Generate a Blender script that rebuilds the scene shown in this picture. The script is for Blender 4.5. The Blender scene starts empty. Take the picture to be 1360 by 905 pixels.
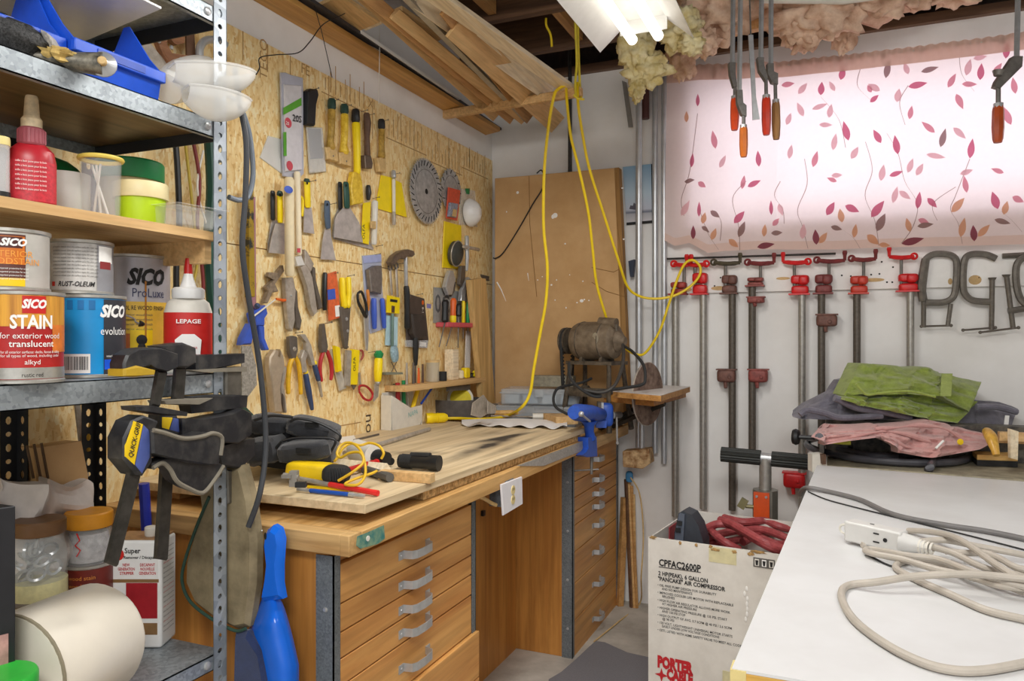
import bpy, bmesh, math, random
from mathutils import Vector, Matrix, noise
random.seed(7)
SC = bpy.context.scene
COL = SC.collection

# ---------------------------------------------------------------- camera
F = 1000.0; H = 1.31; TH = math.atan(0.43); SN, CS = math.sin(TH), math.cos(TH)
cam_data = bpy.data.cameras.new('camera'); cam = bpy.data.objects.new('camera', cam_data); COL.objects.link(cam)
cam.location = (0, 0, H); cam.rotation_euler = (math.pi/2, 0, TH)
cam_data.sensor_width = 36.0; cam_data.lens = 36.0*F/1360.0; cam_data.shift_y = -2.5/1360.0
cam_data.clip_start = 0.02; SC.camera = cam

# ---------------------------------------------------------------- world, daylight, exposure
SC.view_settings.view_transform = 'Standard'; SC.view_settings.look = 'None'
SC.view_settings.exposure = 0.27; SC.view_settings.gamma = 1.0; SC.view_settings.use_curve_mapping = False
world = bpy.data.worlds.new('world'); SC.world = world; world.use_nodes = True
world.node_tree.nodes['Background'].inputs[0].default_value = (0.97, 0.98, 1.0, 1)
world.node_tree.nodes['Background'].inputs[1].default_value = 1.0
def area(name, loc, rot, sx, sy, power, col=(1, 1, 1)):
    l = bpy.data.lights.new(name, 'AREA'); l.shape = 'RECTANGLE'; l.size = sx; l.size_y = sy; l.energy = power; l.color = col
    o = bpy.data.objects.new(name, l); COL.objects.link(o); o.location = loc; o.rotation_euler = rot
    return o
# daylight falling through the basement window from outside
area('window_daylight', (0.35, 4.25, 2.22), (math.radians(-90), 0, 0), 1.9, 0.75, 12.5, (0.93, 0.95, 1.0))
# added fill lamps, out of view behind the camera and to the right
area('added_fill_light', (0.15, -0.55, 2.5), (math.radians(22), 0, 0), 1.2, 0.5, 40, (1.0, 0.985, 0.95))
area('added_fill_light', (1.1, 1.2, 2.5), (0, math.radians(14), 0), 0.4, 1.2, 6, (1.0, 0.985, 0.95))

# ---------------------------------------------------------------- picture-to-place geometry (points on known planes)
def ray(p):
    u = (p[0]-680)/F
    return Vector((-SN+u*CS, CS+u*SN, (450-p[1])/F))
def onX(p, X): d = ray(p); t = X/d.x; return Vector((X, d.y*t, H+d.z*t))
def onY(p, Y): d = ray(p); t = Y/d.y; return Vector((d.x*t, Y, H+d.z*t))
def onZ(p, Z): d = ray(p); t = (Z-H)/d.z; return Vector((d.x*t, d.y*t, Z))
def atS(p, s): d = ray(p); return Vector((d.x*s, d.y*s, H+d.z*s))
def depth(v): return -v.x*SN+v.y*CS
class crop:
    def __init__(s, x0, y0, k): s.x0, s.y0, s.k = x0, y0, k
    def __call__(s, x, y): return (s.x0+x/s.k, s.y0+y/s.k)
A1 = crop(0, 0, 3.935); A2 = crop(0, 220, 3.935); A3 = crop(0, 440, 3.935); A4 = crop(0, 660, 3.4)
A5 = crop(320, 80, 5.03); A6 = crop(320, 240, 5.03); A7 = crop(320, 400, 5.03); A8 = crop(480, 200, 5.655)
B1 = crop(470, 330, 5.655); B2 = crop(500, 450, 4.857); B3 = crop(340, 530, 4.764); B4 = crop(720, 400, 4.527)
B5 = crop(340, 0, 3.778); B6 = crop(640, 0, 4.113); B7 = crop(880, 0, 2.6625); B8 = crop(640, 200, 4.115)
C1 = crop(870, 320, 5.028); C2 = crop(1110, 320, 5.028); C3 = crop(870, 480, 4.308); C4 = crop(1040, 470, 4.25)
C5 = crop(840, 650, 3.55); C6 = crop(1000, 640, 3.414); C7 = crop(420, 660, 3.693); C8 = crop(640, 540, 2.481)
P0 = crop(0, 0, 1.)
XW = -1.70; YB = 3.68            # left wall and back wall planes
XO = XW+0.014                    # face of the board sheathing on the left wall

# ---------------------------------------------------------------- materials
def hexc(h):
    h = h.lstrip('#'); c = [int(h[i:i+2], 16)/255 for i in (0, 2, 4)]
    return tuple(x/12.92 if x <= .04045 else ((x+.055)/1.055)**2.4 for x in c)
MATS = {}
def _base(name):
    m = bpy.data.materials.new(name); m.use_nodes = True; nt = m.node_tree
    b = nt.nodes['Principled BSDF']; return m, nt, b
def N(nt, t, **kw):
    n = nt.nodes.new(t)
    for k, v in kw.items():
        if k.startswith('i_'): n.inputs[k[2:].replace('_', ' ')].default_value = v
        else: setattr(n, k, v)
    return n
def ramp(nt, fac, stops):
    r = nt.nodes.new('ShaderNodeValToRGB'); e = r.color_ramp.elements
    while len(e) > 1: e.remove(e[-1])
    e[0].position = stops[0][0]; e[0].color = (*stops[0][1], 1)
    for p, c in stops[1:]:
        x = e.new(p); x.color = (*c, 1)
    nt.links.new(fac, r.inputs[0]); return r.outputs[0]
def mapping(nt, scale=(1, 1, 1), rot=(0, 0, 0)):
    tc = nt.nodes.new('ShaderNodeTexCoord'); mp = nt.nodes.new('ShaderNodeMapping')
    mp.inputs['Scale'].default_value = scale; mp.inputs['Rotation'].default_value = rot
    nt.links.new(tc.outputs['Object'], mp.inputs['Vector']); return mp.outputs[0]
def bumpit(nt, b, h, s, d=0.002):
    bp = nt.nodes.new('ShaderNodeBump'); bp.inputs['Strength'].default_value = s; bp.inputs['Distance'].default_value = d
    nt.links.new(h, bp.inputs['Height']); nt.links.new(bp.outputs[0], b.inputs['Normal'])
def mix3(c, k): return tuple(min(1, x*k) for x in c)
def plain(name, col, rough=.5, metal=0., var=.1, scale=25., bump=0., col2=None, thr=(.35, .65), coat=0., bscale=None):
    if name in MATS: return MATS[name]
    m, nt, b = _base(name); c = hexc(col)
    n = N(nt, 'ShaderNodeTexNoise', i_Scale=scale, i_Detail=5., i_Roughness=.62); nt.links.new(mapping(nt), n.inputs['Vector'])
    o = ramp(nt, n.outputs[0], [(thr[0], mix3(c, 1-var)), (thr[1], hexc(col2) if col2 else mix3(c, 1+var))])
    nt.links.new(o, b.inputs['Base Color']); b.inputs['Roughness'].default_value = rough; b.inputs['Metallic'].default_value = metal
    if coat: b.inputs['Coat Weight'].default_value = coat
    if bump:
        if bscale:
            n2 = N(nt, 'ShaderNodeTexNoise', i_Scale=bscale, i_Detail=4.); nt.links.new(mapping(nt), n2.inputs['Vector']); bumpit(nt, b, n2.outputs[0], bump)
        else: bumpit(nt, b, n.outputs[0], bump)
    MATS[name] = m; return m
def wood(name, c1, c2, axis='y', scale=9., rough=.55, bump=.15, c3=None, stretch=.07):
    if name in MATS: return MATS[name]
    m, nt, b = _base(name); a, d = hexc(c1), hexc(c2)
    sc = [scale*2.4]*3; sc['xyz'.index(axis)] = scale*stretch*2.4
    v = mapping(nt, sc)
    n = N(nt, 'ShaderNodeTexNoise', i_Scale=1.6, i_Detail=6., i_Roughness=.65, i_Distortion=.6); nt.links.new(v, n.inputs['Vector'])
    sc2 = [scale*14]*3; sc2['xyz'.index(axis)] = scale*.7
    n2 = N(nt, 'ShaderNodeTexNoise', i_Scale=1.0, i_Detail=3.); nt.links.new(mapping(nt, sc2), n2.inputs['Vector'])
    o = ramp(nt, n.outputs[0], [(.3, a), (.62, d)] + ([(.75, hexc(c3))] if c3 else []))
    o2 = ramp(nt, n2.outputs[0], [(.38, (.72, .70, .66)), (.55, (1, 1, 1))])
    mx = N(nt, 'ShaderNodeMixRGB', blend_type='MULTIPLY'); mx.inputs[0].default_value = .6
    nt.links.new(o, mx.inputs[1]); nt.links.new(o2, mx.inputs[2]); nt.links.new(mx.outputs[0], b.inputs['Base Color'])
    b.inputs['Roughness'].default_value = rough
    if bump: bumpit(nt, b, n2.outputs[0], bump, .001)
    MATS[name] = m; return m
def clear(name, col='#ffffff', alpha=.35, rough=.15):
    if name in MATS: return MATS[name]
    m, nt, b = _base(name); c = hexc(col)
    n = N(nt, 'ShaderNodeTexNoise', i_Scale=18., i_Detail=2.); nt.links.new(mapping(nt), n.inputs['Vector'])
    nt.links.new(ramp(nt, n.outputs[0], [(.3, mix3(c, .92)), (.7, c)]), b.inputs['Base Color']); b.inputs['Roughness'].default_value = rough
    t = nt.nodes.new('ShaderNodeBsdfTransparent'); mx = nt.nodes.new('ShaderNodeMixShader'); mx.inputs[0].default_value = alpha
    nt.links.new(t.outputs[0], mx.inputs[1]); nt.links.new(b.outputs[0], mx.inputs[2])
    nt.links.new(mx.outputs[0], nt.nodes['Material Output'].inputs[0]); MATS[name] = m; return m
def glow(name, col, strength):
    if name in MATS: return MATS[name]
    m, nt, b = _base(name); b.inputs['Base Color'].default_value = (*hexc(col), 1)
    b.inputs['Emission Color'].default_value = (*hexc(col), 1); b.inputs['Emission Strength'].default_value = strength
    MATS[name] = m; return m
def cloth(name, col, col2, weave=900., rough=.95, transl=0.):
    if name in MATS: return MATS[name]
    m, nt, b = _base(name); v = mapping(nt)
    n = N(nt, 'ShaderNodeTexNoise', i_Scale=28., i_Detail=8., i_Roughness=.75); nt.links.new(v, n.inputs['Vector'])
    nt.links.new(ramp(nt, n.outputs[0], [(.3, hexc(col)), (.7, hexc(col2))]), b.inputs['Base Color'])
    n2 = N(nt, 'ShaderNodeTexNoise', i_Scale=weave, i_Detail=2.); nt.links.new(v, n2.inputs['Vector'])
    b.inputs['Roughness'].default_value = rough; b.inputs['Sheen Weight'].default_value = .3; bumpit(nt, b, n2.outputs[0], .5, .003)
    MATS[name] = m; return m
def osb_mat(name, tint=1.0):
    m, nt, b = _base(name); cols = []
    for i, (rot, sc) in enumerate((((0.3, 0, 0), (40, 92, 34)), ((1.3, 0, 0), (40, 96, 36)), ((2.3, 0, 0), (40, 100, 40)))):
        vo = N(nt, 'ShaderNodeTexVoronoi', i_Scale=1.0, i_Randomness=1.); nt.links.new(mapping(nt, sc, rot), vo.inputs['Vector'])
        sp = nt.nodes.new('ShaderNodeSeparateColor'); nt.links.new(vo.outputs['Color'], sp.inputs[0]); cols.append(sp)
    mx = N(nt, 'ShaderNodeMix'); mx.data_type = 'FLOAT'
    nt.links.new(cols[2].outputs[1], mx.inputs[0]); nt.links.new(cols[0].outputs[0], mx.inputs[2]); nt.links.new(cols[1].outputs[0], mx.inputs[3])
    o = ramp(nt, mx.outputs[0], [(.0, mix3(hexc('#d8ac66'), tint)), (.25, mix3(hexc('#ebc888'), tint)), (.6, mix3(hexc('#f4d99e'), tint)), (1., mix3(hexc('#faeabf'), tint))])
    n = N(nt, 'ShaderNodeTexNoise', i_Scale=90., i_Detail=4.); nt.links.new(mapping(nt, (1, 1, 1)), n.inputs['Vector'])
    o2 = ramp(nt, n.outputs[0], [(.27, (.62, .46, .28)), (.38, (1, 1, 1))])
    mm = N(nt, 'ShaderNodeMixRGB', blend_type='MULTIPLY'); mm.inputs[0].default_value = .8
    nt.links.new(o, mm.inputs[1]); nt.links.new(o2, mm.inputs[2]); nt.links.new(mm.outputs[0], b.inputs['Base Color'])
    b.inputs['Roughness'].default_value = .6; bumpit(nt, b, mx.outputs[0], .25, .002); MATS[name] = m; return m
def galv_mat(name, c1, c2, scale=60., rough=.42, metal=.55):
    m, nt, b = _base(name)
    vo = N(nt, 'ShaderNodeTexVoronoi', i_Scale=scale); n = N(nt, 'ShaderNodeTexNoise', i_Scale=14., i_Detail=6.)
    v = mapping(nt); nt.links.new(v, vo.inputs['Vector']); nt.links.new(v, n.inputs['Vector'])
    sp = nt.nodes.new('ShaderNodeSeparateColor'); nt.links.new(vo.outputs['Color'], sp.inputs[0])
    mx = N(nt, 'ShaderNodeMix'); mx.data_type = 'FLOAT'; mx.inputs[0].default_value = .55
    nt.links.new(sp.outputs[0], mx.inputs[2]); nt.links.new(n.outputs[0], mx.inputs[3])
    nt.links.new(ramp(nt, mx.outputs[0], [(.2, hexc(c1)), (.75, hexc(c2))]), b.inputs['Base Color'])
    b.inputs['Roughness'].default_value = rough; b.inputs['Metallic'].default_value = metal; MATS[name] = m; return m

# ---------------------------------------------------------------- mesh builder
def frame_of(d):
    d = d.normalized(); a = Vector((0, 0, 1)) if abs(d.z) < .9 else Vector((1, 0, 0))
    x = d.cross(a).normalized(); return x, d.cross(x).normalized()
class M:
    def __init__(s): s.v = []; s.f = []
    def _add(s, vs, fs):
        o = len(s.v); s.v += [Vector(v) for v in vs]; s.f += [tuple(i+o for i in f) for f in fs]; return s
    def hexa(s, p):   # 8 corners: bottom loop 0-3, top loop 4-7
        return s._add(p, [(3, 2, 1, 0), (4, 5, 6, 7), (0, 1, 5, 4), (1, 2, 6, 5), (2, 3, 7, 6), (3, 0, 4, 7)])
    def boxe(s, a, b):
        x0, y0, z0 = (min(a[i], b[i]) for i in range(3)); x1, y1, z1 = (max(a[i], b[i]) for i in range(3))
        return s.hexa([(x0, y0, z0), (x1, y0, z0), (x1, y1, z0), (x0, y1, z0), (x0, y0, z1), (x1, y0, z1), (x1, y1, z1), (x0, y1, z1)])
    def box(s, c, size, rot=None):
        R = rot.to_3x3() if rot else Matrix.Identity(3); c = Vector(c); h = [x/2 for x in size]
        q = [(-1, -1, -1), (1, -1, -1), (1, 1, -1), (-1, 1, -1), (-1, -1, 1), (1, -1, 1), (1, 1, 1), (-1, 1, 1)]
        return s.hexa([c+R@Vector((a*h[0], b*h[1], d*h[2])) for a, b, d in q])
    def prism(s, pts, vec, ch=0.):
        pts = [Vector(p) for p in pts]; vec = Vector(vec); n = len(pts)
        nrm = Vector((0, 0, 0))
        for i in range(n): nrm += (pts[i]-pts[0]).cross(pts[(i+1) % n]-pts[0])
        if nrm.dot(vec) < 0: pts.reverse()
        c = sum(pts, Vector())/n
        if ch:
            mid = [p+vec*(1-min(.5, ch/vec.length)) for p in pts]
            top = [p+vec+(c-p).normalized()*min(ch, (c-p).length*.4) for p in pts]
            s._add(pts+mid+top, [tuple(range(n))[::-1], tuple(range(2*n, 3*n))] + [(i, (i+1) % n, n+(i+1) % n, n+i) for i in range(n)] + [(n+i, n+(i+1) % n, 2*n+(i+1) % n, 2*n+i) for i in range(n)])
        else:
            s._add(pts+[p+vec for p in pts], [tuple(range(n))[::-1], tuple(range(n, 2*n))] + [(i, (i+1) % n, n+(i+1) % n, n+i) for i in range(n)])
        return s
    def tube(s, path, r, n=10, cap=True, flat=1., up=None):
        path = [Vector(p) for p in path]; k = len(path); rs = r if isinstance(r, (list, tuple)) else [r]*k
        px = None; vs = []
        for i in range(k):
            d = path[min(i+1, k-1)]-path[max(i-1, 0)]
            if d.length < 1e-9: d = Vector((0, 0, 1))
            d.normalize()
            if up is not None:
                px = d.cross(Vector(up)); px = px.normalized() if px.length > 1e-6 else frame_of(d)[0]
            elif px is None: px = frame_of(d)[0]
            else:
                px = px-d*px.dot(d); px = px.normalized() if px.length > 1e-6 else frame_of(d)[0]
            py = d.cross(px)
            for j in range(n):
                a = 2*math.pi*j/n; vs.append(path[i]+(px*math.cos(a)+py*math.sin(a)*flat)*rs[i])
        fs = [(i*n+j, i*n+(j+1) % n, (i+1)*n+(j+1) % n, (i+1)*n+j) for i in range(k-1) for j in range(n)]
        if cap: fs += [tuple(range(n))[::-1], tuple(range((k-1)*n, k*n))]
        return s._add(vs, fs)
    def lathe(s, prof, o, axis=(0, 0, 1), n=24, xs=1., ys=1.):
        axis = Vector(axis).normalized(); o = Vector(o)
        if abs(axis.z) > .999: x, y = Vector((1, 0, 0)), Vector((0, 1, 0))
        else: x, y = frame_of(axis)
        if x.cross(y).dot(axis) < 0: y = -y
        vs = [o+axis*h+(x*math.cos(2*math.pi*j/n)*xs+y*math.sin(2*math.pi*j/n)*ys)*r for r, h in prof for j in range(n)]
        k = len(prof)
        fs = [(i*n+j, i*n+(j+1) % n, (i+1)*n+(j+1) % n, (i+1)*n+j) for i in range(k-1) for j in range(n)]
        if prof[0][0] > 1e-6: fs.append(tuple(range(n))[::-1])
        if prof[-1][0] > 1e-6: fs.append(tuple(range((k-1)*n, k*n)))
        return s._add(vs, fs)
    def cyl(s, a, b, r, n=16, r2=None):
        a, b = Vector(a), Vector(b); return s.lathe([(r, 0), (r if r2 is None else r2, (b-a).length)], a, b-a, n)
    def ell(s, c, rad, n=16, m=10, rot=None, amp=0., fr=3., seed=0):
        c = Vector(c); R = rot.to_3x3() if rot else Matrix.Identity(3); vs = []
        for i in range(m+1):
            t = math.pi*i/m
            for j in range(n):
                a = 2*math.pi*j/n; d = Vector((math.sin(t)*math.cos(a), math.sin(t)*math.sin(a), math.cos(t)))
                k = 1+amp*noise.fractal(d*fr+Vector((seed*7.1, seed*3.3, seed)), 1., 2., 4) if amp else 1
                vs.append(c+R@Vector((d.x*rad[0], d.y*rad[1], d.z*rad[2]))*k)
        return s._add(vs, [(i*n+j, (i+1)*n+j, (i+1)*n+(j+1) % n, i*n+(j+1) % n) for i in range(m) for j in range(n)])
    def grid(s, fn, nu, nv):
        return s._add([fn(i/nu, j/nv) for j in range(nv+1) for i in range(nu+1)],
                      [(j*(nu+1)+i, j*(nu+1)+i+1, (j+1)*(nu+1)+i+1, (j+1)*(nu+1)+i) for j in range(nv) for i in range(nu)])
    def sheet(s, fn, nu, nv, th):   # closed slab: fn(u,v)->(point, normal)
        a = [fn(i/nu, j/nv) for j in range(nv+1) for i in range(nu+1)]; w = nu+1; k = len(a)
        vs = [p for p, n in a]+[p-n*th for p, n in a]
        fs = [(j*w+i, j*w+i+1, (j+1)*w+i+1, (j+1)*w+i) for j in range(nv) for i in range(nu)]
        fs += [tuple(x+k for x in f[::-1]) for f in fs]
        rim = [i for i in range(w)]+[j*w+nu for j in range(1, nv+1)]+[nv*w+i for i in range(nu-1, -1, -1)]+[j*w for j in range(nv-1, 0, -1)]
        fs += [(rim[(i+1) % len(rim)], rim[i], rim[i]+k, rim[(i+1) % len(rim)]+k) for i in range(len(rim))]
        return s._add(vs, fs)
    def ring(s, c, axis, R, r, n=24, m=8, a0=0, a1=2*math.pi):
        axis = Vector(axis).normalized(); x, y = frame_of(axis); c = Vector(c); full = abs(a1-a0-2*math.pi) < 1e-6
        return s.tube([c+(x*math.cos(a0+(a1-a0)*i/n)+y*math.sin(a0+(a1-a0)*i/n))*R for i in range(n+1)], r, m, not full)
    def xf(s, mat): s.v = [mat@v for v in s.v]; return s
    def join(s, o): return s._add(o.v, o.f)
def curve(pts, k=8):
    pts = [Vector(p) for p in pts]; out = []
    for i in range(len(pts)-1):
        p0, p1, p2, p3 = pts[max(i-1, 0)], pts[i], pts[i+1], pts[min(i+2, len(pts)-1)]
        for j in range(k):
            t = j/k; out.append(.5*((2*p1)+(p2-p0)*t+(2*p0-5*p1+4*p2-p3)*t*t+(3*p1-p0-3*p2+p3)*t**3))
    return out+[pts[-1]]

# ---------------------------------------------------------------- objects
def mesh_obj(name, mb, mat, origin, parent=None, smooth=30, bev=0.):
    me = bpy.data.meshes.new(name); o0 = Vector(origin)
    me.from_pydata([tuple(v-o0) for v in mb.v], [], mb.f); me.validate(clean_customdata=False)
    if smooth:
        me.polygons.foreach_set('use_smooth', [True]*len(me.polygons)); me.update(); me.set_sharp_from_angle(angle=math.radians(smooth))
    me.materials.append(mat)
    ob = bpy.data.objects.new(name, me); COL.objects.link(ob)
    if parent is None: ob.location = o0
    else: ob.parent = parent
    if bev:
        b = ob.modifiers.new('bevel', 'BEVEL'); b.width = bev; b.segments = 2; b.limit_method = 'ANGLE'; b.angle_limit = .6
    return ob
ORG = {}
def thing(name, label, cat, loc, group=None):
    o = bpy.data.objects.new(name, None); COL.objects.link(o); o.location = loc; o.empty_display_size = .05
    o['label'] = label; o['category'] = cat
    if group: o['group'] = group
    ORG[o.name] = Vector(loc); return o
def part(par, name, mb, mat, label=None, bev=0., smooth=30, kind=None):
    o = mesh_obj(name, mb, mat, ORG[par.name], par, smooth, bev); ORG[o.name] = ORG[par.name]
    if label: o['label'] = label
    if kind: o['kind'] = kind
    return o
def solo(name, label, cat, mb, mat, group=None, bev=0., smooth=30, kind=None):
    n = len(mb.v); c = sum(mb.v, Vector())/n; c.z = min(v.z for v in mb.v)
    o = mesh_obj(name, mb, mat, c, None, smooth, bev); o['label'] = label; o['category'] = cat; ORG[o.name] = c
    if group: o['group'] = group
    if kind: o['kind'] = kind
    return o
def multi(name, label, cat, parts, group=None):
    """parts: (part name, M, material[, label[, bevel]]); the thing's Empty stands at its lowest middle point"""
    vs = [v for p in parts for v in p[1].v]; c = sum(vs, Vector())/len(vs); c.z = min(v.z for v in vs)
    t = thing(name, label, cat, c, group)
    for p in parts: part(t, p[0], p[1], p[2], p[3] if len(p) > 3 else None, p[4] if len(p) > 4 else 0.)
    return t
def struct(name, mb, mat, bev=0., smooth=30, origin=(0, 0, 0)):
    o = mesh_obj(name, mb, mat, origin, None, smooth, bev); o['kind'] = 'structure'; ORG[o.name] = Vector(origin); return o
_tc = {}
def text_mesh(body, size=1., align='LEFT', bold=0.):
    if body == 'SICO': bold = .05
    k = (body, align, bold)
    if k not in _tc:
        cu = bpy.data.curves.new('lettering', 'FONT'); cu.body = body; cu.align_x = align; cu.resolution_u = 2; cu.offset = bold; cu.shear = .3 if body in ('SICO', 'RUST-OLEUM') else 0.
        ob = bpy.data.objects.new('lettering', cu); me = bpy.data.meshes.new_from_object(ob)
        _tc[k] = ([v.co.copy() for v in me.vertices], [tuple(p.vertices) for p in me.polygons])
        bpy.data.meshes.remove(me); bpy.data.objects.remove(ob); bpy.data.curves.remove(cu)
    v, f = _tc[k]; m = M(); m.v = [c*size for c in v]; m.f = list(f); return m
def text(par, body, o, ex, ey, size, mat, align='LEFT', bold=0., width=None, name='lettering'):
    m = text_mesh(body, size, align, bold)
    if not m.v: return
    ex, ey, o = Vector(ex).normalized(), Vector(ey).normalized(), Vector(o)
    k = 1.
    if width:
        w = max(v.x for v in m.v)-min(v.x for v in m.v); k = width/w
    m.v = [o+ex*(v.x*k)+ey*v.y for v in m.v]
    return part(par, name, m, mat, smooth=0)
def wrap_text(par, body, c, r, a0, z, size, mat, align='CENTER', bold=0., width=None, name='lettering'):
    """lettering wrapped round an upright cylinder at centre c, radius r, angle a0 (towards the reader)"""
    m = text_mesh(body, size, align, bold); k = 1.
    if width: k = width/(max(v.x for v in m.v)-min(v.x for v in m.v))
    m.v = [Vector((c[0]+r*math.cos(a0+v.x*k/r), c[1]+r*math.sin(a0+v.x*k/r), z+v.y)) for v in m.v]
    return part(par, name, m, mat, smooth=0)
def wrap_patch(par, name, c, r, a0, a1, z0, z1, mat, n=12):
    m = M().grid(lambda u, v: Vector((c[0]+r*math.cos(a0+(a1-a0)*u), c[1]+r*math.sin(a0+(a1-a0)*u), z0+(z1-z0)*v)), n, 1)
    return part(par, name, m, mat)
# ================================================================ materials used widely
WHITEWALL = plain('white wall paint', '#e9e6e2', .7, 0, .03, 3., .03, '#f1efec', bscale=60.)
CEIL = wood('ceiling board', '#2c2220', '#4a3a33', 'y', 5.)
JOIST = wood('joist wood', '#4f392b', '#77573f', 'x', 6., c3='#8c6a4c')
LUMBER = wood('pale lumber', '#e8cfa6', '#f7e8cc', 'y', 7.)
LUMBER2 = wood('tan lumber', '#c99c64', '#e2bc84', 'y', 7.)
LUMBER3 = wood('brown lumber', '#a87842', '#cc9c62', 'y', 7.)
CABWOOD = wood('cabinet oak', '#c08040', '#dca45e', 'y', 3.2, .45, .06, '#e6b470')
CABSIDE = wood('cabinet ply', '#a2662a', '#c48840', 'z', 4., .5, .08)
BENCHWOOD = wood('bench maple', '#b0803f', '#d8ac6e', 'y', 6., .55, .15, '#c4955a')
BENCHEND = wood('bench end grain', '#a77b45', '#d3ab72', 'x', 6., .55, .15)
PLYTOP = wood('ply top', '#c6ad86', '#e2cda8', 'y', 4., .6, .1, '#d4bd96')
CHIP = plain('chipboard edge', '#b08850', .8, 0, .35, 70., .4, '#e0bd84')
GALV = galv_mat('galvanised steel', '#8b9298', '#b4bcc1', 150.)
GALVD = galv_mat('dull galvanised steel', '#5d636a', '#8f979e', 80.)
STEEL = plain('steel', '#b9babb', .32, .5, .1, 40.)
STEELD = plain('dark steel', '#77736e', .42, .4, .2, 40.)
IRON = plain('black iron', '#3a3835', .5, .4, .25, 60., .1)
BLACK = plain('black plastic', '#1b1c1e', .42, 0, .2, 30.)
BLACKM = plain('matt black', '#232323', .75, 0, .25, 30., .15)
DARKHOLE = plain('dark recess', '#121212', .9)
CONC = plain('concrete', '#a79f94', .85, 0, .12, 5., .12, '#bfb8ad', bscale=80.)
OSB = osb_mat('strand board')
CARD = plain('cardboard', '#c29a68', .85, 0, .05, 6., .05, '#cca676')
WHITE = plain('white enamel', '#eeeeec', .35, 0, .03)
OFFWHITE = plain('off white plastic', '#dcd7cc', .5, 0, .06)
YEL = plain('yellow plastic', '#f0c916', .4, 0, .06)
RED = plain('red plastic', '#c8231f', .4, 0, .1)
REDPAINT = plain('red enamel', '#d21f22', .4, 0, .14, 50., .1)
REDOLD = plain('worn red enamel', '#8c3a34', .6, .1, .25, 60., .2, '#6a4640')
BLUE = plain('blue plastic', '#1f58d6', .35, 0, .08)
GREEN = plain('green plastic', '#1f8a4e', .4, 0, .08)
ORANGE = plain('orange plastic', '#e2641e', .4, 0, .08)
INK = plain('black ink', '#1d1c1c', .7, 0, .05)
INKG = plain('grey ink', '#5c5955', .8, 0, .1)
INKR = plain('red ink', '#c01f28', .7, 0, .05)
INKW = plain('white ink', '#f4f2ee', .6, 0, .02)
CLEAR = clear('clear plastic', '#f4f6f8', .28)
CLEARW = clear('milky plastic', '#f1f1ee', .62, .3)

# ================================================================ floor and walls
floor = struct('floor', M().boxe((XW-.1, -2.2, -.1), (2.6, YB+.1, 0)), CONC)
wl = struct('wall_left', M().boxe((XW-.1, -2.2, 0), (XW, YB, 2.9)), WHITEWALL)
# board sheathing on the left wall: four sheets
for (y0, y1, z0, z1) in ((1.06, 3.655, 1.599, 2.262), (-.9, 1.056, 1.599, 2.262), (1.06, 3.655, .42, 1.596), (-.9, 1.056, .42, 1.596)):
    part(wl, 'sheathing_board', M().boxe((XW, y0, z0), (XO, y1, z1)), OSB, 'golden strand board sheet', .001)
# printed marks along the upper edge of the sheets
mk = M()
yy = 1.15
while yy < 3.6:
    mk.boxe((XO, yy, 2.262), (XO+.0006, yy+.004, 2.262-.16 if int(yy*50) % 2 else 2.262-.09)); yy += random.choice((.11, .17, .21))
for (y0, z0, y1) in ((2.62, 2.13, 2.95), (2.98, 2.11, 3.3), (3.3, 2.15, 3.6), (2.2, 2.19, 2.5)):
    mk.boxe((XO, y0, z0), (XO+.0006, y1, z0+.004))
    for k in range(9): mk.boxe((XO, y0+.02+k*(y1-y0)/10, z0+.015), (XO+.0006, y0+.024+k*(y1-y0)/10, z0+.06+.03*(k % 3)))
part(wl, 'printed_marks', mk, plain('faded stamp ink', '#b48d58', .8), 'faded brown stamp marks')
SI = MATS['faded stamp ink']
text(wl, 'TECO', onX(A5(175, 140), XO+.001), (0, 0, 1), (0, -1, 0), .05, SI)
text(wl, 'FE', onX(A5(400, 80), XO+.001), (0, 1, 0), (0, 0, 1), .05, SI)
text(wl, 'XI', onX(A5(850, 310), XO+.001), (0, 1, 0), (0, 0, 1), .05, SI)
text(wl, 'no', onX(A7(835, 755), XO+.001), (0, 0, -1), (0, 1, 0), .075, plain('stamp ink', '#4a3828', .8))
for (x, y, w) in ((640, 835, 160), (700, 860, 3), (760, 800, 3), (960, 780, 3)):
    a = onX(A7(x, y), XO); b = onX(A7(x+w, y-(w*.13 if w > 9 else -60)), XO); b.x += .0006
    part(wl, 'printed_line', M().boxe(a, b if w > 9 else (b.x, a.y+.003, b.z)), SI)

WX0, WX1, WZ0, WZ1 = -.60, 1.35, 1.87, 2.50
wb = struct('wall_back', M().boxe((XW-.1, YB, 0), (WX0, YB+.25, 2.66)).boxe((WX1, YB, 0), (2.6, YB+.25, 2.66)).boxe((WX0, YB, 0), (WX1, YB+.25, WZ0)).boxe((WX0, YB, WZ1), (WX1, YB+.25, 2.66)), WHITEWALL)
wr = struct('wall_right', M().boxe((2.6, -2.2, 0), (2.7, YB+.1, 2.9)), WHITEWALL)
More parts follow.
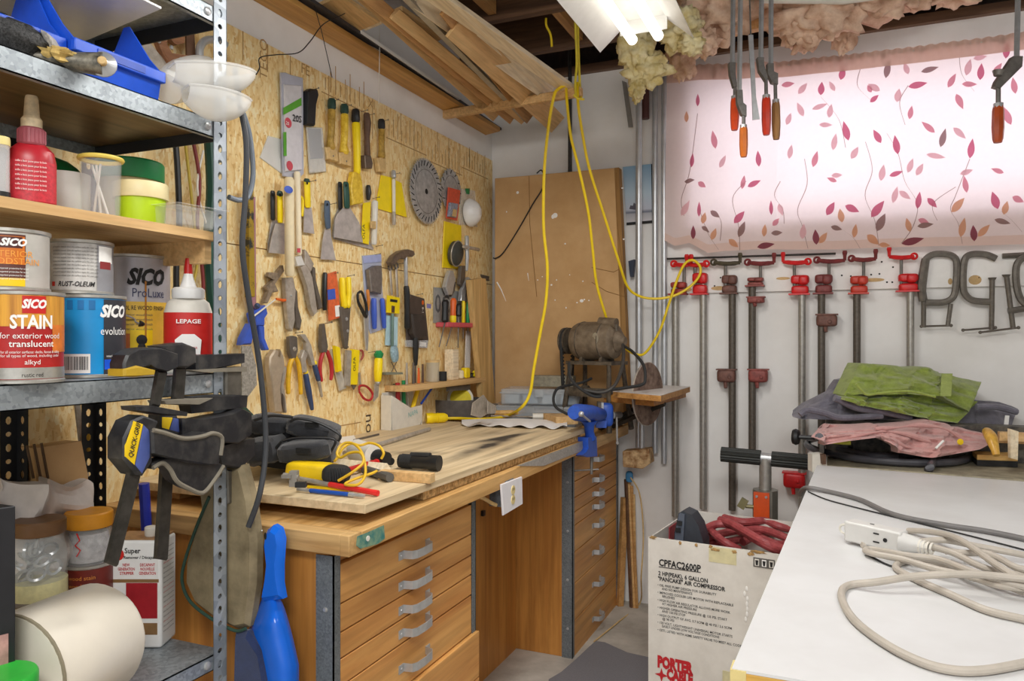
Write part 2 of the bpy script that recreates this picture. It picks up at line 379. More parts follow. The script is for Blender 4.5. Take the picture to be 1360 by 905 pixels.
# window behind the curtain
w1 = struct('window_1', M().boxe((WX0, YB+.17, WZ0), (WX1, YB+.22, WZ0+.05)).boxe((WX0, YB+.17, WZ1-.05), (WX1, YB+.22, WZ1)).boxe((WX0, YB+.17, WZ0), (WX0+.05, YB+.22, WZ1)).boxe((WX1-.05, YB+.17, WZ0), (WX1, YB+.22, WZ1)), WHITE)
part(w1, 'mullion', M().boxe((.34, YB+.175, WZ0+.05), (.38, YB+.215, WZ1-.05)), WHITE)
part(w1, 'pane', M().boxe((WX0+.05, YB+.19, WZ0+.05), (.34, YB+.195, WZ1-.05)), clear('window glass', '#f2f7ff', .08, .05))
part(w1, 'pane', M().boxe((.38, YB+.19, WZ0+.05), (WX1-.05, YB+.195, WZ1-.05)), MATS['window glass'])
part(w1, 'sill', M().boxe((WX0-.02, YB-.015, WZ0-.03), (WX1+.02, YB+.17, WZ0-.002)), WHITE)
# white ledger board the clamps hang from
a, b = onY((884, 389), YB), onY((884, 345), YB)
tr = struct('trim_1', M().boxe((a.x, YB-.02, 1.527), (2.0, YB, 1.665)), plain('ledger paint', '#ece9e4', .6, 0, .04, 8., .1, '#f5f2ee'), .002)
scar = plain('filler stain', '#c9a876', .8, 0, .15)
for (x, y, w, h) in ((905, 385, 30, 8), (955, 383, 22, 6), (1040, 370, 18, 4), (1160, 372, 26, 5), (1295, 372, 14, 12), (880+20, 379, 14, 9), (1262, 374, 5, 8)):
    p = onY((x, y), YB-.0205); r = w/2/1000*3.4; rz = h/2/1000*3.4
    part(tr, 'wall_patch', M().lathe([(1, 0), (.0, .0006)], p, (0, -1, 0), 14, r, rz), scar)
hole = M()
for (x, y) in ((1118, 366), (1130, 367), (1157, 365), (1168, 364), (1186, 355), (1171, 348), (1178, 375), (1185, 375), (957, 369), (949, 380), (1300, 369)):
    hole.lathe([(.004, 0), (.0, .0004)], onY((x, y), YB-.0205), (0, -1, 0), 8)
part(tr, 'screw_hole', hole, DARKHOLE)

# ceiling: subfloor boards over joists
cl = struct('ceiling', M().boxe((XW-.1, -2.2, 2.86), (2.6, YB+.25, 2.9)), CEIL)
for i, y in enumerate((-1.9, -1.5, -1.1, -.7, -.3, .1, .5, .9, 1.3, 1.7, 2.1, 2.5, 2.9, 3.3)):
    part(cl, 'joist', M().boxe((XW, y, 2.66), (2.6, y+.04, 2.86)), JOIST, bev=.002)
part(cl, 'sill_plate', M().boxe((XW, YB-.03, 2.66), (2.6, YB+.2, 2.70)), JOIST)
part(cl, 'rim_joist', M().boxe((XW, YB+.1, 2.70), (2.6, YB+.14, 2.86)), CEIL)
for (x, y0, y1) in ((-1.35, 2.55, 2.89), (-1.1, 2.95, 3.3), (-.2, 2.95, 3.28), (.5, 2.9, 3.3)):
    part(cl, 'bridging', M().boxe((x, y0, 2.68), (x+.035, y1, 2.8)), LUMBER3)

# ================================================================ workbench: top, two drawer cabinets, kneehole panel
BX = -.938; ZT = .895
bt = thing('workbench_top', 'long wooden workbench top with painted front rail, running along the tool wall', 'workbench', (-1.3, 2.4, 0))
part(bt, 'bench_slab', M().boxe((XO, 1.363, .857), (-.9805, 3.64, .8945)), BENCHWOOD)
part(bt, 'front_rail', M().boxe((-.98, 1.363, .85), (-.938, 3.04, .895)), BENCHWOOD, bev=.002)
part(bt, 'end_rail', M().boxe((XO, 1.318, .85), (-.9625, 1.3625, .895)), BENCHEND, bev=.002)
part(bt, 'end_rail', M().boxe((-.962, 1.316, .85), (-.938, 1.3625, .895)), BENCHEND, 'corner block', .002)
part(bt, 'front_rail', M().boxe((-.985, 3.045, .84), (-.94, 3.64, .888)), LUMBER2, 'pale front rail', .002)
part(bt, 'paint_smear', M().prism([onX(C7(x, y), BX) for x, y in ((200, 195), (245, 178), (330, 140), (335, 205), (300, 232), (215, 255), (195, 240))], (.0012, 0, 0)), plain('teal paint smear', '#3f8a86', .7, 0, .3, 60., .2, '#7f9a7c'), 'teal paint smear')
part(bt, 'bolt_plug', M().cyl(onX(C7(250, 205), BX), onX(C7(250, 205), BX)+Vector((.003, 0, 0)), .006), OFFWHITE)
part(bt, 'metal_strip', M().prism([onX(B2(x, y), BX) for x, y in ((900, 822), (1345, 655), (1355, 712), (1075, 822))], (.0016, 0, 0)), galv_mat('worn strip', '#98928a', '#b4aea6', 200., .5, .2), 'worn aluminium strip')
ANGLE = galv_mat('steel angle', '#5f6468', '#7e8487', 260., .5, .35)
def cabinet(label, y0, y1, X, zs, ztop, handle_y, depthx, hdr, sides=True):
    c = thing('drawer_cabinet', label, 'cabinet', ((X+depthx)/2, (y0+y1)/2, 0))
    part(c, 'carcass', M().boxe((depthx, y0+.004, .001), (X-.022, y1-.004, .849)), CABSIDE)
    part(c, 'top_rail', M().boxe((X-.022, y0+.03, zs[0]+.002), (X-.012, y1-.03, .849)), CABWOOD)
    for (ya, s) in ((y0, 1), (y1, -1)):
        an = M().boxe((X-.045, ya, .0), (X+.002, ya+s*.003, .838)).boxe((X-.001, ya, .0), (X+.002, ya+s*.024, .838))
        a = part(c, 'corner_angle', an, ANGLE)
        for z in (.12, .32, .52, .72): part(a, 'screw', M().lathe([(.006, 0), (.004, .003), (0, .0035)], (X-.02, ya, z), (0, -s, 0), 10), STEEL)
    for i in range(len(zs)-1):
        g = .0018; proud = .012 if hdr and i >= 5 else 0
        d = part(c, 'drawer', M().boxe((X-.02, y0+.027, zs[i+1]+g), (X+proud, y1-.027-(0 if not proud else -.03), zs[i]-g)), CABWOOD, bev=.0015)
        if hdr and i >= 5: continue
        zc = (zs[i]+zs[i+1])/2 - .004; ya, yb = handle_y; t = .0022; hw = .0105; so = .03
        pr = [(0, ya), (0, ya+.022), (so*.75, ya+.027), (so, ya+.04), (so*1.08, (ya+yb)/2), (so, yb-.04), (so*.75, yb-.027), (0, yb-.022), (0, yb)]
        h = M()
        for k in range(len(pr)-1):
            (xa, a_), (xb, b_) = pr[k], pr[k+1]
            h.hexa([(X+xa, a_, zc-hw), (X+xb, b_, zc-hw), (X+xb+t, b_, zc-hw), (X+xa+t, a_, zc-hw), (X+xa, a_, zc+hw), (X+xb, b_, zc+hw), (X+xb+t, b_, zc+hw), (X+xa+t, a_, zc+hw)])
        for yq in (ya+.011, yb-.011): h.lathe([(.0035, 0), (.0025, .0015), (0, .002)], (X+t, yq, zc), (1, 0, 0), 8)
        part(d, 'handle', h, STEEL, 'steel bow handle')
    return c
XC = -1.0
zl = [.815, .726, .663, .605, .544, .43, .29, .06]
cabinet('oak drawer cabinet beside the blue dustpan, near end of the workbench', 1.344, 2.045, XC, zl, .85, (1.61, 1.765), XO, True)
zr = [H-(540+cy/2.481-450)/1000*3.165 for cy in (150, 240, 292, 338, 382, 468, 570, 690, 812)]
cabinet('oak drawer cabinet with eight steel pulls under the bench vise', 2.925, 3.625, -.99, zr, .85, (3.20, 3.33), XO, False)
solo('kneehole_panel', 'brown plywood back panel in the kneehole between the drawer cabinets', 'panel', M().boxe((-1.26, 2.046, 0), (-1.24, 2.924, .856)), CABSIDE)
# boards lying on the bench
def soot_board():
    m = PLYTOP.copy(); m.name = 'sooty ply top'; nt = m.node_tree; b = nt.nodes['Principled BSDF']; src = b.inputs['Base Color'].links[0].from_socket
    c0 = Vector((sum((XO+.002, -.955, -.945, XO+.002))/4, 2.18, .922)); tc = nt.nodes.new('ShaderNodeTexCoord'); acc = None
    nz = N(nt, 'ShaderNodeTexNoise', i_Scale=9., i_Detail=5.); nt.links.new(tc.outputs['Object'], nz.inputs['Vector'])
    for p0, p1, w, k in (((415, 805), (960, 600), .05, 1.), ((480, 700), (1050, 596), .035, .9), ((690, 770), (1090, 612), .03, .7), ((40, 735), (460, 738), .05, .5), ((600, 640), (860, 590), .06, .35)):
        a, e = onZ(B2(*p0), .943)-c0, onZ(B2(*p1), .943)-c0; d = e-a
        mp = N(nt, 'ShaderNodeMapping', vector_type='TEXTURE'); mp.inputs['Location'].default_value = (a+e)/2; mp.inputs['Rotation'].default_value = (0, 0, math.atan2(d.y, d.x)); mp.inputs['Scale'].default_value = (d.length*.56, w, .2)
        nt.links.new(tc.outputs['Object'], mp.inputs['Vector']); g = N(nt, 'ShaderNodeTexGradient', gradient_type='SPHERICAL'); nt.links.new(mp.outputs[0], g.inputs[0])
        q = N(nt, 'ShaderNodeMath', operation='MULTIPLY'); q.inputs[1].default_value = k*1.5; nt.links.new(g.outputs['Fac'], q.inputs[0])
        if acc: s_ = N(nt, 'ShaderNodeMath', operation='ADD'); nt.links.new(acc, s_.inputs[0]); nt.links.new(q.outputs[0], s_.inputs[1]); acc = s_.outputs[0]
        else: acc = q.outputs[0]
    q = N(nt, 'ShaderNodeMath', operation='MULTIPLY', use_clamp=True); nt.links.new(acc, q.inputs[0]); nt.links.new(ramp(nt, nz.outputs[0], [(.3, (.35,)*3), (.6, (1,)*3)]), q.inputs[1])
    mx = N(nt, 'ShaderNodeMixRGB'); nt.links.new(q.outputs[0], mx.inputs[0]); nt.links.new(src, mx.inputs[1]); mx.inputs[2].default_value = (*hexc('#3d3833'), 1); nt.links.new(mx.outputs[0], b.inputs['Base Color']); return m
solo('plywood_board', 'wide stained plywood board lying on the workbench top under the tools', 'board', M().hexa([(XO+.002, 1.40, .922), (-.955, 1.40, .922), (-.945, 2.96, .922), (XO+.002, 2.96, .922), (XO+.002, 1.40, .943), (-.955, 1.40, .943), (-.945, 2.96, .943), (XO+.002, 2.96, .943)]), soot_board(), bev=.002)
solo('chipboard_strip', 'rough-edged chipboard sheet sandwiched under the plywood on the workbench', 'board', M().hexa([(-1.5, 1.72, .8955), (-.968, 1.68, .8955), (-.956, 2.93, .8955), (-1.5, 2.93, .8955), (-1.5, 1.72, .9205), (-.968, 1.68, .9205), (-.956, 2.93, .9205), (-1.5, 2.93, .9205)]), CHIP, bev=.002)
solo('wood_spacer', 'wood spacer carrying the back of the plywood board', 'board', M().boxe((XO+.004, 1.45, .8945), (-1.56, 2.9, .9212)), LUMBER3)

# ================================================================ steel shelving unit on the left
SX, SXR, SY = -1.2, -1.60, 1.24
sh = thing('shelving_unit', 'galvanised steel shelving unit with slotted posts, full of paint cans', 'shelving', (-1.4, .6, 0))
def slotted(m, o, ex, ey_len, w, pitch=.0285, t=.002, hw=.0062, hh=.0085):
    """flange with round-ended slots: o origin (bottom corner), ex unit across, up is z"""
    ex = Vector(ex); nrm = ex.cross(Vector((0, 0, 1))); n = int(ey_len/pitch); pitch = ey_len/n
    for i in range(n):
        hgt = hh if i % 2 else hh*.62
        c = Vector(o)+ex*(w/2)+Vector((0, 0, (i+.5)*pitch)); k = 8
        inner = [(hw*math.cos(2*math.pi*(j+.5)/k)*1.05, hgt*math.sin(2*math.pi*(j+.5)/k)*1.05) for j in range(k)]
        W, P = w/2, pitch/2
        outer = [(W, P*.45), (W*.45, P), (-W*.45, P), (-W, P*.45), (-W, -P*.45), (-W*.45, -P), (W*.45, -P), (W, -P*.45)]
        vs = [c+ex*x+Vector((0, 0, z)) for x, z in inner]+[c+ex*x+Vector((0, 0, z)) for x, z in outer]
        vs += [c+ex*x+Vector((0, 0, z)) for x, z in ((W, P), (-W, P), (-W, -P), (W, -P))]
        vs += [v-nrm*t for v in vs]; q = k*2+4
        fs = []
        for j in range(k):
            fs.append((j, 8+j, 8+(j+1) % 8, (j+1) % 8)); fs.append(((j+1) % 8+q, 8+(j+1) % 8+q, 8+j+q, j+q)); fs.append((j, (j+1) % 8, (j+1) % 8+q, j+q))
        for a_, b_, c_ in ((0, 16, 1), (2, 17, 3), (4, 18, 5), (6, 19, 7)):
            fs.append((8+a_, b_, 8+c_)); fs.append((8+c_+q, b_+q, 8+a_+q))
        m._add(vs, fs)
    return m
POSTM = galv_mat('post steel', '#878f98', '#b4bcc4', 30., .4, .35)
for (x, y, sx) in ((SX, SY, 1), (SXR, SY, -1), (SX, -.35, 1), (SXR, 1.055, -1)):
    m = M()
    slotted(m, (x, y-.034 if y > 0 else y, 0), (0, 1, 0), 2.62, .034)
    slotted(m, (x-.034 if x == SX else x, y, 0), (1, 0, 0), 2.62, .034)
    part(sh, 'post', m, POSTM if x == SX else plain('black post paint', '#2a2a2c', .5, .3), smooth=0)
SHELFZ = [(2.01, .035), (1.772, .038), (1.237, .042), (.644, .032)]
for z, lip in SHELFZ:
    m = M().boxe((SXR+.003, -.35, z-.002), (SX-.003, SY-.003, z)).boxe((SX-.006, -.35, z-lip), (SX-.003, SY-.003, z)).boxe((SXR+.003, -.35, z-lip), (SXR+.006, SY-.003, z)).boxe((SX-.016, -.35, z-lip), (SX-.003, SY-.003, z-lip+.002))
    sf = part(sh, 'shelf', m, GALV)
    part(sf, 'end_flange', M().boxe((SXR+.003, SY-.006, z-lip), (SX-.003, SY-.003, z-.001)), plain('dark flange', '#3b3b3d', .55, .3) if z > 1.7 else GALV)
    if 1.7 < z < 1.8: part(sf, 'board_insert', M().boxe((SXR+.01, -.3, z-.014), (SX-.018, SY-.008, z-.003)), wood('dark shelf liner', '#5a4632', '#8a6c4a', 'y', 6., .35), 'brown board under the sheet')
    part(sf, 'bolt', M().lathe([(.009, 0), (.008, .004), (.003, .006), (0, .006)], (SX-.003, SY-.05, z-lip/2), (1, 0, 0), 10), STEEL)
ws = part(sh, 'wooden_shelf', M().boxe((SXR+.01, -.3, 1.518), (SX-.012, SY-.012, 1.536)), LUMBER2, 'raw wood shelf board')
part(sh, 'shelf_cleat', M().boxe((SXR+.01, SY-.03, 1.47), (SX-.03, SY-.012, 1.518)), LUMBER2, 'wood cleat')
solo('plastic_sheet', 'white sheet sagging under the top shelf of the shelving unit', 'sheet', M().hexa([(-1.58, .15, 1.985), (-1.205, .15, 1.955), (-1.215, 1.085, 1.957), (-1.585, 1.19, 1.985), (-1.58, .15, 1.989), (-1.205, .15, 1.959), (-1.215, 1.085, 1.961), (-1.585, 1.19, 1.989)]), WHITE)

# ================================================================ ceiling light
LZ = 2.25
lt = thing('fluorescent_fixture', 'white two-tube fluorescent shop light hanging below the joists', 'light', (-.56, 1.8, LZ))
y0, y1 = 1.16, 2.387; xl, xr = -.711, -.408; xm = (xl+xr)/2
def lam(pts, t=.0025):
    m = M()
    for i in range(len(pts)-1):
        (xa, za), (xb, zb) = pts[i], pts[i+1]
        m.hexa([(xa, y0, za), (xb, y0, zb), (xb, y0, zb+t), (xa, y0, za+t), (xa, y1, za), (xb, y1, zb), (xb, y1, zb+t), (xa, y1, za+t)])
    return m
part(lt, 'reflector', lam([(xl, LZ), (xl+.085, LZ+.075), (xr-.085, LZ+.075), (xr, LZ)]), WHITE)
part(lt, 'ballast_channel', M().boxe((xm-.065, y0+.01, LZ+.078), (xm+.065, y1-.01, LZ+.125)), WHITE)
part(lt, 'end_plate', M().boxe((xm-.075, y1-.034, LZ+.03), (xm+.075, y1-.03, LZ+.077)), WHITE)
part(lt, 'end_plate', M().boxe((xm-.075, y0, LZ+.012), (xm+.075, y0+.004, LZ+.077)), WHITE)
TUBE = glow('lit tube', '#fffaf0', 1.5)
for dx in (-.042, .042):
    tb = part(lt, 'tube', M().cyl((xm+dx, y0+.02, LZ+.022), (xm+dx, y1-.006, LZ+.022), .0165, 16), TUBE, 'lit fluorescent tube')
    part(tb, 'socket', M().boxe((xm+dx-.009, y1-.012, LZ+.036), (xm+dx+.009, y1-.002, LZ+.074)), OFFWHITE)
    part(tb, 'socket', M().boxe((xm+dx-.009, y0+.004, LZ+.036), (xm+dx+.009, y0+.02, LZ+.074)), OFFWHITE)
ch = M()
for yq in (1.35, 2.2): ch.tube([(xm, yq, LZ+.12), (xm, yq, 2.86)], .003, 6)
part(lt, 'hanger', ch, STEEL)
area('fluorescent_tube_light', (xm, (y0+y1)/2, LZ-.004), (0, 0, 0), .2, 1.2, 15, (1.0, .985, .95))

# ================================================================ lumber rack hung under the joists
solo('wall_plank', 'wide golden plank fixed flat along the top of the tool wall', 'plank', M().hexa([(XW, .6, 2.385), (XW+.085, .6, 2.397), (XW+.085, 3.60, 2.397), (XW, 3.60, 2.385), (XW, .6, 2.405), (XW+.085, .6, 2.417), (XW+.085, 3.60, 2.417), (XW, 3.60, 2.405)]), wood('golden plank', '#b5813f', '#d6a45c', 'y', 5.), bev=.002)
ca, cb = onY((588, 153), 3.143), onY((773, 122), 3.143)
cbar = M().box((ca+cb)/2, ((cb-ca).length, .03, .038), Matrix.Rotation(-math.atan2(cb.z-ca.z, cb.x-ca.x), 4, 'Y'))
solo('rack_crossbar', 'wooden crossbar of the lumber rack tied up with yellow rope', 'bar', cbar, LUMBER2, bev=.003)
# ================================================================ tools hanging on the board wall
def wpoly(c, pts, off=.006, th=.008, ch=.0015):
    X = XO+off+th; q = [onX(c(*p), X) for p in pts]
    return M().prism([p-Vector((th, 0, 0)) for p in q], (th, 0, 0), ch)
def wtube(c, pts, off=.018, flat=1., n=10, sm=0, m=None):
    """round bar along crop points (x, y, radius in crop pixels) at distance off from the wall"""
    q = [onX(c(p[0], p[1]), XO+off) for p in pts]; r = [p[2]/c.k/1000*depth(v) for p, v in zip(pts, q)]
    if sm:
        q2 = curve(q, sm); r2 = [r[min(i//sm, len(r)-1)]*(1-(i % sm)/sm)+r[min(i//sm+1, len(r)-1)]*((i % sm)/sm) for i in range(len(q2))]; q, r = q2, r2
    e = (q[0]-q[1]).normalized()*r[0]*.5; f = (q[-1]-q[-2]).normalized()*r[-1]*.5
    q = [q[0]+e*.0, *q, q[-1]+f*.0]; q[1] = q[0]-e; q[-2] = q[-1]-f; r = [r[0]*.72, *r, r[-1]*.72]
    if len(q) == 4 and (q[1]-q[0]).length > (q[2]-q[0]).length: q = [q[0], q[3]]; r = [r[1], r[2]]
    return (m or M()).tube(q, r, n, True, flat, (1, 0, 0))
def pt(c, x, y, off): return onX(c(x, y), XO+off)
CREAM = plain('cream card', '#e9d9b4', .7, 0, .06)
GREYC = plain('grey card', '#b3b4c0', .6, 0, .06)
LENSD = clear('smoky blister', '#4c4b47', .75, .2)
YELH = plain('worn yellow handle', '#e0b21c', .45, 0, .18, 60., 0, '#f0cf4a')
YELB = plain('brown-yellow handle', '#a9842f', .5, 0, .3, 50., 0, '#c8a24a')
BRNH = plain('brown wood handle', '#5e4433', .55, 0, .2, 50.)
GRNC = plain('dark green cap', '#25423a', .4, 0, .2)
BLDE = plain('putty blade steel', '#b5aeaa', .35, .25, .15, 25., 0, '#c4bdb8')
TOOLST = plain('aged tool steel', '#a89e91', .4, .3, .1, 40., .05, '#bdb4a8')
TOOLDK = plain('dark tool steel', '#6a625a', .42, .3, .14, 40., .05)
BLUH = plain('blue grip', '#34456b', .5, 0, .12)
REDH = plain('red grip', '#b3272c', .45, 0, .12)
YPL = plain('yellow grip', '#dfae22', .45, 0, .15, 40.)
BYEL = plain('bright yellow', '#f6d90f', .45, 0, .05)
TAN = plain('tan wood', '#cfae76', .6, 0, .15, 60.)
BLUEG = plain('mid blue grip', '#3d5cc0', .4, 0, .1)

multi('hacksaw_pack', 'tall grey blister card with green stripe hanging top left on the board wall', 'saw blade pack', [
    ('card', wpoly(A5, [(268, 82), (300, 82), (330, 96), (415, 118), (420, 760), (385, 792), (285, 775)], .01, .006), GREYC),
    ('blister', wpoly(A5, [(292, 160), (405, 168), (408, 735), (300, 745)], .017, .006, .003), plain('silver blister', '#d4d2d6', .25, .1, .08)),
    ('green_stripe', wpoly(A5, [(284, 318), (404, 250), (405, 302), (284, 366)], .024, .0006, 0), plain('green print', '#57a02c', .5)),
    ('green_edge', wpoly(A5, [(284, 480), (304, 480), (306, 640), (286, 640)], .024, .0006, 0), MATS['green print']),
    ('red_roundel', M().lathe([(.017, 0), (.016, .001), (0, .001)], pt(A5, 316, 418, .024), (1, 0, 0), 16), plain('red print', '#c64a58', .5)),
    ('roundel_lower', M().lathe([(.016, 0), (.015, .001), (0, .001)], pt(A5, 326, 705, .024), (1, 0, 0), 16), MATS['red print'])])
t = bpy.data.objects['hacksaw_pack']
text(t, '20S', pt(A5, 345, 405, .0255), (0, 1, .12), (0, 0, 1), .032, INK, bold=.01)
text(t, '20', pt(A5, 300, 428, .0265), (0, 1, 0), (0, 0, 1), .016, INKW)
solo('plastic_square', 'clear plastic triangle behind the tall grey blister card', 'set square', wpoly(A5, [(185, 505), (130, 650), (280, 762), (282, 530)], .001, .004), CLEARW)
multi('drywall_knife_pack', 'black-handled knife in a clear blister right of the grey card', 'knife', [
    ('handle', wpoly(A5, [(448, 205), (470, 188), (515, 192), (523, 225), (510, 300), (497, 440), (440, 430)], .012, .02, .006), BLACK),
    ('card', wpoly(A5, [(440, 445), (545, 450), (572, 745), (462, 760)], .005, .004), plain('printed insert', '#c9bfa6', .6, 0, .25, 90.)),
    ('blade_window', wpoly(A5, [(452, 455), (535, 458), (550, 655), (470, 660)], .010, .004), LENSD),
    ('blister', wpoly(A5, [(444, 448), (545, 452), (570, 742), (464, 752)], .015, .006), CLEAR)])
def block_scraper(label, cap, hnd, blk, hm, bm=TAN, capm=GRNC, c=A5):
    parts = [('cap', wtube(c, cap, .022), capm), ('handle', wtube(c, hnd, .022), hm), ('head', wpoly(c, blk, .008, .022, .004), bm),
             ('rivet', M().lathe([(.004, 0), (0, .002)], onX(c(sum(p[0] for p in blk)/len(blk)+5, blk[0][1]+60), XO+.0305), (1, 0, 0), 8), STEELD)]
    multi('block_scraper', label, 'scraper', parts, 'block scrapers in the top row')
block_scraper('yellow scraper with dark cap and tan block, first left of its pair', [(606, 258, 28), (607, 330, 30)], [(607, 328, 27), (604, 470, 25), (598, 540, 24), (600, 600, 32)], [(568, 580), (645, 575), (655, 682), (583, 660)], YELB)
block_scraper('yellow scraper with dark cap and tan block, right one of its pair', [(690, 295, 28), (692, 360, 30)], [(692, 358, 27), (692, 500, 25), (686, 570, 25), (690, 630, 34)], [(660, 615), (735, 610), (742, 715), (666, 692)], YELH)
multi('long_scraper', 'long bright yellow paddle scraper with black cap in the top row', 'scraper', [
    ('cap', wtube(A5, [(766, 328, 28), (767, 418, 30)], .022), BLACK), ('handle', wtube(A5, [(768, 415, 29), (775, 600, 25), (776, 760, 24)], .022), BYEL),
    ('paddle', wpoly(A5, [(755, 745), (797, 745), (812, 810), (822, 955), (752, 968), (738, 850)], .008, .022, .004), YELH)])
multi('wood_handle_tool', 'dark brown wooden handle tool between yellow scrapers', 'scraper', [
    ('handle', wtube(A5, [(838, 352, 22), (845, 420, 26), (842, 520, 19), (845, 640, 22)], .02), BRNH), ('head', wpoly(A5, [(828, 635), (868, 632), (884, 690), (878, 725), (835, 720)], .008, .02, .003), plain('grey iron head', '#6a5b4e', .5, .4, .2, 60.))])
multi('small_scraper', 'short brown scraper with black cap at the right end of the top row', 'scraper', [
    ('cap', wtube(A5, [(938, 395, 24), (940, 462, 25)], .02), BLACK), ('handle', wtube(A5, [(940, 458, 22), (940, 600, 20), (940, 655, 26)], .02), YELB), ('head', wpoly(A5, [(914, 652), (968, 648), (972, 750), (926, 745)], .008, .018, .003), TAN)])
# rolled tubes
multi('card_tube', 'thick cream cardboard tube with blue oval mark hanging over putty knives', 'tube', [
    ('tube', wtube(A6, [(322, -20, 34), (326, 640, 31)], .05, n=16), CREAM), ('oval_mark', M().lathe([(1, 0), (0, .0006)], pt(A6, 318, 60, .072), (1, -.25, 0), 16, .017, .012), BLUEG)])
multi('slim_tube', 'thinner cream tube with red square mark behind the thick one', 'tube', [
    ('tube', wtube(A6, [(374, -60, 22), (386, 500, 22)], .03, n=14), plain('pale cream card', '#efe2c4', .7, 0, .05)), ('red_mark', wpoly(A6, [(376, 452), (398, 452), (398, 482), (376, 480)], .047, .0008, 0), MATS['red print']), ('clear_end', wpoly(A6, [(362, 510), (405, 500), (428, 565), (380, 572)], .02, .012), CLEARW)])
def putty(label, hnd, blade, hm, cap=None, off=.02, c=A6, boff=.012, name='putty_knife'):
    parts = [('blade', wpoly(c, blade, boff, .0025, 0), BLDE), ('handle', wtube(c, hnd, off, .6), hm)]
    x, y, r = hnd[0]; parts.append(('hang_hole', M().lathe([(.005, 0), (0, .0008)], onX(c(x+3, y+24), XO+off+r*.62/c.k/1000*3.), (1, 0, 0), 10), DARKHOLE))
    if cap: parts.append(('cap', wtube(c, cap[0], off+.001, .62), cap[1]))
    return multi(name, label, 'putty knife', parts, 'putty knives and scrapers on the board wall')
putty('putty knife with dark handle half behind the yellow one at far left', [(212, 68, 20), (214, 265, 20)], [(205, 265), (245, 265), (240, 300), (230, 478), (180, 470), (182, 420)], BLACK, off=.016, boff=.006)
putty('putty knife with yellow handle and dark cap, partly behind the cream tube', [(260, 72, 24), (262, 282, 24)], [(232, 285), (292, 285), (292, 492), (186, 482), (205, 380)], BYEL, ([(260, 70, 25), (260, 108, 26)], GRNC), off=.026, boff=.018)
putty('scraper with yellow handle and narrow grey blade beside the slim tube', [(440, -8, 28), (447, 182, 25)], [(424, 180), (472, 180), (491, 356), (419, 345)], BYEL, ([(440, -12, 28), (441, 20, 28)], GRNC))
solo('yellow_hook', 'small yellow plastic hook behind the slim cream tube', 'hook', wtube(A6, [(385, 118, 9), (403, 112, 10), (412, 140, 11), (408, 240, 10)], .012, sm=4), BYEL)
putty('putty knife with slate blue handle hanging in the middle row', [(575, 135, 26), (576, 240, 28), (582, 322, 24)], [(562, 322), (600, 325), (604, 380), (634, 532), (534, 526), (546, 400)], plain('slate handle', '#4a5b70', .5))
putty('wide taping knife with dark handle behind the green-handled one', [(662, 10, 20), (664, 190, 20)], [(650, 185), (700, 182), (800, 300), (885, 450), (886, 464), (620, 390), (612, 370), (625, 250)], BLACK, off=.014, boff=.004, name='taping_knife')
putty('wide taping knife with dark green handle and broad clean blade', [(700, 8, 25), (706, 100, 27), (708, 186, 26)], [(682, 183), (728, 180), (790, 280), (815, 415), (622, 378), (628, 262), (645, 225)], plain('bottle green handle', '#1f4a3e', .4), off=.03, boff=.022, name='taping_knife')
multi('blade_pack', 'yellow carded snap blades in a clear tube below the long yellow scraper', 'blade pack', [
    ('hook', wtube(A6, [(850, 30, 16), (853, 80, 20), (850, 130, 14)], .015), BLACK), ('card', wpoly(A6, [(820, 150), (868, 142), (855, 428), (808, 415)], .012, .004), BYEL), ('tube', wtube(A6, [(895, 135, 22), (888, 428, 20)], .022), CLEARW), ('brown_insert', wpoly(A6, [(872, 270), (912, 272), (908, 325), (868, 318)], .03, .003), TAN)])
text(bpy.data.objects['blade_pack'], 'OLFA', pt(A6, 828, 395, .0165), (0, 0, 1), (0, -1, 0), .024, INK)
multi('plastic_spreader', 'bright yellow plastic trowel hanging behind a white rod', 'spreader', [
    ('plate', wpoly(A8, [(150, 185), (215, 200), (225, 205), (302, 245), (342, 502), (108, 432)], .004, .003, 0), BYEL)])
multi('white_rod', 'white rod with metal ends hanging over the yellow spreader', 'rod', [
    ('rod', wtube(A8, [(242, 215, 14), (244, 465, 13)], .018), OFFWHITE), ('end_fitting', wtube(A8, [(241, 150, 18), (241, 210, 20)], .018), STEEL), ('end_fitting', wtube(A8, [(243, 460, 15), (243, 560, 16)], .018), TOOLST)])
# saw blades
def saw_blade(label, c, x, y, R, teeth, off, mat):
    o = pt(c, x, y, off); pts = []
    for i in range(teeth):
        a = 2*math.pi*i/teeth; b = a+2*math.pi/teeth*.55; e = a+2*math.pi/teeth*.62
        pts += [(R*.94, a), (R, b), (R*.93, e)]
    disc = M().prism([o+Vector((0, r*math.cos(a), r*math.sin(a))) for r, a in pts], (.0028, 0, 0))
    parts = [('disc', disc, mat), ('ring_line', M().ring(o+Vector((.0028, 0, 0)), (1, 0, 0), R*.66, .0012, 40, 6), STEELD), ('arbor_hole', M().lathe([(.0125, 0), (0, .001)], o+Vector((.0028, 0, 0)), (1, 0, 0), 16), DARKHOLE)]
    sl = M()
    for i in range(teeth//2):
        a = 4*math.pi*i/teeth; b = a+.10; p0, p1 = (R*.92, a), (R*.77, b)
        q0, q1 = [o+Vector((.0032, r*math.cos(t_), r*math.sin(t_))) for r, t_ in (p0, p1)]
        sl.tube([q0, q1], .0022, 5)
    t = multi('circular_saw_blade', label, 'saw blade', parts, 'saw blades on the board wall')
    part(t, 'slots', sl, DARKHOLE, kind='stuff'); return t
saw_blade('large toothed circular saw blade hanging on the board wall', A8, 485, 308, .146, 60, .022, plain('saw steel', '#a3a3a3', .34, .35, .12, 30., 0, '#c2c2c2'))
saw_blade('smaller plain circular saw blade behind the red pack', A8, 672, 302, .105, 24, .012, MATS['saw steel'])
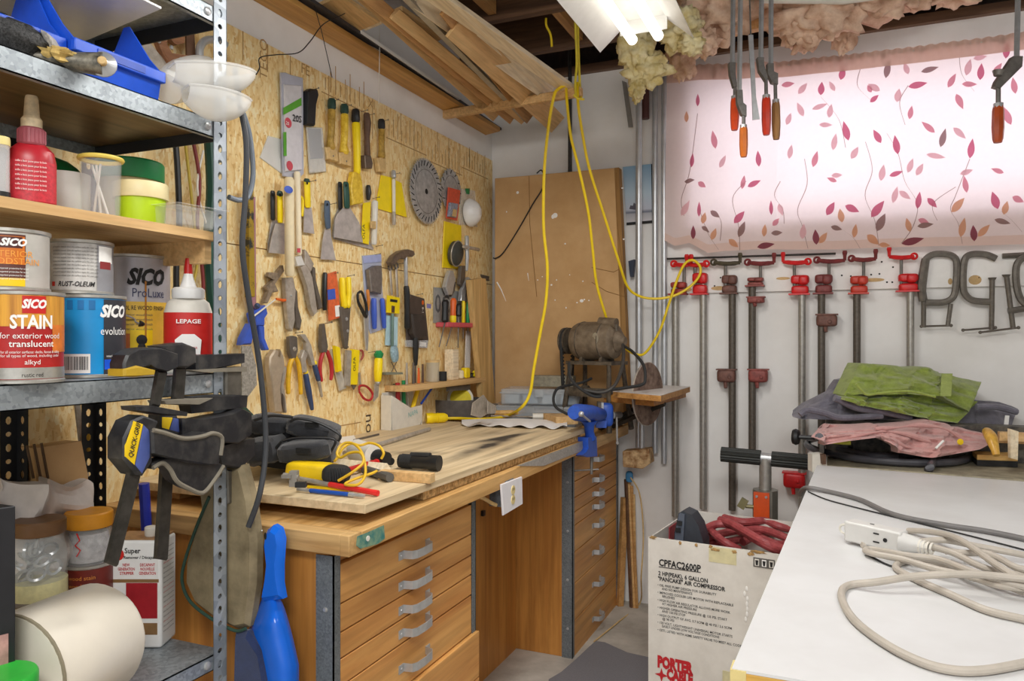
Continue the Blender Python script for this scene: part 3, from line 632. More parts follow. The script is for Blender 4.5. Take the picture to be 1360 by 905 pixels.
multi('red_bit_pack', 'red blister pack hanging in front of the smaller saw blade', 'bit pack', [
    ('card', wpoly(A8, [(655, 275), (745, 300), (722, 528), (638, 508)], .022, .004), plain('red-orange card', '#d5563a', .55, 0, .15, 80.)), ('blister', wpoly(A8, [(672, 390), (730, 400), (716, 505), (660, 495)], .027, .012, .003), plain('steel bits', '#9aa3b8', .35, .3, .4, 120.)), ('yellow_flash', wpoly(A8, [(690, 440), (718, 446), (712, 500), (682, 492)], .04, .001, 0), TAN)])
o = pt(A8, 815, 468, .02)
dm = M().lathe([(.060, 0), (.061, .006), (.055, .022), (.042, .042), (.024, .054), (0, .058)], o, (1, -.15, 0), 24, 1, 1.15)
rib = M()
for dz in (-.014, 0, .014): rib.tube(curve([o+Vector((.036, -.044, dz*1.4)), o+Vector((.06, 0, dz)), o+Vector((.036, .044, dz*1.4))], 5), .002, 6)
multi('dust_mask', 'white moulded dust mask hanging in a clear bag', 'mask', [('cup', dm, WHITE), ('ribs', rib, WHITE), ('bag', wpoly(A8, [(745, 285), (855, 302), (872, 575), (738, 555)], .002, .004), CLEAR), ('green_tag', wpoly(A8, [(780, 285), (815, 285), (812, 330), (790, 325)], .008, .001), GREEN)])
o = pt(A8, 720, 775, .04)
multi('wheel_pack', 'yellow card with dark grinding cup wheel below the dust mask', 'grinding wheel', [
    ('card', wpoly(A8, [(625, 530), (752, 565), (748, 892), (610, 880)], .004, .004), BYEL), ('wheel', M().lathe([(0, -.02), (.058, -.02), (.06, 0), (.04, .012), (.018, .016), (0, .016)], o, (1, 0, -.15), 24), plain('dark abrasive', '#4b4c47', .6, .2, .2)), ('rim', M().ring(o, (1, 0, -.15), .06, .003, 28, 6), TOOLST)])
multi('steel_puller', 'chrome T-shaped puller in front of the grinding wheel card', 'puller', [
    ('shaft', wtube(A8, [(790, 640, 18), (795, 800, 15), (790, 905, 12)], .085), STEEL), ('cross_arm', wtube(A8, [(765, 722, 13), (882, 745, 13)], .09), TOOLST), ('collar', wtube(A8, [(790, 715, 24), (792, 750, 24)], .085), STEEL)])

# middle row
multi('pipe_wrench', 'rusty adjustable tool with claw ends at the left of the middle row', 'wrench', [
    ('body', wpoly(A6, [(285, 565), (245, 615), (195, 612), (185, 640), (225, 660), (170, 710), (185, 740), (155, 820), (180, 820), (212, 750), (252, 742), (232, 692), (292, 600)], .008, .016, .003), plain('rusty steel', '#8d7d6a', .6, .3, .3, 70., .2)), ('handle', wtube(A6, [(235, 790, 8), (275, 800, 10), (315, 798, 9)], .02), ORANGE)])
multi('locking_pliers', 'grey locking pliers hanging directly below the cream tube', 'pliers', [
    ('fixed_handle', wpoly(A6, [(300, 650), (350, 645), (368, 730), (360, 860), (362, 940), (345, 1008), (328, 990), (312, 850)], .01, .018, .004), TOOLST), ('lever', wpoly(A6, [(352, 700), (376, 735), (382, 840), (408, 940), (396, 1000), (372, 985), (366, 900)], .006, .012, .003), TOOLDK), ('rivet', M().lathe([(.004, 0), (0, .002)], pt(A6, 336, 770, .029), (1, 0, 0), 8), STEEL)])
multi('long_locking_pliers', 'long grey locking pliers hanging right of the cream tubes', 'pliers', [
    ('jaw', wpoly(A6, [(430, 460), (442, 470), (490, 560), (470, 610), (430, 560)], .012, .016, .003), TOOLST), ('handle', wpoly(A6, [(398, 575), (440, 545), (478, 640), (498, 760), (512, 882), (490, 906), (468, 850), (440, 700)], .01, .016, .004), TOOLST), ('lever', wpoly(A6, [(478, 570), (496, 580), (500, 660), (548, 850), (526, 862), (488, 700)], .006, .012, .003), TOOLDK)])
multi('orange_bit_card', 'orange and blue printed tool card beside yellow snips', 'tool card', [
    ('card', wpoly(A6, [(577, 625), (638, 605), (655, 760), (668, 915), (592, 938)], .012, .005), plain('orange print', '#d9663a', .5, 0, .15, 60.)), ('blue_print', wpoly(A6, [(578, 730), (628, 722), (634, 790), (582, 798)], .018, .0008, 0), BLUEG), ('white_print', wpoly(A6, [(628, 838), (660, 832), (668, 905), (634, 912)], .018, .0008, 0), INKW), ('black_back', wtube(A6, [(562, 615, 16), (556, 760, 17), (560, 868, 14)], .012), BLACK)])
multi('tin_snips', 'tin snips with two fat bright yellow handles', 'snips', [
    ('grip', wtube(A6, [(676, 648, 22), (680, 760, 22), (694, 850, 26)], .025), BYEL), ('grip', wtube(A6, [(716, 645, 20), (720, 760, 20), (708, 850, 24)], .025), BYEL), ('jaws', wpoly(A7, [(668, 40), (735, 28), (728, 130), (728, 190), (713, 322), (700, 312), (682, 190)], .014, .014, .003), TOOLDK), ('pivot', M().lathe([(.007, 0), (.006, .003), (0, .003)], pt(A7, 705, 120, .028), (1, 0, 0), 10), STEEL), ('pivot', M().lathe([(.006, 0), (.005, .003), (0, .003)], pt(A7, 712, 200, .028), (1, 0, 0), 10), STEEL)])
multi('scissors', 'black and orange handled scissors hanging point down', 'scissors', [
    ('handle', wtube(B1, [(28, 340, 9), (32, 400, 11), (60, 460, 14), (90, 510, 16), (95, 445, 12), (75, 370, 10), (55, 325, 10), (28, 340, 9)], .02, sm=3), BLACK), ('handle_insert', wtube(B1, [(102, 310, 12), (110, 380, 14), (108, 470, 9)], .024), plain('orange insert', '#c77a2c', .5)), ('blades', wpoly(B1, [(80, 505), (112, 505), (110, 700), (104, 772), (95, 760), (86, 640)], .012, .006, .001), STEEL)])
multi('carded_pliers', 'blue-handled pliers sealed in a clear hanging bag', 'pliers', [
    ('bag', wpoly(B1, [(65, 55), (205, 42), (215, 300), (245, 600), (128, 642), (112, 600), (80, 300)], .002, .004), clear('blue-white bag', '#ccd4ee', .55, .25)), ('header', wpoly(B1, [(68, 58), (205, 45), (208, 100), (76, 112)], .007, .001, 0), plain('lilac header', '#a9b2dc', .5)), ('head', wpoly(B1, [(118, 160), (165, 130), (212, 130), (218, 240), (208, 345), (135, 325)], .01, .02, .004), plain('bagged steel', '#77706c', .45, .3, .2, 60.)), ('grip', wtube(B1, [(150, 375, 20), (152, 500, 22), (155, 605, 18)], .02), BLUEG), ('grip', wtube(B1, [(212, 375, 18), (222, 500, 20), (228, 600, 16)], .02), BLUEG)])
def wrench(label, c, x0, y0, x1, y1, r):
    return multi('combination_wrench', label, 'wrench', [('shank', wtube(c, [(x0, y0, r), (x1, y1, r)], .016, .6), TOOLST), ('ring_end', M().ring(pt(c, x0, y0-8, .016), (1, 0, 0), .012, .0045, 16, 6), TOOLDK)], 'wrenches left of the hammer')
wrench('thin greenish wrench left of the hammer, left one', B1, 272, 150, 285, 350, 13)
wrench('grey ring wrench close against the hammer shaft', B1, 318, 140, 328, 368, 13)
multi('screwdriver_card', 'yellow-topped screwdriver card with pale blue brush below', 'screwdriver', [
    ('yellow_card', wpoly(B1, [(252, 352), (346, 372), (342, 492), (245, 482)], .022, .003, 0), BYEL), ('black_print', wpoly(B1, [(275, 380), (328, 388), (326, 408), (272, 400)], .0255, .0006, 0), INK), ('bit_print', wpoly(B1, [(285, 430), (308, 434), (306, 485), (283, 482)], .0255, .001, 0), BRNH), ('blue_card', wpoly(B1, [(246, 500), (330, 518), (328, 735), (238, 728)], .006, .003, 0), plain('pale blue card', '#b9d9e4', .6, 0, .1)), ('shaft', wtube(B1, [(290, 490, 12), (288, 738, 12)], .022), plain('green-grey shaft', '#6d857c', .4, .2))])
multi('bristle_brush', 'pale blue bristle brush hanging below the screwdriver card', 'brush', [
    ('head', wtube(B1, [(298, 735, 46), (305, 800, 48), (312, 850, 42)], .03, .5, 14), plain('grey-blue bristle', '#8fa9b4', .8, 0, .25, 120.)), ('wire_cross', M().tube([pt(A7, 1005, 408, .02), pt(A7, 1040, 475, .02)], .0018, 6).tube([pt(A7, 1040, 408, .02), pt(A7, 1005, 475, .02)], .0018, 6), TOOLDK), ('foot', wpoly(A7, [(968, 478), (1080, 476), (1084, 490), (972, 494)], .004, .05, 0), plain('grey-green foot', '#7d8170', .6))])
multi('claw_hammer', 'claw hammer with steel shaft and black grip hanging head up', 'hammer', [
    ('head', wpoly(B1, [(285, 104), (310, 55), (360, 20), (415, 6), (455, 18), (464, 45), (445, 64), (405, 58), (395, 78), (368, 82), (352, 70), (325, 95), (298, 130)], .022, .028, .006), plain('brown steel head', '#77685a', .45, .5, .2, 60.)), ('shaft', wtube(B1, [(388, 60, 15), (392, 285, 16)], .036), STEEL), ('grip', wtube(B1, [(393, 282, 22), (398, 340, 24), (400, 480, 22), (403, 605, 25)], .036), BLACK)])
multi('black_blister_pack', 'black carded tool in clear blister right of the hammer', 'tool pack', [
    ('card', wpoly(B1, [(425, 345), (530, 378), (562, 690), (552, 748), (402, 738), (396, 600)], .006, .005), plain('dark brown card', '#4b403b', .5, 0, .15)), ('pouch', wpoly(B1, [(440, 490), (538, 500), (552, 668), (480, 690), (455, 640)], .012, .03, .008), plain('dark pouch', '#3b3431', .6, 0, .2)), ('orange_dot', M().lathe([(.010, 0), (0, .001)], pt(B1, 518, 408, .012), (1, 0, 0), 14), ORANGE), ('white_print', wpoly(B1, [(500, 700), (545, 708), (543, 740), (498, 735)], .012, .001, 0), INKW), ('blister_edge', wpoly(B1, [(398, 690), (560, 690), (552, 750), (402, 740)], .012, .012), CLEAR)])
text(bpy.data.objects['black_blister_pack'], '8-1', pt(B1, 512, 440, .0135), (0, 0, -1), (0, 1, 0), .022, INKW)
solo('purple_sticker', 'small pale purple sticker on the board right of the hammer', 'sticker', wpoly(B1, [(548, 415), (580, 420), (578, 452), (548, 448)], .0, .001, 0), plain('pale purple', '#8f86c0', .6))

# lower row
multi('trigger_clamp', 'blue plastic one-hand trigger clamp at the lower left of the wall', 'clamp', [
    ('body', wpoly(A7, [(85, 85), (110, 60), (172, 28), (186, 80), (165, 120), (160, 172), (105, 168)], .02, .03, .006), BLUEG), ('trigger', wpoly(A7, [(124, 165), (156, 165), (160, 250), (190, 328), (165, 330), (132, 262)], .03, .018, .004), BLUEG), ('grip', wpoly(A7, [(20, 250), (70, 150), (98, 160), (75, 292), (12, 295)], .02, .025, .006), BLUEG), ('rod', wtube(A7, [(75, 110, 6), (140, 60, 6), (230, -10, 5)], .06), OFFWHITE), ('knob', wtube(A7, [(100, 35, 20), (118, 30, 20)], .045), BLUH)])
multi('large_locking_pliers', 'largest locking pliers, hanging low left just above the tool bag', 'pliers', [
    ('body', wpoly(A7, [(198, 375), (232, 325), (252, 330), (246, 370), (264, 372), (268, 322), (288, 365), (298, 430), (275, 520), (262, 600), (275, 750), (228, 748), (206, 540), (194, 430)], .012, .022, .005), plain('tan-grey steel', '#b5a48e', .4, .3, .1, 40.)), ('lever', wpoly(A7, [(288, 430), (306, 440), (285, 560), (300, 660), (308, 748), (288, 748), (272, 640), (268, 560)], .008, .016, .004), TOOLST), ('spring_lever', wpoly(A7, [(280, 620), (290, 640), (300, 748), (290, 748), (278, 680)], .025, .004, 0), TOOLDK)])
def grip_pliers(label, head, hm, grips, gm, extra=(), name='pliers', hth=.016):
    return multi(name, label, 'pliers', [('jaws', wpoly(A7, head, .012, hth, .003), hm)] + [('grip', wtube(A7, g, .02, sm=4), gm) for g in grips] + list(extra), 'pliers in the lower row')
grip_pliers('linesman pliers with two long mustard yellow grips', [(328, 240), (350, 232), (376, 238), (384, 330), (368, 385), (345, 385), (330, 340)], TOOLDK, [[(350, 372, 14), (326, 430, 17), (316, 530, 16), (316, 622, 15)], [(364, 372, 14), (386, 430, 16), (396, 530, 15), (400, 625, 14)]], YPL, [('pivot', M().lathe([(.008, 0), (.006, .003), (0, .003)], pt(A7, 358, 320, .028), (1, 0, 0), 12), TOOLST)])
grip_pliers('slip-joint pliers with one blue grip and bare grey end, upper of two', [(396, 225), (432, 222), (472, 290), (492, 400), (500, 430), (478, 432), (458, 370), (440, 330), (440, 275), (415, 250)], TOOLST, [[(490, 425, 17), (505, 480, 18), (520, 535, 15)]], BLUH, [('band', wtube(A7, [(488, 402, 16), (494, 425, 17)], .02), BYEL), ('bare_end', wtube(A7, [(518, 530, 13), (540, 642, 9)], .02), TOOLST)])
grip_pliers('slip-joint pliers with long blue grip and yellow band, lower of two', [(405, 380), (425, 325), (448, 350), (436, 400), (445, 480), (415, 480)], TOOLST, [[(432, 485, 18), (452, 600, 21), (476, 728, 13)]], BLUH, [('band', wtube(A7, [(430, 462, 17), (433, 486, 18)], .02), BYEL)])
grip_pliers('long-nose pliers with two red grips', [(546, 155), (560, 150), (574, 240), (584, 310), (575, 345), (548, 345), (540, 305)], TOOLDK, [[(552, 330, 12), (532, 400, 15), (528, 470, 14), (540, 538, 11)], [(572, 330, 12), (598, 400, 15), (606, 470, 14), (600, 530, 11)]], REDH)
multi('square_gauge', 'white and yellow marking knife hanging right of the red pliers', 'knife', [
    ('blade_card', wpoly(A7, [(598, 325), (632, 318), (706, 582), (660, 602)], .006, .005, .001), plain('pale steel', '#c9c2b4', .4, .3, .15)), ('handle', wpoly(A7, [(630, 298), (662, 308), (674, 470), (650, 476)], .014, .014, .003), BYEL)])
multi('box_cutter', 'silver and yellow snap-off cutter hanging in the lower row', 'cutter', [
    ('steel_body', wpoly(A7, [(712, 328), (740, 330), (732, 572), (704, 566)], .01, .012, .003), TOOLST), ('yellow_body', wpoly(A7, [(752, 322), (795, 328), (778, 562), (738, 560)], .01, .016, .003), BYEL), ('tip', wpoly(A7, [(742, 560), (776, 560), (758, 592)], .014, .006, .001), TOOLDK)])
text(bpy.data.objects['box_cutter'], 'OLFA', pt(A7, 766, 470, .027), (0, 0, 1), (0, -1, 0), .022, INK)
multi('red_scissors', 'small scissors with red loop handles hanging loop down', 'scissors', [
    ('loop', wtube(A7, [(790, 600, 7), (795, 568, 8), (840, 572, 8), (880, 622, 8), (862, 662, 8), (822, 652, 8), (790, 605, 7)], .02, sm=4), REDH), ('loop', wtube(A7, [(782, 335, 6), (808, 332, 8), (816, 365, 8), (802, 395, 6)], .012, sm=4), plain('dull red', '#a04a40', .5)), ('blade', wpoly(A7, [(786, 480), (798, 478), (806, 575), (796, 580)], .014, .004, 0), TOOLST)])
multi('stub_chisel', 'yellow-handled tool with green cap at the right of the lower row', 'chisel', [
    ('cap', wtube(A7, [(919, 332, 26), (920, 352, 33), (920, 382, 31)], .03, n=14), GREEN), ('handle', wtube(A7, [(920, 378, 28), (916, 470, 29), (914, 540, 24)], .03, n=14), BYEL), ('ferrule', wtube(A7, [(913, 538, 20), (912, 558, 18)], .03), STEEL), ('blade', wpoly(A7, [(898, 555), (924, 555), (918, 640), (890, 672)], .026, .005, .001), TOOLST)])

# licence plate, screwdriver rack and pliers at the right end
multi('licence_plate', 'old grey licence plate standing behind the screwdriver rack', 'plate', [('plate', wpoly(B1, [(600, 292), (680, 300), (812, 330), (812, 565), (598, 560)], .004, .002, 0), plain('old plate paint', '#a9aaa8', .5, .2, .12, 40.))])
text(bpy.data.objects['licence_plate'], '0C', pt(B1, 608, 480, .0065), (0, 1, 0), (0, 0, 1), .12, plain('plate ink', '#5f6264', .6), bold=.01)
text(bpy.data.objects['licence_plate'], 'B', pt(B1, 670, 355, .0065), (0, 1, 0), (0, 0, 1), .03, MATS['plate ink'])
p0 = [pt(B1, x, y, .0) for x, y in ((628, 562), (905, 562))]
ya, yb, zq = p0[0].y-.02, p0[1].y-.05, (p0[0].z+p0[1].z)/2
rk = M().prism([(XO, ya, zq), (XO+.06, ya+.01, zq), (XO+.085, (ya+yb)/2, zq), (XO+.06, yb-.01, zq), (XO, yb, zq)], (0, 0, -.022))
solo('screwdriver_rack', 'red plastic half-round rack holding the screwdrivers', 'rack', rk, plain('faded red', '#c9535a', .5), bev=.003)
RKZ = zq
def driver(label, x, y0, y1, r, hm, sy, low=None, off=.045, tilt=0):
    parts = [('handle', wtube(B1, [(x, y0, r*.8), (x, y0+20, r), (x-2, (y0+y1)/2, r*.85), (x-3, y1, r)], off, n=8), hm), ('shaft', wtube(B1, [(x-3, y1, 6), (x-3+tilt, sy, 4)], off, n=8), STEELD)]
    if low: parts.append(('lower_grip', wtube(B1, [(x-3, y1-60, r*.98), (x-3, y1, r*1.04)], off, n=8), low))
    return multi('screwdriver', label, 'screwdriver', parts, 'screwdrivers in the red rack')
driver('screwdriver with black handle, leftmost in the red rack', 688, 385, 555, 28, BLACK, 742, None, .045, -45)
driver('screwdriver with orange-red handle and yellow base in the red rack', 748, 375, 558, 25, ORANGE, 735, BYEL, .055, -52)
driver('screwdriver with short black handle in the middle of the red rack', 790, 415, 512, 24, BLACK, 750, None, .06, -5)
driver('slim screwdriver with clear yellow handle in the red rack', 824, 395, 560, 14, BYEL, 680, None, .045, 0)
driver('screwdriver with green handle, rightmost in the red rack', 860, 400, 562, 17, plain('bright green', '#1fa35c', .35), 640, None, .045, 0)
multi('chrome_pliers', 'chrome locking pliers above the orange screwdriver', 'pliers', [('body', wpoly(B1, [(725, 165), (748, 168), (766, 230), (755, 280), (740, 350), (715, 350), (690, 290), (705, 230)], .02, .02, .004), STEEL), ('lever', wpoly(B1, [(748, 245), (768, 255), (760, 320), (735, 365), (728, 340)], .012, .012, .002), TOOLDK)])
multi('open_pliers', 'chrome pliers with dark jaws above the green screwdriver', 'pliers', [('jaw', wpoly(B1, [(808, 130), (840, 130), (838, 230), (812, 290), (795, 270)], .02, .016, .003), TOOLDK), ('handle', wpoly(B1, [(865, 215), (885, 230), (868, 270), (842, 320), (835, 400), (806, 395), (812, 320), (845, 250)], .024, .018, .003), STEEL), ('handle', wpoly(B1, [(835, 300), (865, 320), (872, 400), (850, 402), (845, 350)], .02, .014, .003), TOOLDK)])
solo('white_ruler', 'white printed ruler standing against the wall under the rack', 'ruler', wpoly(B1, [(845, 620), (882, 626), (868, 1000), (832, 1000)], .03, .003, 0), plain('ruler white', '#e9e6e2', .5, 0, .12, 150.))
# plank leaning in the corner
pl = [onX(B1(*p), XO+.09) for p in ((882, 238), (962, 224))]+[onX(B2(*p), XO+.10) for p in ((742, 420), (690, 420))]
solo('leaning_plank', 'tan plank leaning upright in the corner by the cardboard', 'plank', M().prism([p-Vector((.03, 0, 0)) for p in pl], (.03, 0, 0)).prism([p for p in (pl[1]-Vector((.03, 0, 0)), pl[1]+Vector((-.03, .045, 0)), pl[2]+Vector((-.03, .045, 0)), pl[2]-Vector((.03, 0, 0)))], (.03, 0, 0)), wood('leaning plank wood', '#b98f52', '#d8b377', 'z', 6.))
multi('wall_bracket', 'small dark steel bracket screwed to the board in the corner', 'bracket', [('plate', wpoly(B1, [(955, 195), (1018, 212), (1012, 245), (985, 240), (958, 215)], .0, .004, 0), TOOLDK), ('hook', wtube(B1, [(975, 215, 5), (985, 225, 5), (1018, 240, 4)], .03), TOOLDK)])
# nails that carry the tools
nm = M()
for c, x, y in ((A5, 470, 200), (A5, 605, 275), (A5, 690, 312), (A5, 800, 345), (A5, 845, 370), (A5, 940, 410), (A6, 590, 160), (A6, 450, 10), (A6, 880, 120), (A6, 900, 440), (A6, 600, 625), (A7, 360, 215), (A7, 560, 150), (A8, 240, 180), (B1, 150, 50), (B1, 470, 350), (A7, 850, 345), (A6, 710, 640), (A6, 1040, 560), (A7, 670, 315)):
    nl = pt(c, x, y, 0); e = nl+Vector((.03, .002, .004)); nm = M().tube([nl, e], .0011, 6).lathe([(.0035, 0), (0, .001)], e, (1, 0, 0), 8)
    o = part(wl, 'nail', nm, TOOLDK)
CLEARS = clear('frosted plastic', '#f4f3ef', .42, .3)
# ================================================================ things on the shelving unit
def place_can(pxc, w, yb, yt, Z):
    """centre, radius and height of a round can from its width, bottom and top in the picture, standing on height Z"""
    sf = (H-Z)/((yb-450)/1000); r = (w/2000)*sf/(1-w/2000); c = atS((pxc, 450), sf+r); c.z = Z
    return c, r, (H+(450-yt)/1000*sf)-Z
def toward(c): return math.atan2(-c.y, -c.x)     # direction of the camera side of a can
CANMET = plain('can rim steel', '#b9b6ae', .35, .6, .12, 60.)
def can(name, label, c, r, h, body, cat='paint can'):
    t = thing(name, label, cat, c)
    part(t, 'body', M().lathe([(r*.985, 0), (r*.985, h-.002)], c, n=40), body)
    part(t, 'bottom_rim', M().lathe([(r*.99, .0), (r*1.025, .001), (r*1.025, .005), (r*.99, .007)], c, n=40), CANMET)
    part(t, 'top_rim', M().lathe([(r*.985, h-.007), (r*1.03, h-.005), (r*1.03, h), (r*.9, h), (r*.88, h-.006), (r*.8, h-.006), (0, h-.005)], c, n=40), CANMET)
    return t
c, r, h = place_can(31, 94, 511, 386, 1.2375); a = toward(c); R_ = r*1.0
st = can('stain_can', 'red and wood-print stain can with large white lettering, lower left of the stack', c, r, h, plain('stain can red', '#b3211f', .4, 0, .15, 20.))
wrap_patch(st, 'wood_print', c, R_, a-1.1, a+1.5, c.z+h*.62, c.z+h*.97, wood('orange board print', '#a55a17', '#e8a93c', 'z', 12.))
wrap_patch(st, 'wood_print', c, R_, a+.75, a+1.5, c.z+h*.34, c.z+h*.64, plain('orange fade', '#d9772a', .5, 0, .2, 40.))
wrap_patch(st, 'silver_band', c, R_*1.002, a-1.3, a+1.5, c.z+.008, c.z+.026, CANMET)
wrap_patch(st, 'badge', c, R_*1.004, a-.03, a+.55, c.z+h*.76, c.z+h*.95, RED)
k = R_*1.008; aa = a+.22
wrap_text(st, 'SICO', c, k, aa+.03, c.z+h*.82, .019, INKW, bold=.02, width=.036)
wrap_text(st, 'STAIN', c, k, aa, c.z+h*.60, .030, INKW, bold=.03, width=.062)
wrap_text(st, 'for exterior wood', c, k, aa, c.z+h*.49, .0135, INKW, width=.092)
wrap_text(st, 'translucent', c, k, aa, c.z+h*.40, .0145, INKW, bold=.01, width=.066)
wrap_text(st, 'for all exterior surfaces: decks, fences & siding', c, k, aa, c.z+h*.33, .0062, INKW, width=.09)
wrap_text(st, 'for all types of wood, including cedar', c, k, aa, c.z+h*.29, .0062, INKW, width=.09)
wrap_text(st, 'alkyd', c, k, aa, c.z+h*.21, .011, INKW, width=.022)
wrap_text(st, 'rustic red', c, k, aa, c.z+.011, .010, INK, width=.03)
c2 = c+Vector((-.022, -.008, h+.001)); r2 = r*.98; h2 = .1
ws2 = can('woodstain_can', 'orange and brown woodstain can standing on top of the stain can', c2, r2, h2, plain('can silver side', '#c6c2ba', .4, .2, .08))
a2 = toward(c2)
wrap_patch(ws2, 'brown_label', c2, r2, a2-1.2, a2+.38, c2.z+.02, c2.z+h2-.01, plain('brown label', '#5a2c22', .5, 0, .2, 20.))
wrap_patch(ws2, 'orange_label', c2, r2*1.002, a2-1.2, a2+.36, c2.z+h2*.42, c2.z+h2-.013, plain('orange label', '#d8731c', .5, 0, .2, 20.))
wrap_patch(ws2, 'yellow_band', c2, r2*1.002, a2-1.2, a2+.37, c2.z+.007, c2.z+.02, YEL)
wrap_patch(ws2, 'dark_band', c2, r2*1.004, a2-.4, a2+.3, c2.z+h2*.68, c2.z+h2*.86, plain('maroon', '#4a1812', .5))
wrap_text(ws2, 'SICO', c2, r2*1.008, a2+.08, c2.z+h2*.72, .016, INKW, bold=.02)
wrap_text(ws2, 'EXTERIOR', c2, r2*1.008, a2+.0, c2.z+h2*.54, .0145, plain('orange ink', '#f2a23c', .5))
wrap_text(ws2, 'WOODSTAIN', c2, r2*1.008, a2+.0, c2.z+h2*.42, .0145, MATS['orange ink'])
for i in range(4): wrap_text(ws2, 'semi-transparent protection for wood', c2, r2*1.008, a2+.02, c2.z+h2*(.34-i*.055), .0042, INKW, width=.05)

c, r, h = place_can(119, 86, 503, 391, 1.2375); a = toward(c)
bc = can('blue_paint_can', 'bright blue and dark grey paint can with barcode, right of the stain can', c, r, h, plain('can cyan', '#1793d6', .4, 0, .05))
wrap_patch(bc, 'dark_label', c, r*1.0, a+.38, a+1.75, c.z+.006, c.z+h-.008, plain('charcoal label', '#34343a', .4, 0, .1))
wrap_patch(bc, 'blue_swoosh', c, r*1.002, a+.40, a+1.3, c.z+h*.10, c.z+h*.22, BLUE)
wrap_patch(bc, 'barcode_panel', c, r*1.002, a-.75, a+.02, c.z+h*.06, c.z+h*.29, INKW)
bm_ = M(); x = a-.70
while x < a-.03:
    w = random.choice((.012, .02, .03)); q = r*1.006
    bm_.grid(lambda u, v, x=x, w=w: Vector((c.x+q*math.cos(x+w*u), c.y+q*math.sin(x+w*u), c.z+h*(.10+.16*v))), 1, 1); x += w+random.choice((.015, .025))
part(bc, 'barcode', bm_, INK, kind='stuff')
wrap_text(bc, 'SICO', c, r*1.008, a+.72, c.z+h*.74, .03, INKW, 'CENTER', .03, width=.058)
wrap_text(bc, 'evolution', c, r*1.008, a+.78, c.z+h*.52, .021, INKW, 'CENTER', width=.06)
wrap_text(bc, 'interior - exterior', c, r*1.008, a+.78, c.z+h*.25, .006, INKW, 'CENTER', width=.04)
for i in range(3): wrap_patch(bc, 'pictogram', c, r*1.002, a-.62+i*.3, a-.45+i*.3, c.z+h*.82, c.z+h*.93, plain('deep cyan', '#0f6fae', .5))
c3 = c+Vector((-.012, -.012, h+.001)); r3 = r*.93; h3 = .1; a3 = toward(c3)
ru = can('rust_paint_can', 'scuffed grey paint can standing on top of the bright blue can', c3, r3, h3, plain('scuffed grey label', '#b7b4b0', .45, .1, .22, 18., 0, '#dcd9d4'))
wrap_patch(ru, 'grey_panel', c3, r3, a3+.52, a3+1.5, c3.z+.006, c3.z+h3-.008, plain('mid grey print', '#8d8c90', .5))
wrap_patch(ru, 'white_spot', c3, r3*1.002, a3+.58, a3+1.2, c3.z+h3*.6, c3.z+h3*.9, INKW)
wrap_patch(ru, 'red_spot', c3, r3*1.004, a3+.62, a3+1.1, c3.z+h3*.48, c3.z+h3*.62, plain('dull crimson', '#8e2a2c', .5))
wrap_patch(ru, 'red_square', c3, r3*1.004, a3-.85, a3-.74, c3.z+h3*.14, c3.z+h3*.22, RED)
wrap_text(ru, 'RUST-OLEUM', c3, r3*1.008, a3-.1, c3.z+h3*.14, .0125, INK, bold=.02, width=.062)
for i in range(9): wrap_text(ru, 'protective enamel clean dry surface apply thin even coats', c3, r3*1.008, a3-.12, c3.z+h3*(.84-i*.065), .0042, INKG, width=.078)

c4 = atS((178, 450), 1.66); c4.z = 1.2375; r4 = .074; h4 = .252; a4 = toward(c4)
gc = can('gallon_can', 'large silver and yellow wood finish can behind the smaller paint cans', c4, r4, h4, plain('silver lilac label', '#b3b0b6', .35, .3, .1))
wrap_patch(gc, 'yellow_label', c4, r4, a4-1.5, a4+1.5, c4.z+.06, c4.z+h4*.6, plain('wood finish yellow', '#e0b43c', .45, 0, .1))
wrap_patch(gc, 'orange_label', c4, r4*1.002, a4-.6, a4+.2, c4.z+.03, c4.z+h4*.33, plain('orange wood print', '#b8622c', .5, 0, .2, 40.))
wrap_text(gc, 'SICO', c4, r4*1.008, a4+.34, c4.z+h4*.75, .046, INK, 'CENTER', .03, width=.082)
wrap_text(gc, 'ProLuxe', c4, r4*1.008, a4+.42, c4.z+h4*.64, .027, plain('navy ink', '#2b2f55', .5), 'CENTER', width=.07)
wrap_text(gc, 'CETOL RE WOOD FINISH', c4, r4*1.008, a4+.2, c4.z+h4*.53, .013, INK, 'CENTER', .01, width=.1)
for i in range(4): wrap_text(gc, 'exterior wood finish', c4, r4*1.008, a4+.1, c4.z+h4*(.48-i*.04), .007, INKG, 'CENTER', width=.06)
wrap_patch(gc, 'hazard_mark', c4, r4*1.004, a4-.1, a4+.5, c4.z+.035, c4.z+.095, YEL)
hz = M()
for (aa, zz, ra) in ((a4+.2, c4.z+.07, .011), (a4+.2, c4.z+.055, .008)): hz.lathe([(ra, 0), (0, .002)], (c4.x+r4*1.012*math.cos(aa), c4.y+r4*1.012*math.sin(aa), zz), (math.cos(aa), math.sin(aa), 0), 12)
part(gc, 'skull_mark', hz, INK)
wrap_patch(gc, 'drip', c4, r4*1.006, a4+.28, a4+.33, c4.z+h4*.25, c4.z+h4*.78, plain('amber drip', '#a86a14', .25))
p = [onX(A2(*q), -1.36) for q in ((648, 780), (700, 800), (725, 825), (870, 858), (880, 835))]
hb = part(gc, 'bail', M().tube(curve(p, 5), .0018, 6), STEEL)
part(hb, 'bail_grip', M().tube(curve(p[2:4], 3), .007, 8), BLACK)

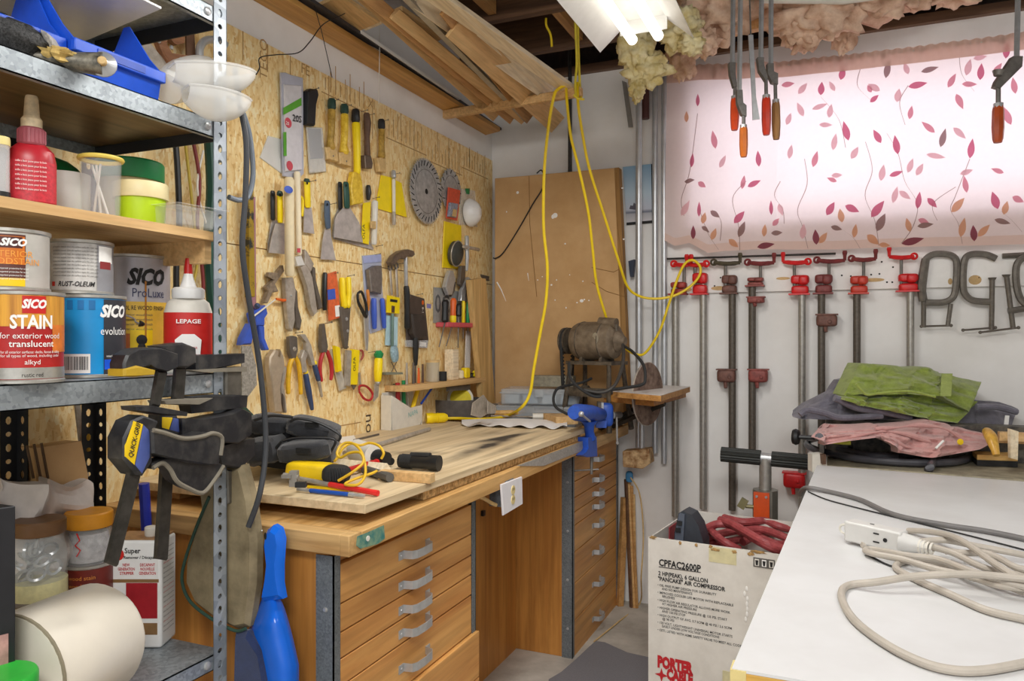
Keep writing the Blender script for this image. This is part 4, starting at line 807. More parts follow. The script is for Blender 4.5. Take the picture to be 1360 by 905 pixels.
# glue bottle
g = atS((250, 450), 1.62); g.z = 1.2375; ag = toward(g); ex = .75
gb = thing('glue_bottle', 'white glue bottle with red label and red twist tip on the third shelf', 'bottle', g)
def oval(prof, c, rot, sy=.62, n=28):
    m = M().lathe(prof, (0, 0, 0), n=n, ys=sy); return m.xf(Matrix.Translation(c) @ Matrix.Rotation(rot, 4, 'Z'))
rt = ag+math.pi/2
part(gb, 'body', oval([(.046, 0), (.048, .004), (.048, .13), (.042, .15), (.026, .163)], g, rt), OFFWHITE)
part(gb, 'label', oval([(.0485, .02), (.0485, .128)], g, rt), plain('label red', '#c9251f', .4, 0, .06))
part(gb, 'collar', M().lathe([(.031, .158), (.033, .162), (.033, .178), (.028, .182)], g, n=24), WHITE)
part(gb, 'nozzle', M().lathe([(.018, .18), (.013, .195), (.008, .215)], g, n=16), WHITE)
part(gb, 'tip', M().lathe([(.009, .206), (.0085, .225), (.006, .245), (0, .246)], g, n=14), RED)
f = Vector((math.cos(ag), math.sin(ag), 0)); e = Vector((-f.y, f.x, 0)); q = g+f*.0325
part(gb, 'white_flash', M().prism([q+e*x+Vector((0, 0, z)) for x, z in ((-.022, .02), (.022, .02), (.026, .07), (.012, .082), (-.012, .082), (-.026, .07))], f*.001), INKW)
text(gb, 'CARPENTER', q+e*-.018+Vector((0, 0, .05))+f*.0015, e, (0, 0, 1), .0075, INKR, width=.036)
text(gb, 'GLUE', q+e*-.016+Vector((0, 0, .03))+f*.0015, e, (0, 0, 1), .014, INKR, width=.032)
text(gb, 'LEPAGE', q+e*-.024+Vector((0, 0, .105))+f*.0025, e, (0, 0, 1), .012, INKW, bold=.02, width=.048)

# ---- wooden shelf
Z2 = 1.537
def sitting(pxc, s): v = atS((pxc, 450), s); v.z = Z2; return v
b = sitting(42, 1.325); ab = toward(b); rb = .036
rg = thing('red_glue_bottle', 'red wood glue bottle with cream nozzle on the wooden shelf', 'bottle', b)
part(rg, 'body', oval([(rb, 0), (rb*1.04, .004), (rb*1.04, .085), (rb*.95, .102), (.02, .116)], b, ab+1.57, .7), plain('red bottle', '#b01f2c', .35, 0, .08))
part(rg, 'back_label', oval([(rb*1.05, .012), (rb*1.05, .082)], b, ab+1.57, .7), plain('red label print', '#c22a38', .5, 0, .2, 160.))
cap = part(rg, 'collar', M().lathe([(.019, .112), (.021, .115), (.021, .14), (.018, .143)], b, n=28), plain('dusty red cap', '#a0505a', .5))
rr = M()
for i in range(20):
    t_ = 2*math.pi*i/20; rr.boxe((b.x+.021*math.cos(t_)-.001, b.y+.021*math.sin(t_)-.001, b.z+.116), (b.x+.021*math.cos(t_)+.001, b.y+.021*math.sin(t_)+.001, b.z+.139))
part(cap, 'ridges', rr, MATS['dusty red cap'], kind='stuff')
part(rg, 'nozzle', M().lathe([(.0165, .142), (.0165, .158), (.0125, .164), (.0105, .195), (.009, .2), (0, .2)], b, n=18), plain('aged cream', '#ddc9a4', .5, 0, .15, 80.))
f = Vector((math.cos(ab), math.sin(ab), 0)); e = Vector((-f.y, f.x, 0))
for i in range(7): text(rg, 'colle a bois jaune pour le bois', b+f*.0272+e*-.024+Vector((0, 0, .078-i*.008)), e, (0, 0, 1), .005, INKW, width=.046)
def tub(name, label, c, r, h, bm, lid=None, lidh=.018, cat='tub', taper=.94, lr=1.06):
    t = thing(name, label, cat, c)
    part(t, 'body', M().lathe([(r*taper, 0), (r*(taper+.02), .003), (r, h), (r*.96, h), (r*taper*.95, .006), (0, .006)], c, n=32), bm)
    if lid: part(t, 'lid', M().lathe([(r*lr*.99, h-.006), (r*lr, h-.004), (r*lr, h+lidh-.004), (r*lr*.96, h+lidh), (0, h+lidh)], c, n=32), lid)
    return t
CREAMT = plain('cream plastic', '#ead9a6', .45, 0, .06)
c = sitting(187, 1.535); tub('lime_tub', 'lime green round tub with cream lid at the front of the wooden shelf', c, .0475, .062, plain('lime plastic', '#b7d818', .4, 0, .05), CREAMT, .026, lr=1.1)
c = sitting(172, 1.66); c.z = Z2; tub('green_lid_jar', 'cream jar with green screw lid behind the lime tub', c, .062, .125, CREAMT, GREEN, .036, lr=1.14)
c = sitting(134, 1.445); t = tub('clear_cup', 'clear plastic cup with yellow rim holding thin sticks', c, .036, .115, clear('clear cup plastic', '#f2f2f5', .13, .05), None, cat='cup', taper=.9)
part(t, 'rim', M().ring(c+Vector((0, 0, .117)), (0, 0, 1), .0365, .0045, 28, 8), plain('butter yellow', '#e9cf62', .45))
for i in range(3):
    part(t, 'stick', M().tube([c+Vector((-.02+.015*i, .004*i, .01)), c+Vector((.012-.012*i, -.01, .105))], .0022, 6), OFFWHITE)
c = sitting(88, 1.50); tub('white_tub', 'plain white tub standing between the red bottle and clear cup', c, .043, .1, WHITE, None)
c = sitting(68, 1.62); tub('domed_tub', 'cream tub with domed green lid behind the red glue bottle', c, .06, .098, CREAMT, None); t = bpy.data.objects['domed_tub']
c0 = sitting(20, 1.62); part(t, 'cover', M().ell(c+Vector((-.01, -.005, .11)), (.075, .075, .055), 24, 10), GREEN, 'green domed cover')
c = sitting(0, 1.27); t = tub('clear_vial', 'clear vial with yellow lid and black foot cut off by the left frame edge', c, .014, .105, CLEAR, plain('pale yellow', '#e8d890', .5), .008, 'vial', 1.)
part(t, 'foot', M().lathe([(.0155, -.0), (.0155, .02)], c, n=18), BLACK)
solo('black_clip', 'small black plastic clip near the back of the wooden shelf', 'clip', M().box(sitting(97, 1.72)+Vector((0, 0, .128)), (.03, .02, .022)).box(sitting(97, 1.72)+Vector((.003, 0, .144)), (.014, .014, .012)).cyl(sitting(97, 1.72), sitting(97, 1.72)+Vector((0, 0, .12)), .008), BLACK, bev=.003)
cs = sitting(252, 1.56)
t = thing('clamshell_pack', 'empty clear plastic clamshell at the right end of the wooden shelf', 'package', cs)
part(t, 'tray', M().hexa([cs+Vector(v) for v in ((-.03, -.06, 0), (.03, -.06, 0), (.03, .035, 0), (-.03, .035, 0), (-.036, -.064, .04), (.036, -.064, .04), (.036, .04, .04), (-.036, .04, .04))]), clear('thin clear shell', '#f0f0ee', .22, .1), bev=.004)
part(t, 'flange', M().hexa([cs+Vector(v) for v in ((-.045, -.072, .04), (.045, -.072, .04), (.05, .06, .042), (-.04, .075, .05), (-.045, -.072, .0415), (.045, -.072, .0415), (.05, .06, .0435), (-.04, .075, .0515))]), MATS['thin clear shell'])

# ---- upper shelf
Z1 = 1.773
def bin_(label, y0, y1, x0, zf, zp, m=BLUE):
    t = thing('storage_bin', label, 'bin', (x0-.07, (y0+y1)/2, Z1), 'blue bins on the upper shelf'); xb = x0-.15; th = .003
    part(t, 'front_panel', M().hexa([(x0-.012, y0, Z1), (x0-.012+th, y0, Z1), (x0-.012+th, y1, Z1), (x0-.012, y1, Z1), (x0, y0, zf), (x0+th, y0, zf), (x0+th, y1, zf), (x0, y1, zf)]), m, bev=.001)
    part(t, 'rim', M().boxe((x0-.004, y0-.004, zf-.022), (x0+.008, y1+.004, zf)), m, bev=.002)
    for y in (y0, y1): part(t, 'end_panel', M().prism([(x0-.012, y, Z1), (x0, y, zf), (x0-.03, y, zf+.03), (x0-.085, y, zp), (x0-.10, y, zp), (xb, y, zf+.02), (xb, y, Z1)], (0, th if y == y0 else -th, 0)), m)
    part(t, 'back_panel', M().boxe((xb, y0, Z1), (xb+th, y1, zf+.02)), m)
    part(t, 'base', M().boxe((xb, y0, Z1), (x0-.012, y1, Z1+th)), m)
    part(t, 'label_recess', M().boxe((x0+.008, y0+.04, zf-.018), (x0+.0095, y1-.045, zf-.005)), plain('darker blue', '#1a48b4', .4))
    return t
bin_('blue open-front storage bin nearer the milky plastic scoops', .90, 1.085, -1.215, 1.832, 1.935)
bin_('blue open-front storage bin further left, half hidden by the squeezed tube', .70, .893, -1.235, 1.832, 1.955)
ta, tb_ = onX((98, 82), -1.2), onX((137, 86), -1.165)
sq = thing('squeeze_tube', 'used black and silver squeeze tube lying on the shelf edge', 'tube', ta)
part(sq, 'body', M().tube([ta+Vector((-.05, -.06, .0)), ta, tb_], [.008, .016, .0205], 16), plain('tube black print', '#2c2b28', .4, .2, .3, 50., 0, '#8a8474'))
dx = (tb_-ta).normalized()
part(sq, 'shoulder', M().lathe([(.022, 0), (.022, .003), (.008, .012)], tb_, Vector((.8, -.75, .05)), 20), STEEL)
part(sq, 'cap', M().lathe([(.0075, .01), (.0075, .02), (.006, .022), (0, .022)], tb_, Vector((.8, -.75, .05)), 14), TAN)
solo('foam_lump', 'crusty yellow foam lump beside the squeeze tube', 'foam', M().ell(onX((82, 77), -1.215), (.028, .035, .014), 20, 12, amp=.5, fr=2.5, seed=2), plain('old foam', '#c7aa66', .9, 0, .3, 60., .5))
solo('rag', 'crumpled grey-white rag on the upper shelf left of the foam', 'rag', M().sheet(lambda u, v: (onX((40+45*u, 72-34*v*(.6+.4*math.sin(3*u+1))), -1.24-.03*math.sin(5*u+2*v)), Vector((1, 0, .2)).normalized()), 14, 10, .006), cloth('grey rag', '#a8a29a', '#c9c4bc'))
bk = thing('mesh_basket', 'black mesh basket with a white hoop at the upper left edge', 'basket', onX((10, 70), -1.25))
part(bk, 'body', M().ell(onX((8, 52), -1.26), (.05, .07, .034), 18, 12, amp=.15, fr=4), plain('black mesh', '#1a1a1a', .5, 0, .5, 260., .8, '#4a4a4a'))
part(bk, 'hoop', M().tube(curve([onX(A1(x, y), -1.235) for x, y in ((0, 85), (60, 105), (130, 150), (190, 215))], 5), .005, 8), OFFWHITE)
def scoop(label, c, L, w, h, rz, ry):
    t = thing('plastic_scoop', label, 'scoop', c, 'milky plastic scoops'); X = Matrix.Translation(c) @ Matrix.Rotation(rz, 4, 'Z') @ Matrix.Rotation(ry, 4, 'Y')
    def fn(u, v):
        x = -L/2+L*u; k = math.sin(math.pi*min(1, max(0, .12+.85*u)))**.6; a = math.pi*v
        return (X@Vector((x, -math.cos(a)*w*k, -math.sin(a)*h*k)), (X.to_3x3()@Vector((0, -math.cos(a), -math.sin(a)))).normalized())
    part(t, 'bowl', M().sheet(fn, 16, 12, .0015), CLEARS)
    rim = [X@Vector((-L/2+L*u, s_*w*math.sin(math.pi*min(1, max(0, .12+.85*u)))**.6, 0)) for s_, us in ((1, [i/12 for i in range(13)]), (-1, [1-i/12 for i in range(13)])) for u in us]
    part(t, 'rim', M().tube(rim+[rim[0]], .0028, 6), CLEARS)
    return t
scoop('upper milky plastic scoop poking out past the shelf post', onX((283, 93), -1.17), .17, .055, .055, 1.15, -.15)
scoop('lower milky plastic scoop wedged against the shelf post', onX((290, 126), -1.16), .13, .045, .055, 1.15, .0)
t = solo('milk_jug', 'milky plastic jug lying behind the scoops on the shelf', 'jug', M().tube(curve([onX((222, 118), -1.22), onX((246, 105), -1.24), onX((275, 96), -1.26)], 4), [.03+.012*math.sin(i*.35) for i in range(9)], 16), CLEARS)

# ---- hand saw, rings and cords behind the shelving, on the wall
def wsp(x, y, off=.02): return onX((x, y), XO+off)
sw = thing('hand_saw', 'old hand saw with worn brown wooden grip behind the upper shelf', 'saw', wsp(225, 80))
part(sw, 'grip', M().prism([wsp(*A1(*p)) for p in ((805, 175), (860, 160), (915, 145), (945, 180), (940, 230), (905, 240), (880, 225), (850, 190), (835, 230), (870, 290), (960, 300), (960, 350), (880, 360), (830, 290), (800, 220))], (.02, 0, 0), .004), wood('saw grip wood', '#7a4d33', '#a5734f', 'y', 9.))
part(sw, 'blade', M().prism([wsp(*A1(*p), .024) for p in ((830, 285), (900, 350), (700, 420), (560, 300), (540, 240), (640, 200), (760, 200))], (.003, 0, 0)), TOOLST)
for p in ((830, 215), (895, 248), (945, 310)): part(sw, 'saw_nut', M().lathe([(.006, 0), (.005, .003), (0, .003)], wsp(*A1(*p), .041), (1, 0, 0), 10), STEEL)
solo('steel_strap', 'brown steel strap hanging beside the hand saw', 'strap', M().prism([wsp(*A1(*p), .03) for p in ((965, 130), (1005, 125), (1015, 310), (970, 320))], (.006, 0, 0)), plain('rust strap', '#6f4f3a', .6, .2, .2))
solo('chrome_hoop', 'chrome hoop hanging behind the shelf post', 'hoop', M().tube(curve([wsp(*A1(*p), .05) for p in ((1045, 310), (1045, 250), (1075, 212), (1130, 210), (1180, 235))], 5), .011, 10), STEEL)
for i, (lab, pts, rad, m) in enumerate((
    ('black cord hanging behind the shelving, left of the green hose', ((232, 175), (236, 230), (238, 300), (234, 360), (236, 450)), .008, BLACK),
    ('yellow thin cord looped behind the shelving', ((246, 190), (252, 240), (258, 300), (262, 350), (250, 400)), .004, plain('dull yellow cord', '#b9a03a', .6)),
    ('dull red cord hanging behind the shelving', ((256, 185), (265, 240), (262, 300), (270, 380), (262, 450)), .005, plain('maroon cord', '#7a2b2b', .6)),
    ('dark green hose hanging behind the slotted post', ((278, 170), (282, 250), (278, 330), (284, 420), (290, 470), (300, 520), (330, 555)), .017, plain('green hose', '#1d4a3c', .5)),
    ('pale twine hanging behind the shelving', ((270, 200), (262, 250), (275, 300), (286, 330), (288, 420)), .003, OFFWHITE))):
    solo('hung_cable', lab, 'cord', M().tube(curve([wsp(x, y, .06) for x, y in pts], 6), rad, 8), m, 'cords behind the shelving')
solo('yellow_level', 'narrow yellow and black level hanging right of the slotted post', 'level', M().prism([wsp(*p, .03) for p in ((323, 250), (330, 250), (332, 395), (325, 395))], (.02, 0, 0), .003), plain('level yellow', '#c9a526', .5, 0, .4, 14., 0, '#2a2a26', (.5, .56)))
solo('pink_strip', 'dusky pink plastic strip hanging beside the yellow level', 'strip', M().prism([wsp(*p, .02) for p in ((331, 262), (336, 262), (337, 410), (331, 410))], (.01, 0, 0)), plain('dusky pink', '#a8767e', .6))
solo('putty_sheet', 'grey sheet of sandpaper leaning on the wall behind the clamps', 'sandpaper', M().prism([wsp(*A7(*p), .06) for p in ((0, 300), (60, 300), (95, 430), (100, 560), (40, 640), (0, 640))], (.004, 0, 0)), plain('speckled sheet', '#9a948a', .8, 0, .3, 120.))
solo('black_cable', 'thick black power cable hanging in front of the tool wall', 'cable', M().tube(curve([onX((x, y), X) for x, y, X in ((312, 92, -1.19), (319, 140, -1.16), (327, 190, -1.15), (326, 260, -1.15), (322, 330, -1.15), (331, 400, -1.15), (344, 480, -1.15), (352, 560, -1.14), (352, 610, -1.13), (344, 660, -1.12), (330, 700, -1.14))], 8), .0062, 10), plain('cable rubber', '#34363a', .5, 0, .1))
solo('grey_cable', 'grey cable running down behind the slotted post', 'cable', M().tube(curve([onX((x, y), -1.23) for x, y in ((304, 128), (318, 140), (331, 178), (336, 230), (330, 260), (318, 266), (304, 262))], 8), .006, 10), plain('grey rubber', '#6a727c', .5))

# ---- bottom shelf and what hangs on the unit
Z4 = .645
def glassjar(name, label, c, r, h, lidm, fillm, lidh=.03, cat='jar'):
    t = thing(name, label, cat, c)
    part(t, 'glass', M().lathe([(r*.94, 0), (r, .008), (r, h*.7), (r*.9, h*.85), (r*.86, h)], c, n=28), clear('jar glass', '#dfe3e2', .25, .05))
    part(t, 'lid', M().lathe([(r*.94, h-.004), (r*.97, h), (r*.97, h+lidh-.003), (r*.92, h+lidh), (0, h+lidh)], c, n=28), lidm)
    return t
def low(pxc, s): v = atS((pxc, 450), s); v.z = Z4; return v
solo('wooden_riser', 'low wooden box hidden behind the white bucket carrying the clamp jar', 'box', M().box(low(52, 1.47)+Vector((0, 0, .075)), (.1, .1, .15), Matrix.Rotation(.6, 4, 'Z')), LUMBER3)
c = low(52, 1.47)+Vector((0, 0, .151)); t = glassjar('brown_lid_jar', 'glass jar of hose clamps with a brown lid on the bottom shelf', c, .048, .138, plain('brown lid', '#6b4a2c', .5, 0, .15), None, .024)
for i in range(14):
    a_ = random.uniform(0, 6.28); q = c+Vector((.026*math.cos(a_), .026*math.sin(a_), .05+.005*i)); part(t, 'hose_clamp', M().ring(q, (random.uniform(-1, 1), random.uniform(-1, 1), random.uniform(-.6, 1)), .014, .0035, 12, 4), STEEL)
part(t, 'label', M().lathe([(.0488, .012), (.0488, .045)], c, n=28), plain('cream jar label', '#d7cf9c', .6, 0, .1, 80.))
cc = low(118, 1.60); r_ = .047
t = can('rust_red_can', 'dark red stain tin under the orange-lidded jar', cc, r_, .192, plain('dark red tin', '#6a221a', .45, 0, .2, 30.), 'tin')
for i in range(4): wrap_text(t, 'wood stain', cc, r_*1.008, toward(cc)-.3, cc.z+.165-i*.016, .012, plain('orange tin ink', '#d88a3c', .5))
c = cc+Vector((0, 0, .193)); t = glassjar('orange_lid_jar', 'clear jar with orange lid and red scrawl, standing on a dark red tin', c, .048, .078, plain('orange lid', '#cf8a1e', .45, 0, .08), None, .028)
part(t, 'contents', M().lathe([(.038, .004), (.042, .03), (.036, .062), (0, .066)], c, n=20), plain('grey bits', '#a9a3a4', .6, 0, .3, 60.))
part(t, 'red_scrawl', M().tube([c+Vector((.02, -.043, z)) + Vector((dx*.6, dx*.4, 0)) for dx, z in ((0, .07), (.008, .055), (-.004, .045), (.01, .035), (.0, .022))], .0015, 5), RED)
# paint stripper tin
q = [onZ(p, Z4) for p in ((166, 852), (214, 862), (245, 846))]
o = onZ((214, 862), Z4); ex = Vector((-.92, -.4, 0)).normalized(); ey = Vector((-ex.y, ex.x, 0))*-1
wd, dp, hh = .108, .074, .232
t = thing('stripper_tin', 'white and red paint stripper tin with screw cap on the bottom shelf', 'tin', o)
def P3(a_, b_, z): return o+ex*a_+ey*b_+Vector((0, 0, z))
part(t, 'body', M().hexa([P3(0, 0, 0), P3(wd, 0, 0), P3(wd, dp, 0), P3(0, dp, 0), P3(0, 0, hh), P3(wd, 0, hh), P3(wd, dp, hh), P3(0, dp, hh)]), WHITE, bev=.006)
part(t, 'top_plate', M().hexa([P3(.004, .004, hh), P3(wd-.004, .004, hh), P3(wd-.004, dp-.004, hh), P3(.004, dp-.004, hh), P3(.004, .004, hh+.003), P3(wd-.004, .004, hh+.003), P3(wd-.004, dp-.004, hh+.003), P3(.004, dp-.004, hh+.003)]), plain('rusty tin top', '#a9825a', .5, .3, .2, 40.))
part(t, 'cap', M().lathe([(.013, 0), (.014, .002), (.014, .018), (.012, .02), (0, .02)], P3(.035, .03, hh+.003), n=18), OFFWHITE)
nx = -ey
def face(a0, a1, z0, z1, m, nm='print', d=.0007): part(t, nm, M().hexa([P3(a0, -d, z0), P3(a1, -d, z0), P3(a1, 0, z0), P3(a0, 0, z0), P3(a0, -d, z1), P3(a1, -d, z1), P3(a1, 0, z1), P3(a0, 0, z1)]), m)
face(.008, .075, .065, .141, plain('crimson print', '#a51f2a', .5, 0, .1, 40.), 'red_panel'); face(.008, .075, .03, .055, plain('bronze print', '#8a6a44', .5), 'bronze_panel'); face(.005, wd-.005, .142, .149, MATS['bronze print'], 'bronze_rule')
part(t, 'red_roundel', M().lathe([(.013, 0), (0, .001)], P3(.092, -.0005, .202), nx, 18), RED)
for s_, a_, z_, sz, m, w in (('Super', .078, .178, .016, INK, .034), ('Remover / Décapant', .08, .166, .009, INK, .072), ('NEW', .082, .15, .009, INKR, .015), ('GENERATION', .092, .141, .009, INKR, .036), ('STRIPPER', .088, .132, .009, INKR, .03), ('DECAPANT', .045, .15, .009, INKR, .032), ('NOUVELLE', .044, .141, .009, INKR, .03), ('GENERATION', .047, .132, .009, INKR, .036)):
    text(t, s_, P3(a_, -.0012, z_+.027), -ex, (0, 0, 1), sz, m, bold=.015, width=w)
for i in range(18): text(t, 'DANGER poison keep away read directions before use', P3(-.0012, .008, .21-i*.0105), ey, (0, 0, 1), .005, INKR if i in (3, 8, 9, 12, 15) else INKG, width=.05)
# white bucket lying on its side
A_, B_ = Vector((-1.235, .80, .754)), Vector((-1.275, 1.0, .748)); ax = (B_-A_)
part_ = thing('white_bucket', 'white plastic bucket lying on its side on the bottom shelf', 'bucket', (-1.26, .9, Z4)); L = ax.length
part(part_, 'shell', M().lathe([(.104, 0), (.104, .004), (.102, L-.012), (.095, L), (0, L), (0, L-.004), (.091, L-.006), (.098, L-.014), (.099, .004)], A_, ax, 40), plain('ivory plastic', '#eee6d6', .3, 0, .04, 8.))
part(part_, 'residue', M().lathe([(.0985, .006), (.096, .05), (.08, .055), (0, .06)], A_, ax, 30), plain('mud residue', '#5f5840', .9, 0, .5, 30., .4))
part(part_, 'rim', M().ring(A_+ax.normalized()*.004, ax, .1035, .004, 36, 6), plain('grimy rim', '#8a806a', .7))
t = thing('black_box', 'black printed carton standing at the lower left frame edge', 'carton', low(0, 1.14))
bo = onZ((20, 950), Z4); p_ = onX((21, 700), -1.2)
o = atS((21, 450), 1.17); o.z = Z4+.02; hb_ = 1.31-(672-450)/1000*1.17-o.z
part(t, 'carton', M().hexa([o+Vector(v) for v in ((-.1, 0, 0), (0, 0, 0), (-.03, -.09, 0), (-.12, -.09, 0), (-.1, 0, hb_), (0, 0, hb_), (-.03, -.09, hb_), (-.12, -.09, hb_))]), plain('black carton', '#222226', .4, 0, .15), bev=.002)
part(t, 'photo_panel', M().hexa([o+Vector((x-.0+.0008, y, z)) for x, y, z in ((-.0066, -.02, .13), (-.003, -.01, .13), (-.0265, -.08, .13), (-.03, -.09, .13), (-.0066, -.02, .19), (-.003, -.01, .19), (-.0265, -.08, .19), (-.03, -.09, .19))]), plain('pink photo', '#b98a86', .5, 0, .3, 30.))
part(t, 'gold_base', M().hexa([o+Vector((x, y, z)) for x, y, z in ((-.1, .0008, .0), (.001, .0008, .0), (-.029, -.0908, .0), (-.12, -.0908, 0), (-.1, .0008, .025), (.001, .0008, .025), (-.029, -.0908, .025), (-.12, -.0908, .025))]), plain('gold print', '#c2922a', .4))
c = atS((-6, 450), 1.12); c.z = .645; t = tub('green_lid_pail', 'white pail with bright green lid at the bottom left corner', c, .052, .148, WHITE, plain('vivid green', '#2fb23c', .4), .016, 'pail')
# crumpled white paper bag, cardboard, tubes standing at the back of the bottom shelf
def crump(u, v):
    p = onX((2+122*u, 642+140*v), -1.50+.05*math.sin(4*u)+.02*noise.noise(Vector((u*5, v*5, 0)))); p.z += .02*noise.noise(Vector((u*6, v*2, 3)))*(1-v); return (p+Vector((.05*noise.noise(Vector((u*4, v*4, 9))), 0, 0)), Vector((1, -.3, 0)).normalized())
solo('paper_sack', 'crumpled white paper sack standing behind the jars', 'sack', M().sheet(crump, 26, 20, .05), plain('crumpled paper', '#cfc6c0', .8, 0, .12, 12., .3))
cp = [onX(A3(*p), -1.60) for p in ((92, 605), (140, 600), (345, 570), (380, 745), (380, 900), (120, 900))]
solo('cardboard_pack', 'brown folded cardboard stack standing behind the paper sack', 'cardboard', M().prism([v-Vector((.0, 0, 0)) for v in cp], (.05, 0, 0)), CARD)
for i in range(3):
    l0, l1 = onX(A3(140+i*38, 598-i*6), -1.549), onX(A3(175+i*38, 770), -1.549)
    solo('cardboard_fold', ('first', 'second', 'third')[i]+' dark fold line from the left on the standing cardboard stack', 'cardboard', M().tube([l0, l1], .003, 6), plain('dark fold', '#5c4630', .9), 'fold lines of the cardboard stack')
solo('brass_pipe', 'thin yellow hose leaning behind the third shelf', 'hose', M().tube(curve([onX(A3(*p), -1.62) for p in ((505, 330), (490, 450), (470, 560), (430, 690), (400, 760), (380, 860))], 6), .0085, 10), plain('ochre hose', '#b58a1e', .5))
solo('perforated_strip', 'grey perforated metal strip standing behind the shelving', 'strip', M().prism([onX(A3(*p), -1.645) for p in ((380, 330), (405, 330), (468, 850), (440, 860))], (.006, 0, 0)), TOOLST)
solo('blue_tube', 'dark blue plastic tube standing behind the hanging clamp bars', 'tube', M().tube([onX(A4(650, -60), -1.5), onX(A4(662, 150), -1.5), onX(A4(668, 300), -1.5)], .012, 12), plain('navy tube', '#1d2c9a', .4))
# bar clamps hanging from the shelf edge
CLB = plain('clamp black resin', '#26262a', .45, 0, .3, 22., .05, '#4d4a46', (.45, .8))
CBAR = plain('clamp bar steel', '#4b4843', .4, .6, .25, 40.)
def sp(c, X, pts, th): q = [onX(c(*p), X) for p in pts]; return M().prism([v-Vector((th, 0, 0)) for v in q], (th, 0, 0), .004)
t = multi('bar_clamp', 'black one-handed bar clamp with yellow label, nearest of those on the shelf edge', 'clamp', [
    ('fixed_jaw', sp(A3, -1.125, [(648, 170), (665, 125), (720, 92), (800, 84), (850, 88), (938, 120), (935, 190), (885, 212), (820, 200), (790, 185), (720, 200), (650, 235)], .035), CLB),
    ('pad', sp(A3, -1.12, [(650, 200), (720, 180), (820, 205), (815, 228), (700, 240), (650, 236)], .04), plain('yellow jaw pad', '#b8951f', .6)),
    ('bar', sp(A3, -1.135, [(828, 205), (880, 210), (838, 400), (795, 390)], .008), CBAR),
    ('lower_bar', sp(P0, -1.135, [A3(690, 690), A3(748, 710), A4(533, 318), A4(484, 300)], .009), CBAR),
    ('collar', sp(A3, -1.12, [(715, 395), (800, 390), (990, 425), (985, 445), (860, 440), (720, 415)], .04), CLB),
    ('body', sp(A3, -1.12, [(648, 560), (690, 470), (755, 440), (830, 470), (800, 540), (798, 690), (750, 758), (715, 752), (648, 670)], .04), CLB),
    ('label_plate', sp(A3, -1.119, [(655, 600), (700, 470), (750, 488), (705, 700), (655, 655)], .002), YEL),
    ('blue_plate', sp(A3, -1.119, [(752, 490), (790, 530), (785, 660), (745, 745), (708, 700)], .002), plain('slate blue', '#4a5a9a', .5)),
    ('grip', sp(A3, -1.112, [(795, 515), (860, 530), (960, 560), (1060, 548), (1110, 530), (1165, 555), (1158, 640), (1150, 700), (1100, 700), (1000, 690), (900, 668), (800, 640)], .055), CLB),
    ('grip_edge', M().tube(curve([onX(A3(*p), -1.112) for p in ((800, 518), (860, 532), (960, 562), (1060, 550), (1112, 534), (1160, 558), (1152, 650))], 4), .0042, 8), plain('worn resin edge', '#7d7668', .6)),
    ('trigger', sp(A3, -1.125, [(800, 690), (840, 672), (890, 660), (1000, 680), (1150, 690), (1172, 702), (1120, 780), (1060, 848), (985, 820), (922, 782), (890, 722), (850, 690), (800, 722)], .03), CLB),
    ('trigger_edge', M().tube(curve([onX(A3(*p), -1.125) for p in ((800, 716), (850, 690), (890, 724), (924, 784), (986, 822), (1060, 846), (1120, 778), (1168, 704))], 4), .0042, 8), MATS['worn resin edge'])])
text(t, 'QUICK-GRIP', onX(A3(692, 665), -1.1175), onX(A3(735, 490), -1.1175)-onX(A3(692, 665), -1.1175), onX(A3(670, 640), -1.1175)-onX(A3(705, 655), -1.1175), .0135, INK, bold=.02, width=.062)
multi('bar_clamp', 'black bar clamp with upright jaw behind the yellow-labelled clamp', 'clamp', [
    ('fixed_jaw', sp(A3, -1.165, [(830, 78), (960, 60), (1030, 88), (1032, 165), (988, 192), (930, 192), (925, 120)], .035), CLB),
    ('bar', sp(A3, -1.18, [(922, 188), (978, 190), (965, 362), (908, 358)], .008), CBAR),
    ('collar', sp(A3, -1.165, [(850, 365), (960, 355), (1120, 350), (1050, 385), (960, 388), (860, 382)], .04), plain('worn resin edge', '#7d7668', .6)),
    ('body', sp(A3, -1.175, [(845, 440), (930, 440), (965, 540), (900, 560), (840, 520)], .035), CLB),
    ('label_plate', sp(A3, -1.174, [(850, 450), (905, 452), (885, 515), (850, 505)], .002), YEL),
    ('blue_plate', sp(A3, -1.174, [(908, 452), (935, 460), (940, 530), (890, 516)], .002), MATS['slate blue']),
    ('handle', sp(A3, -1.165, [(960, 458), (1060, 460), (1130, 445), (1220, 430), (1275, 405), (1322, 430), (1322, 540), (1290, 565), (1250, 590), (1120, 580), (1080, 545), (960, 560)], .045), CLB),
    ('lower_bar', sp(P0, -1.182, [A3(860, 560), A3(920, 560), A4(758, 290), A4(708, 282)], .009), CBAR)])
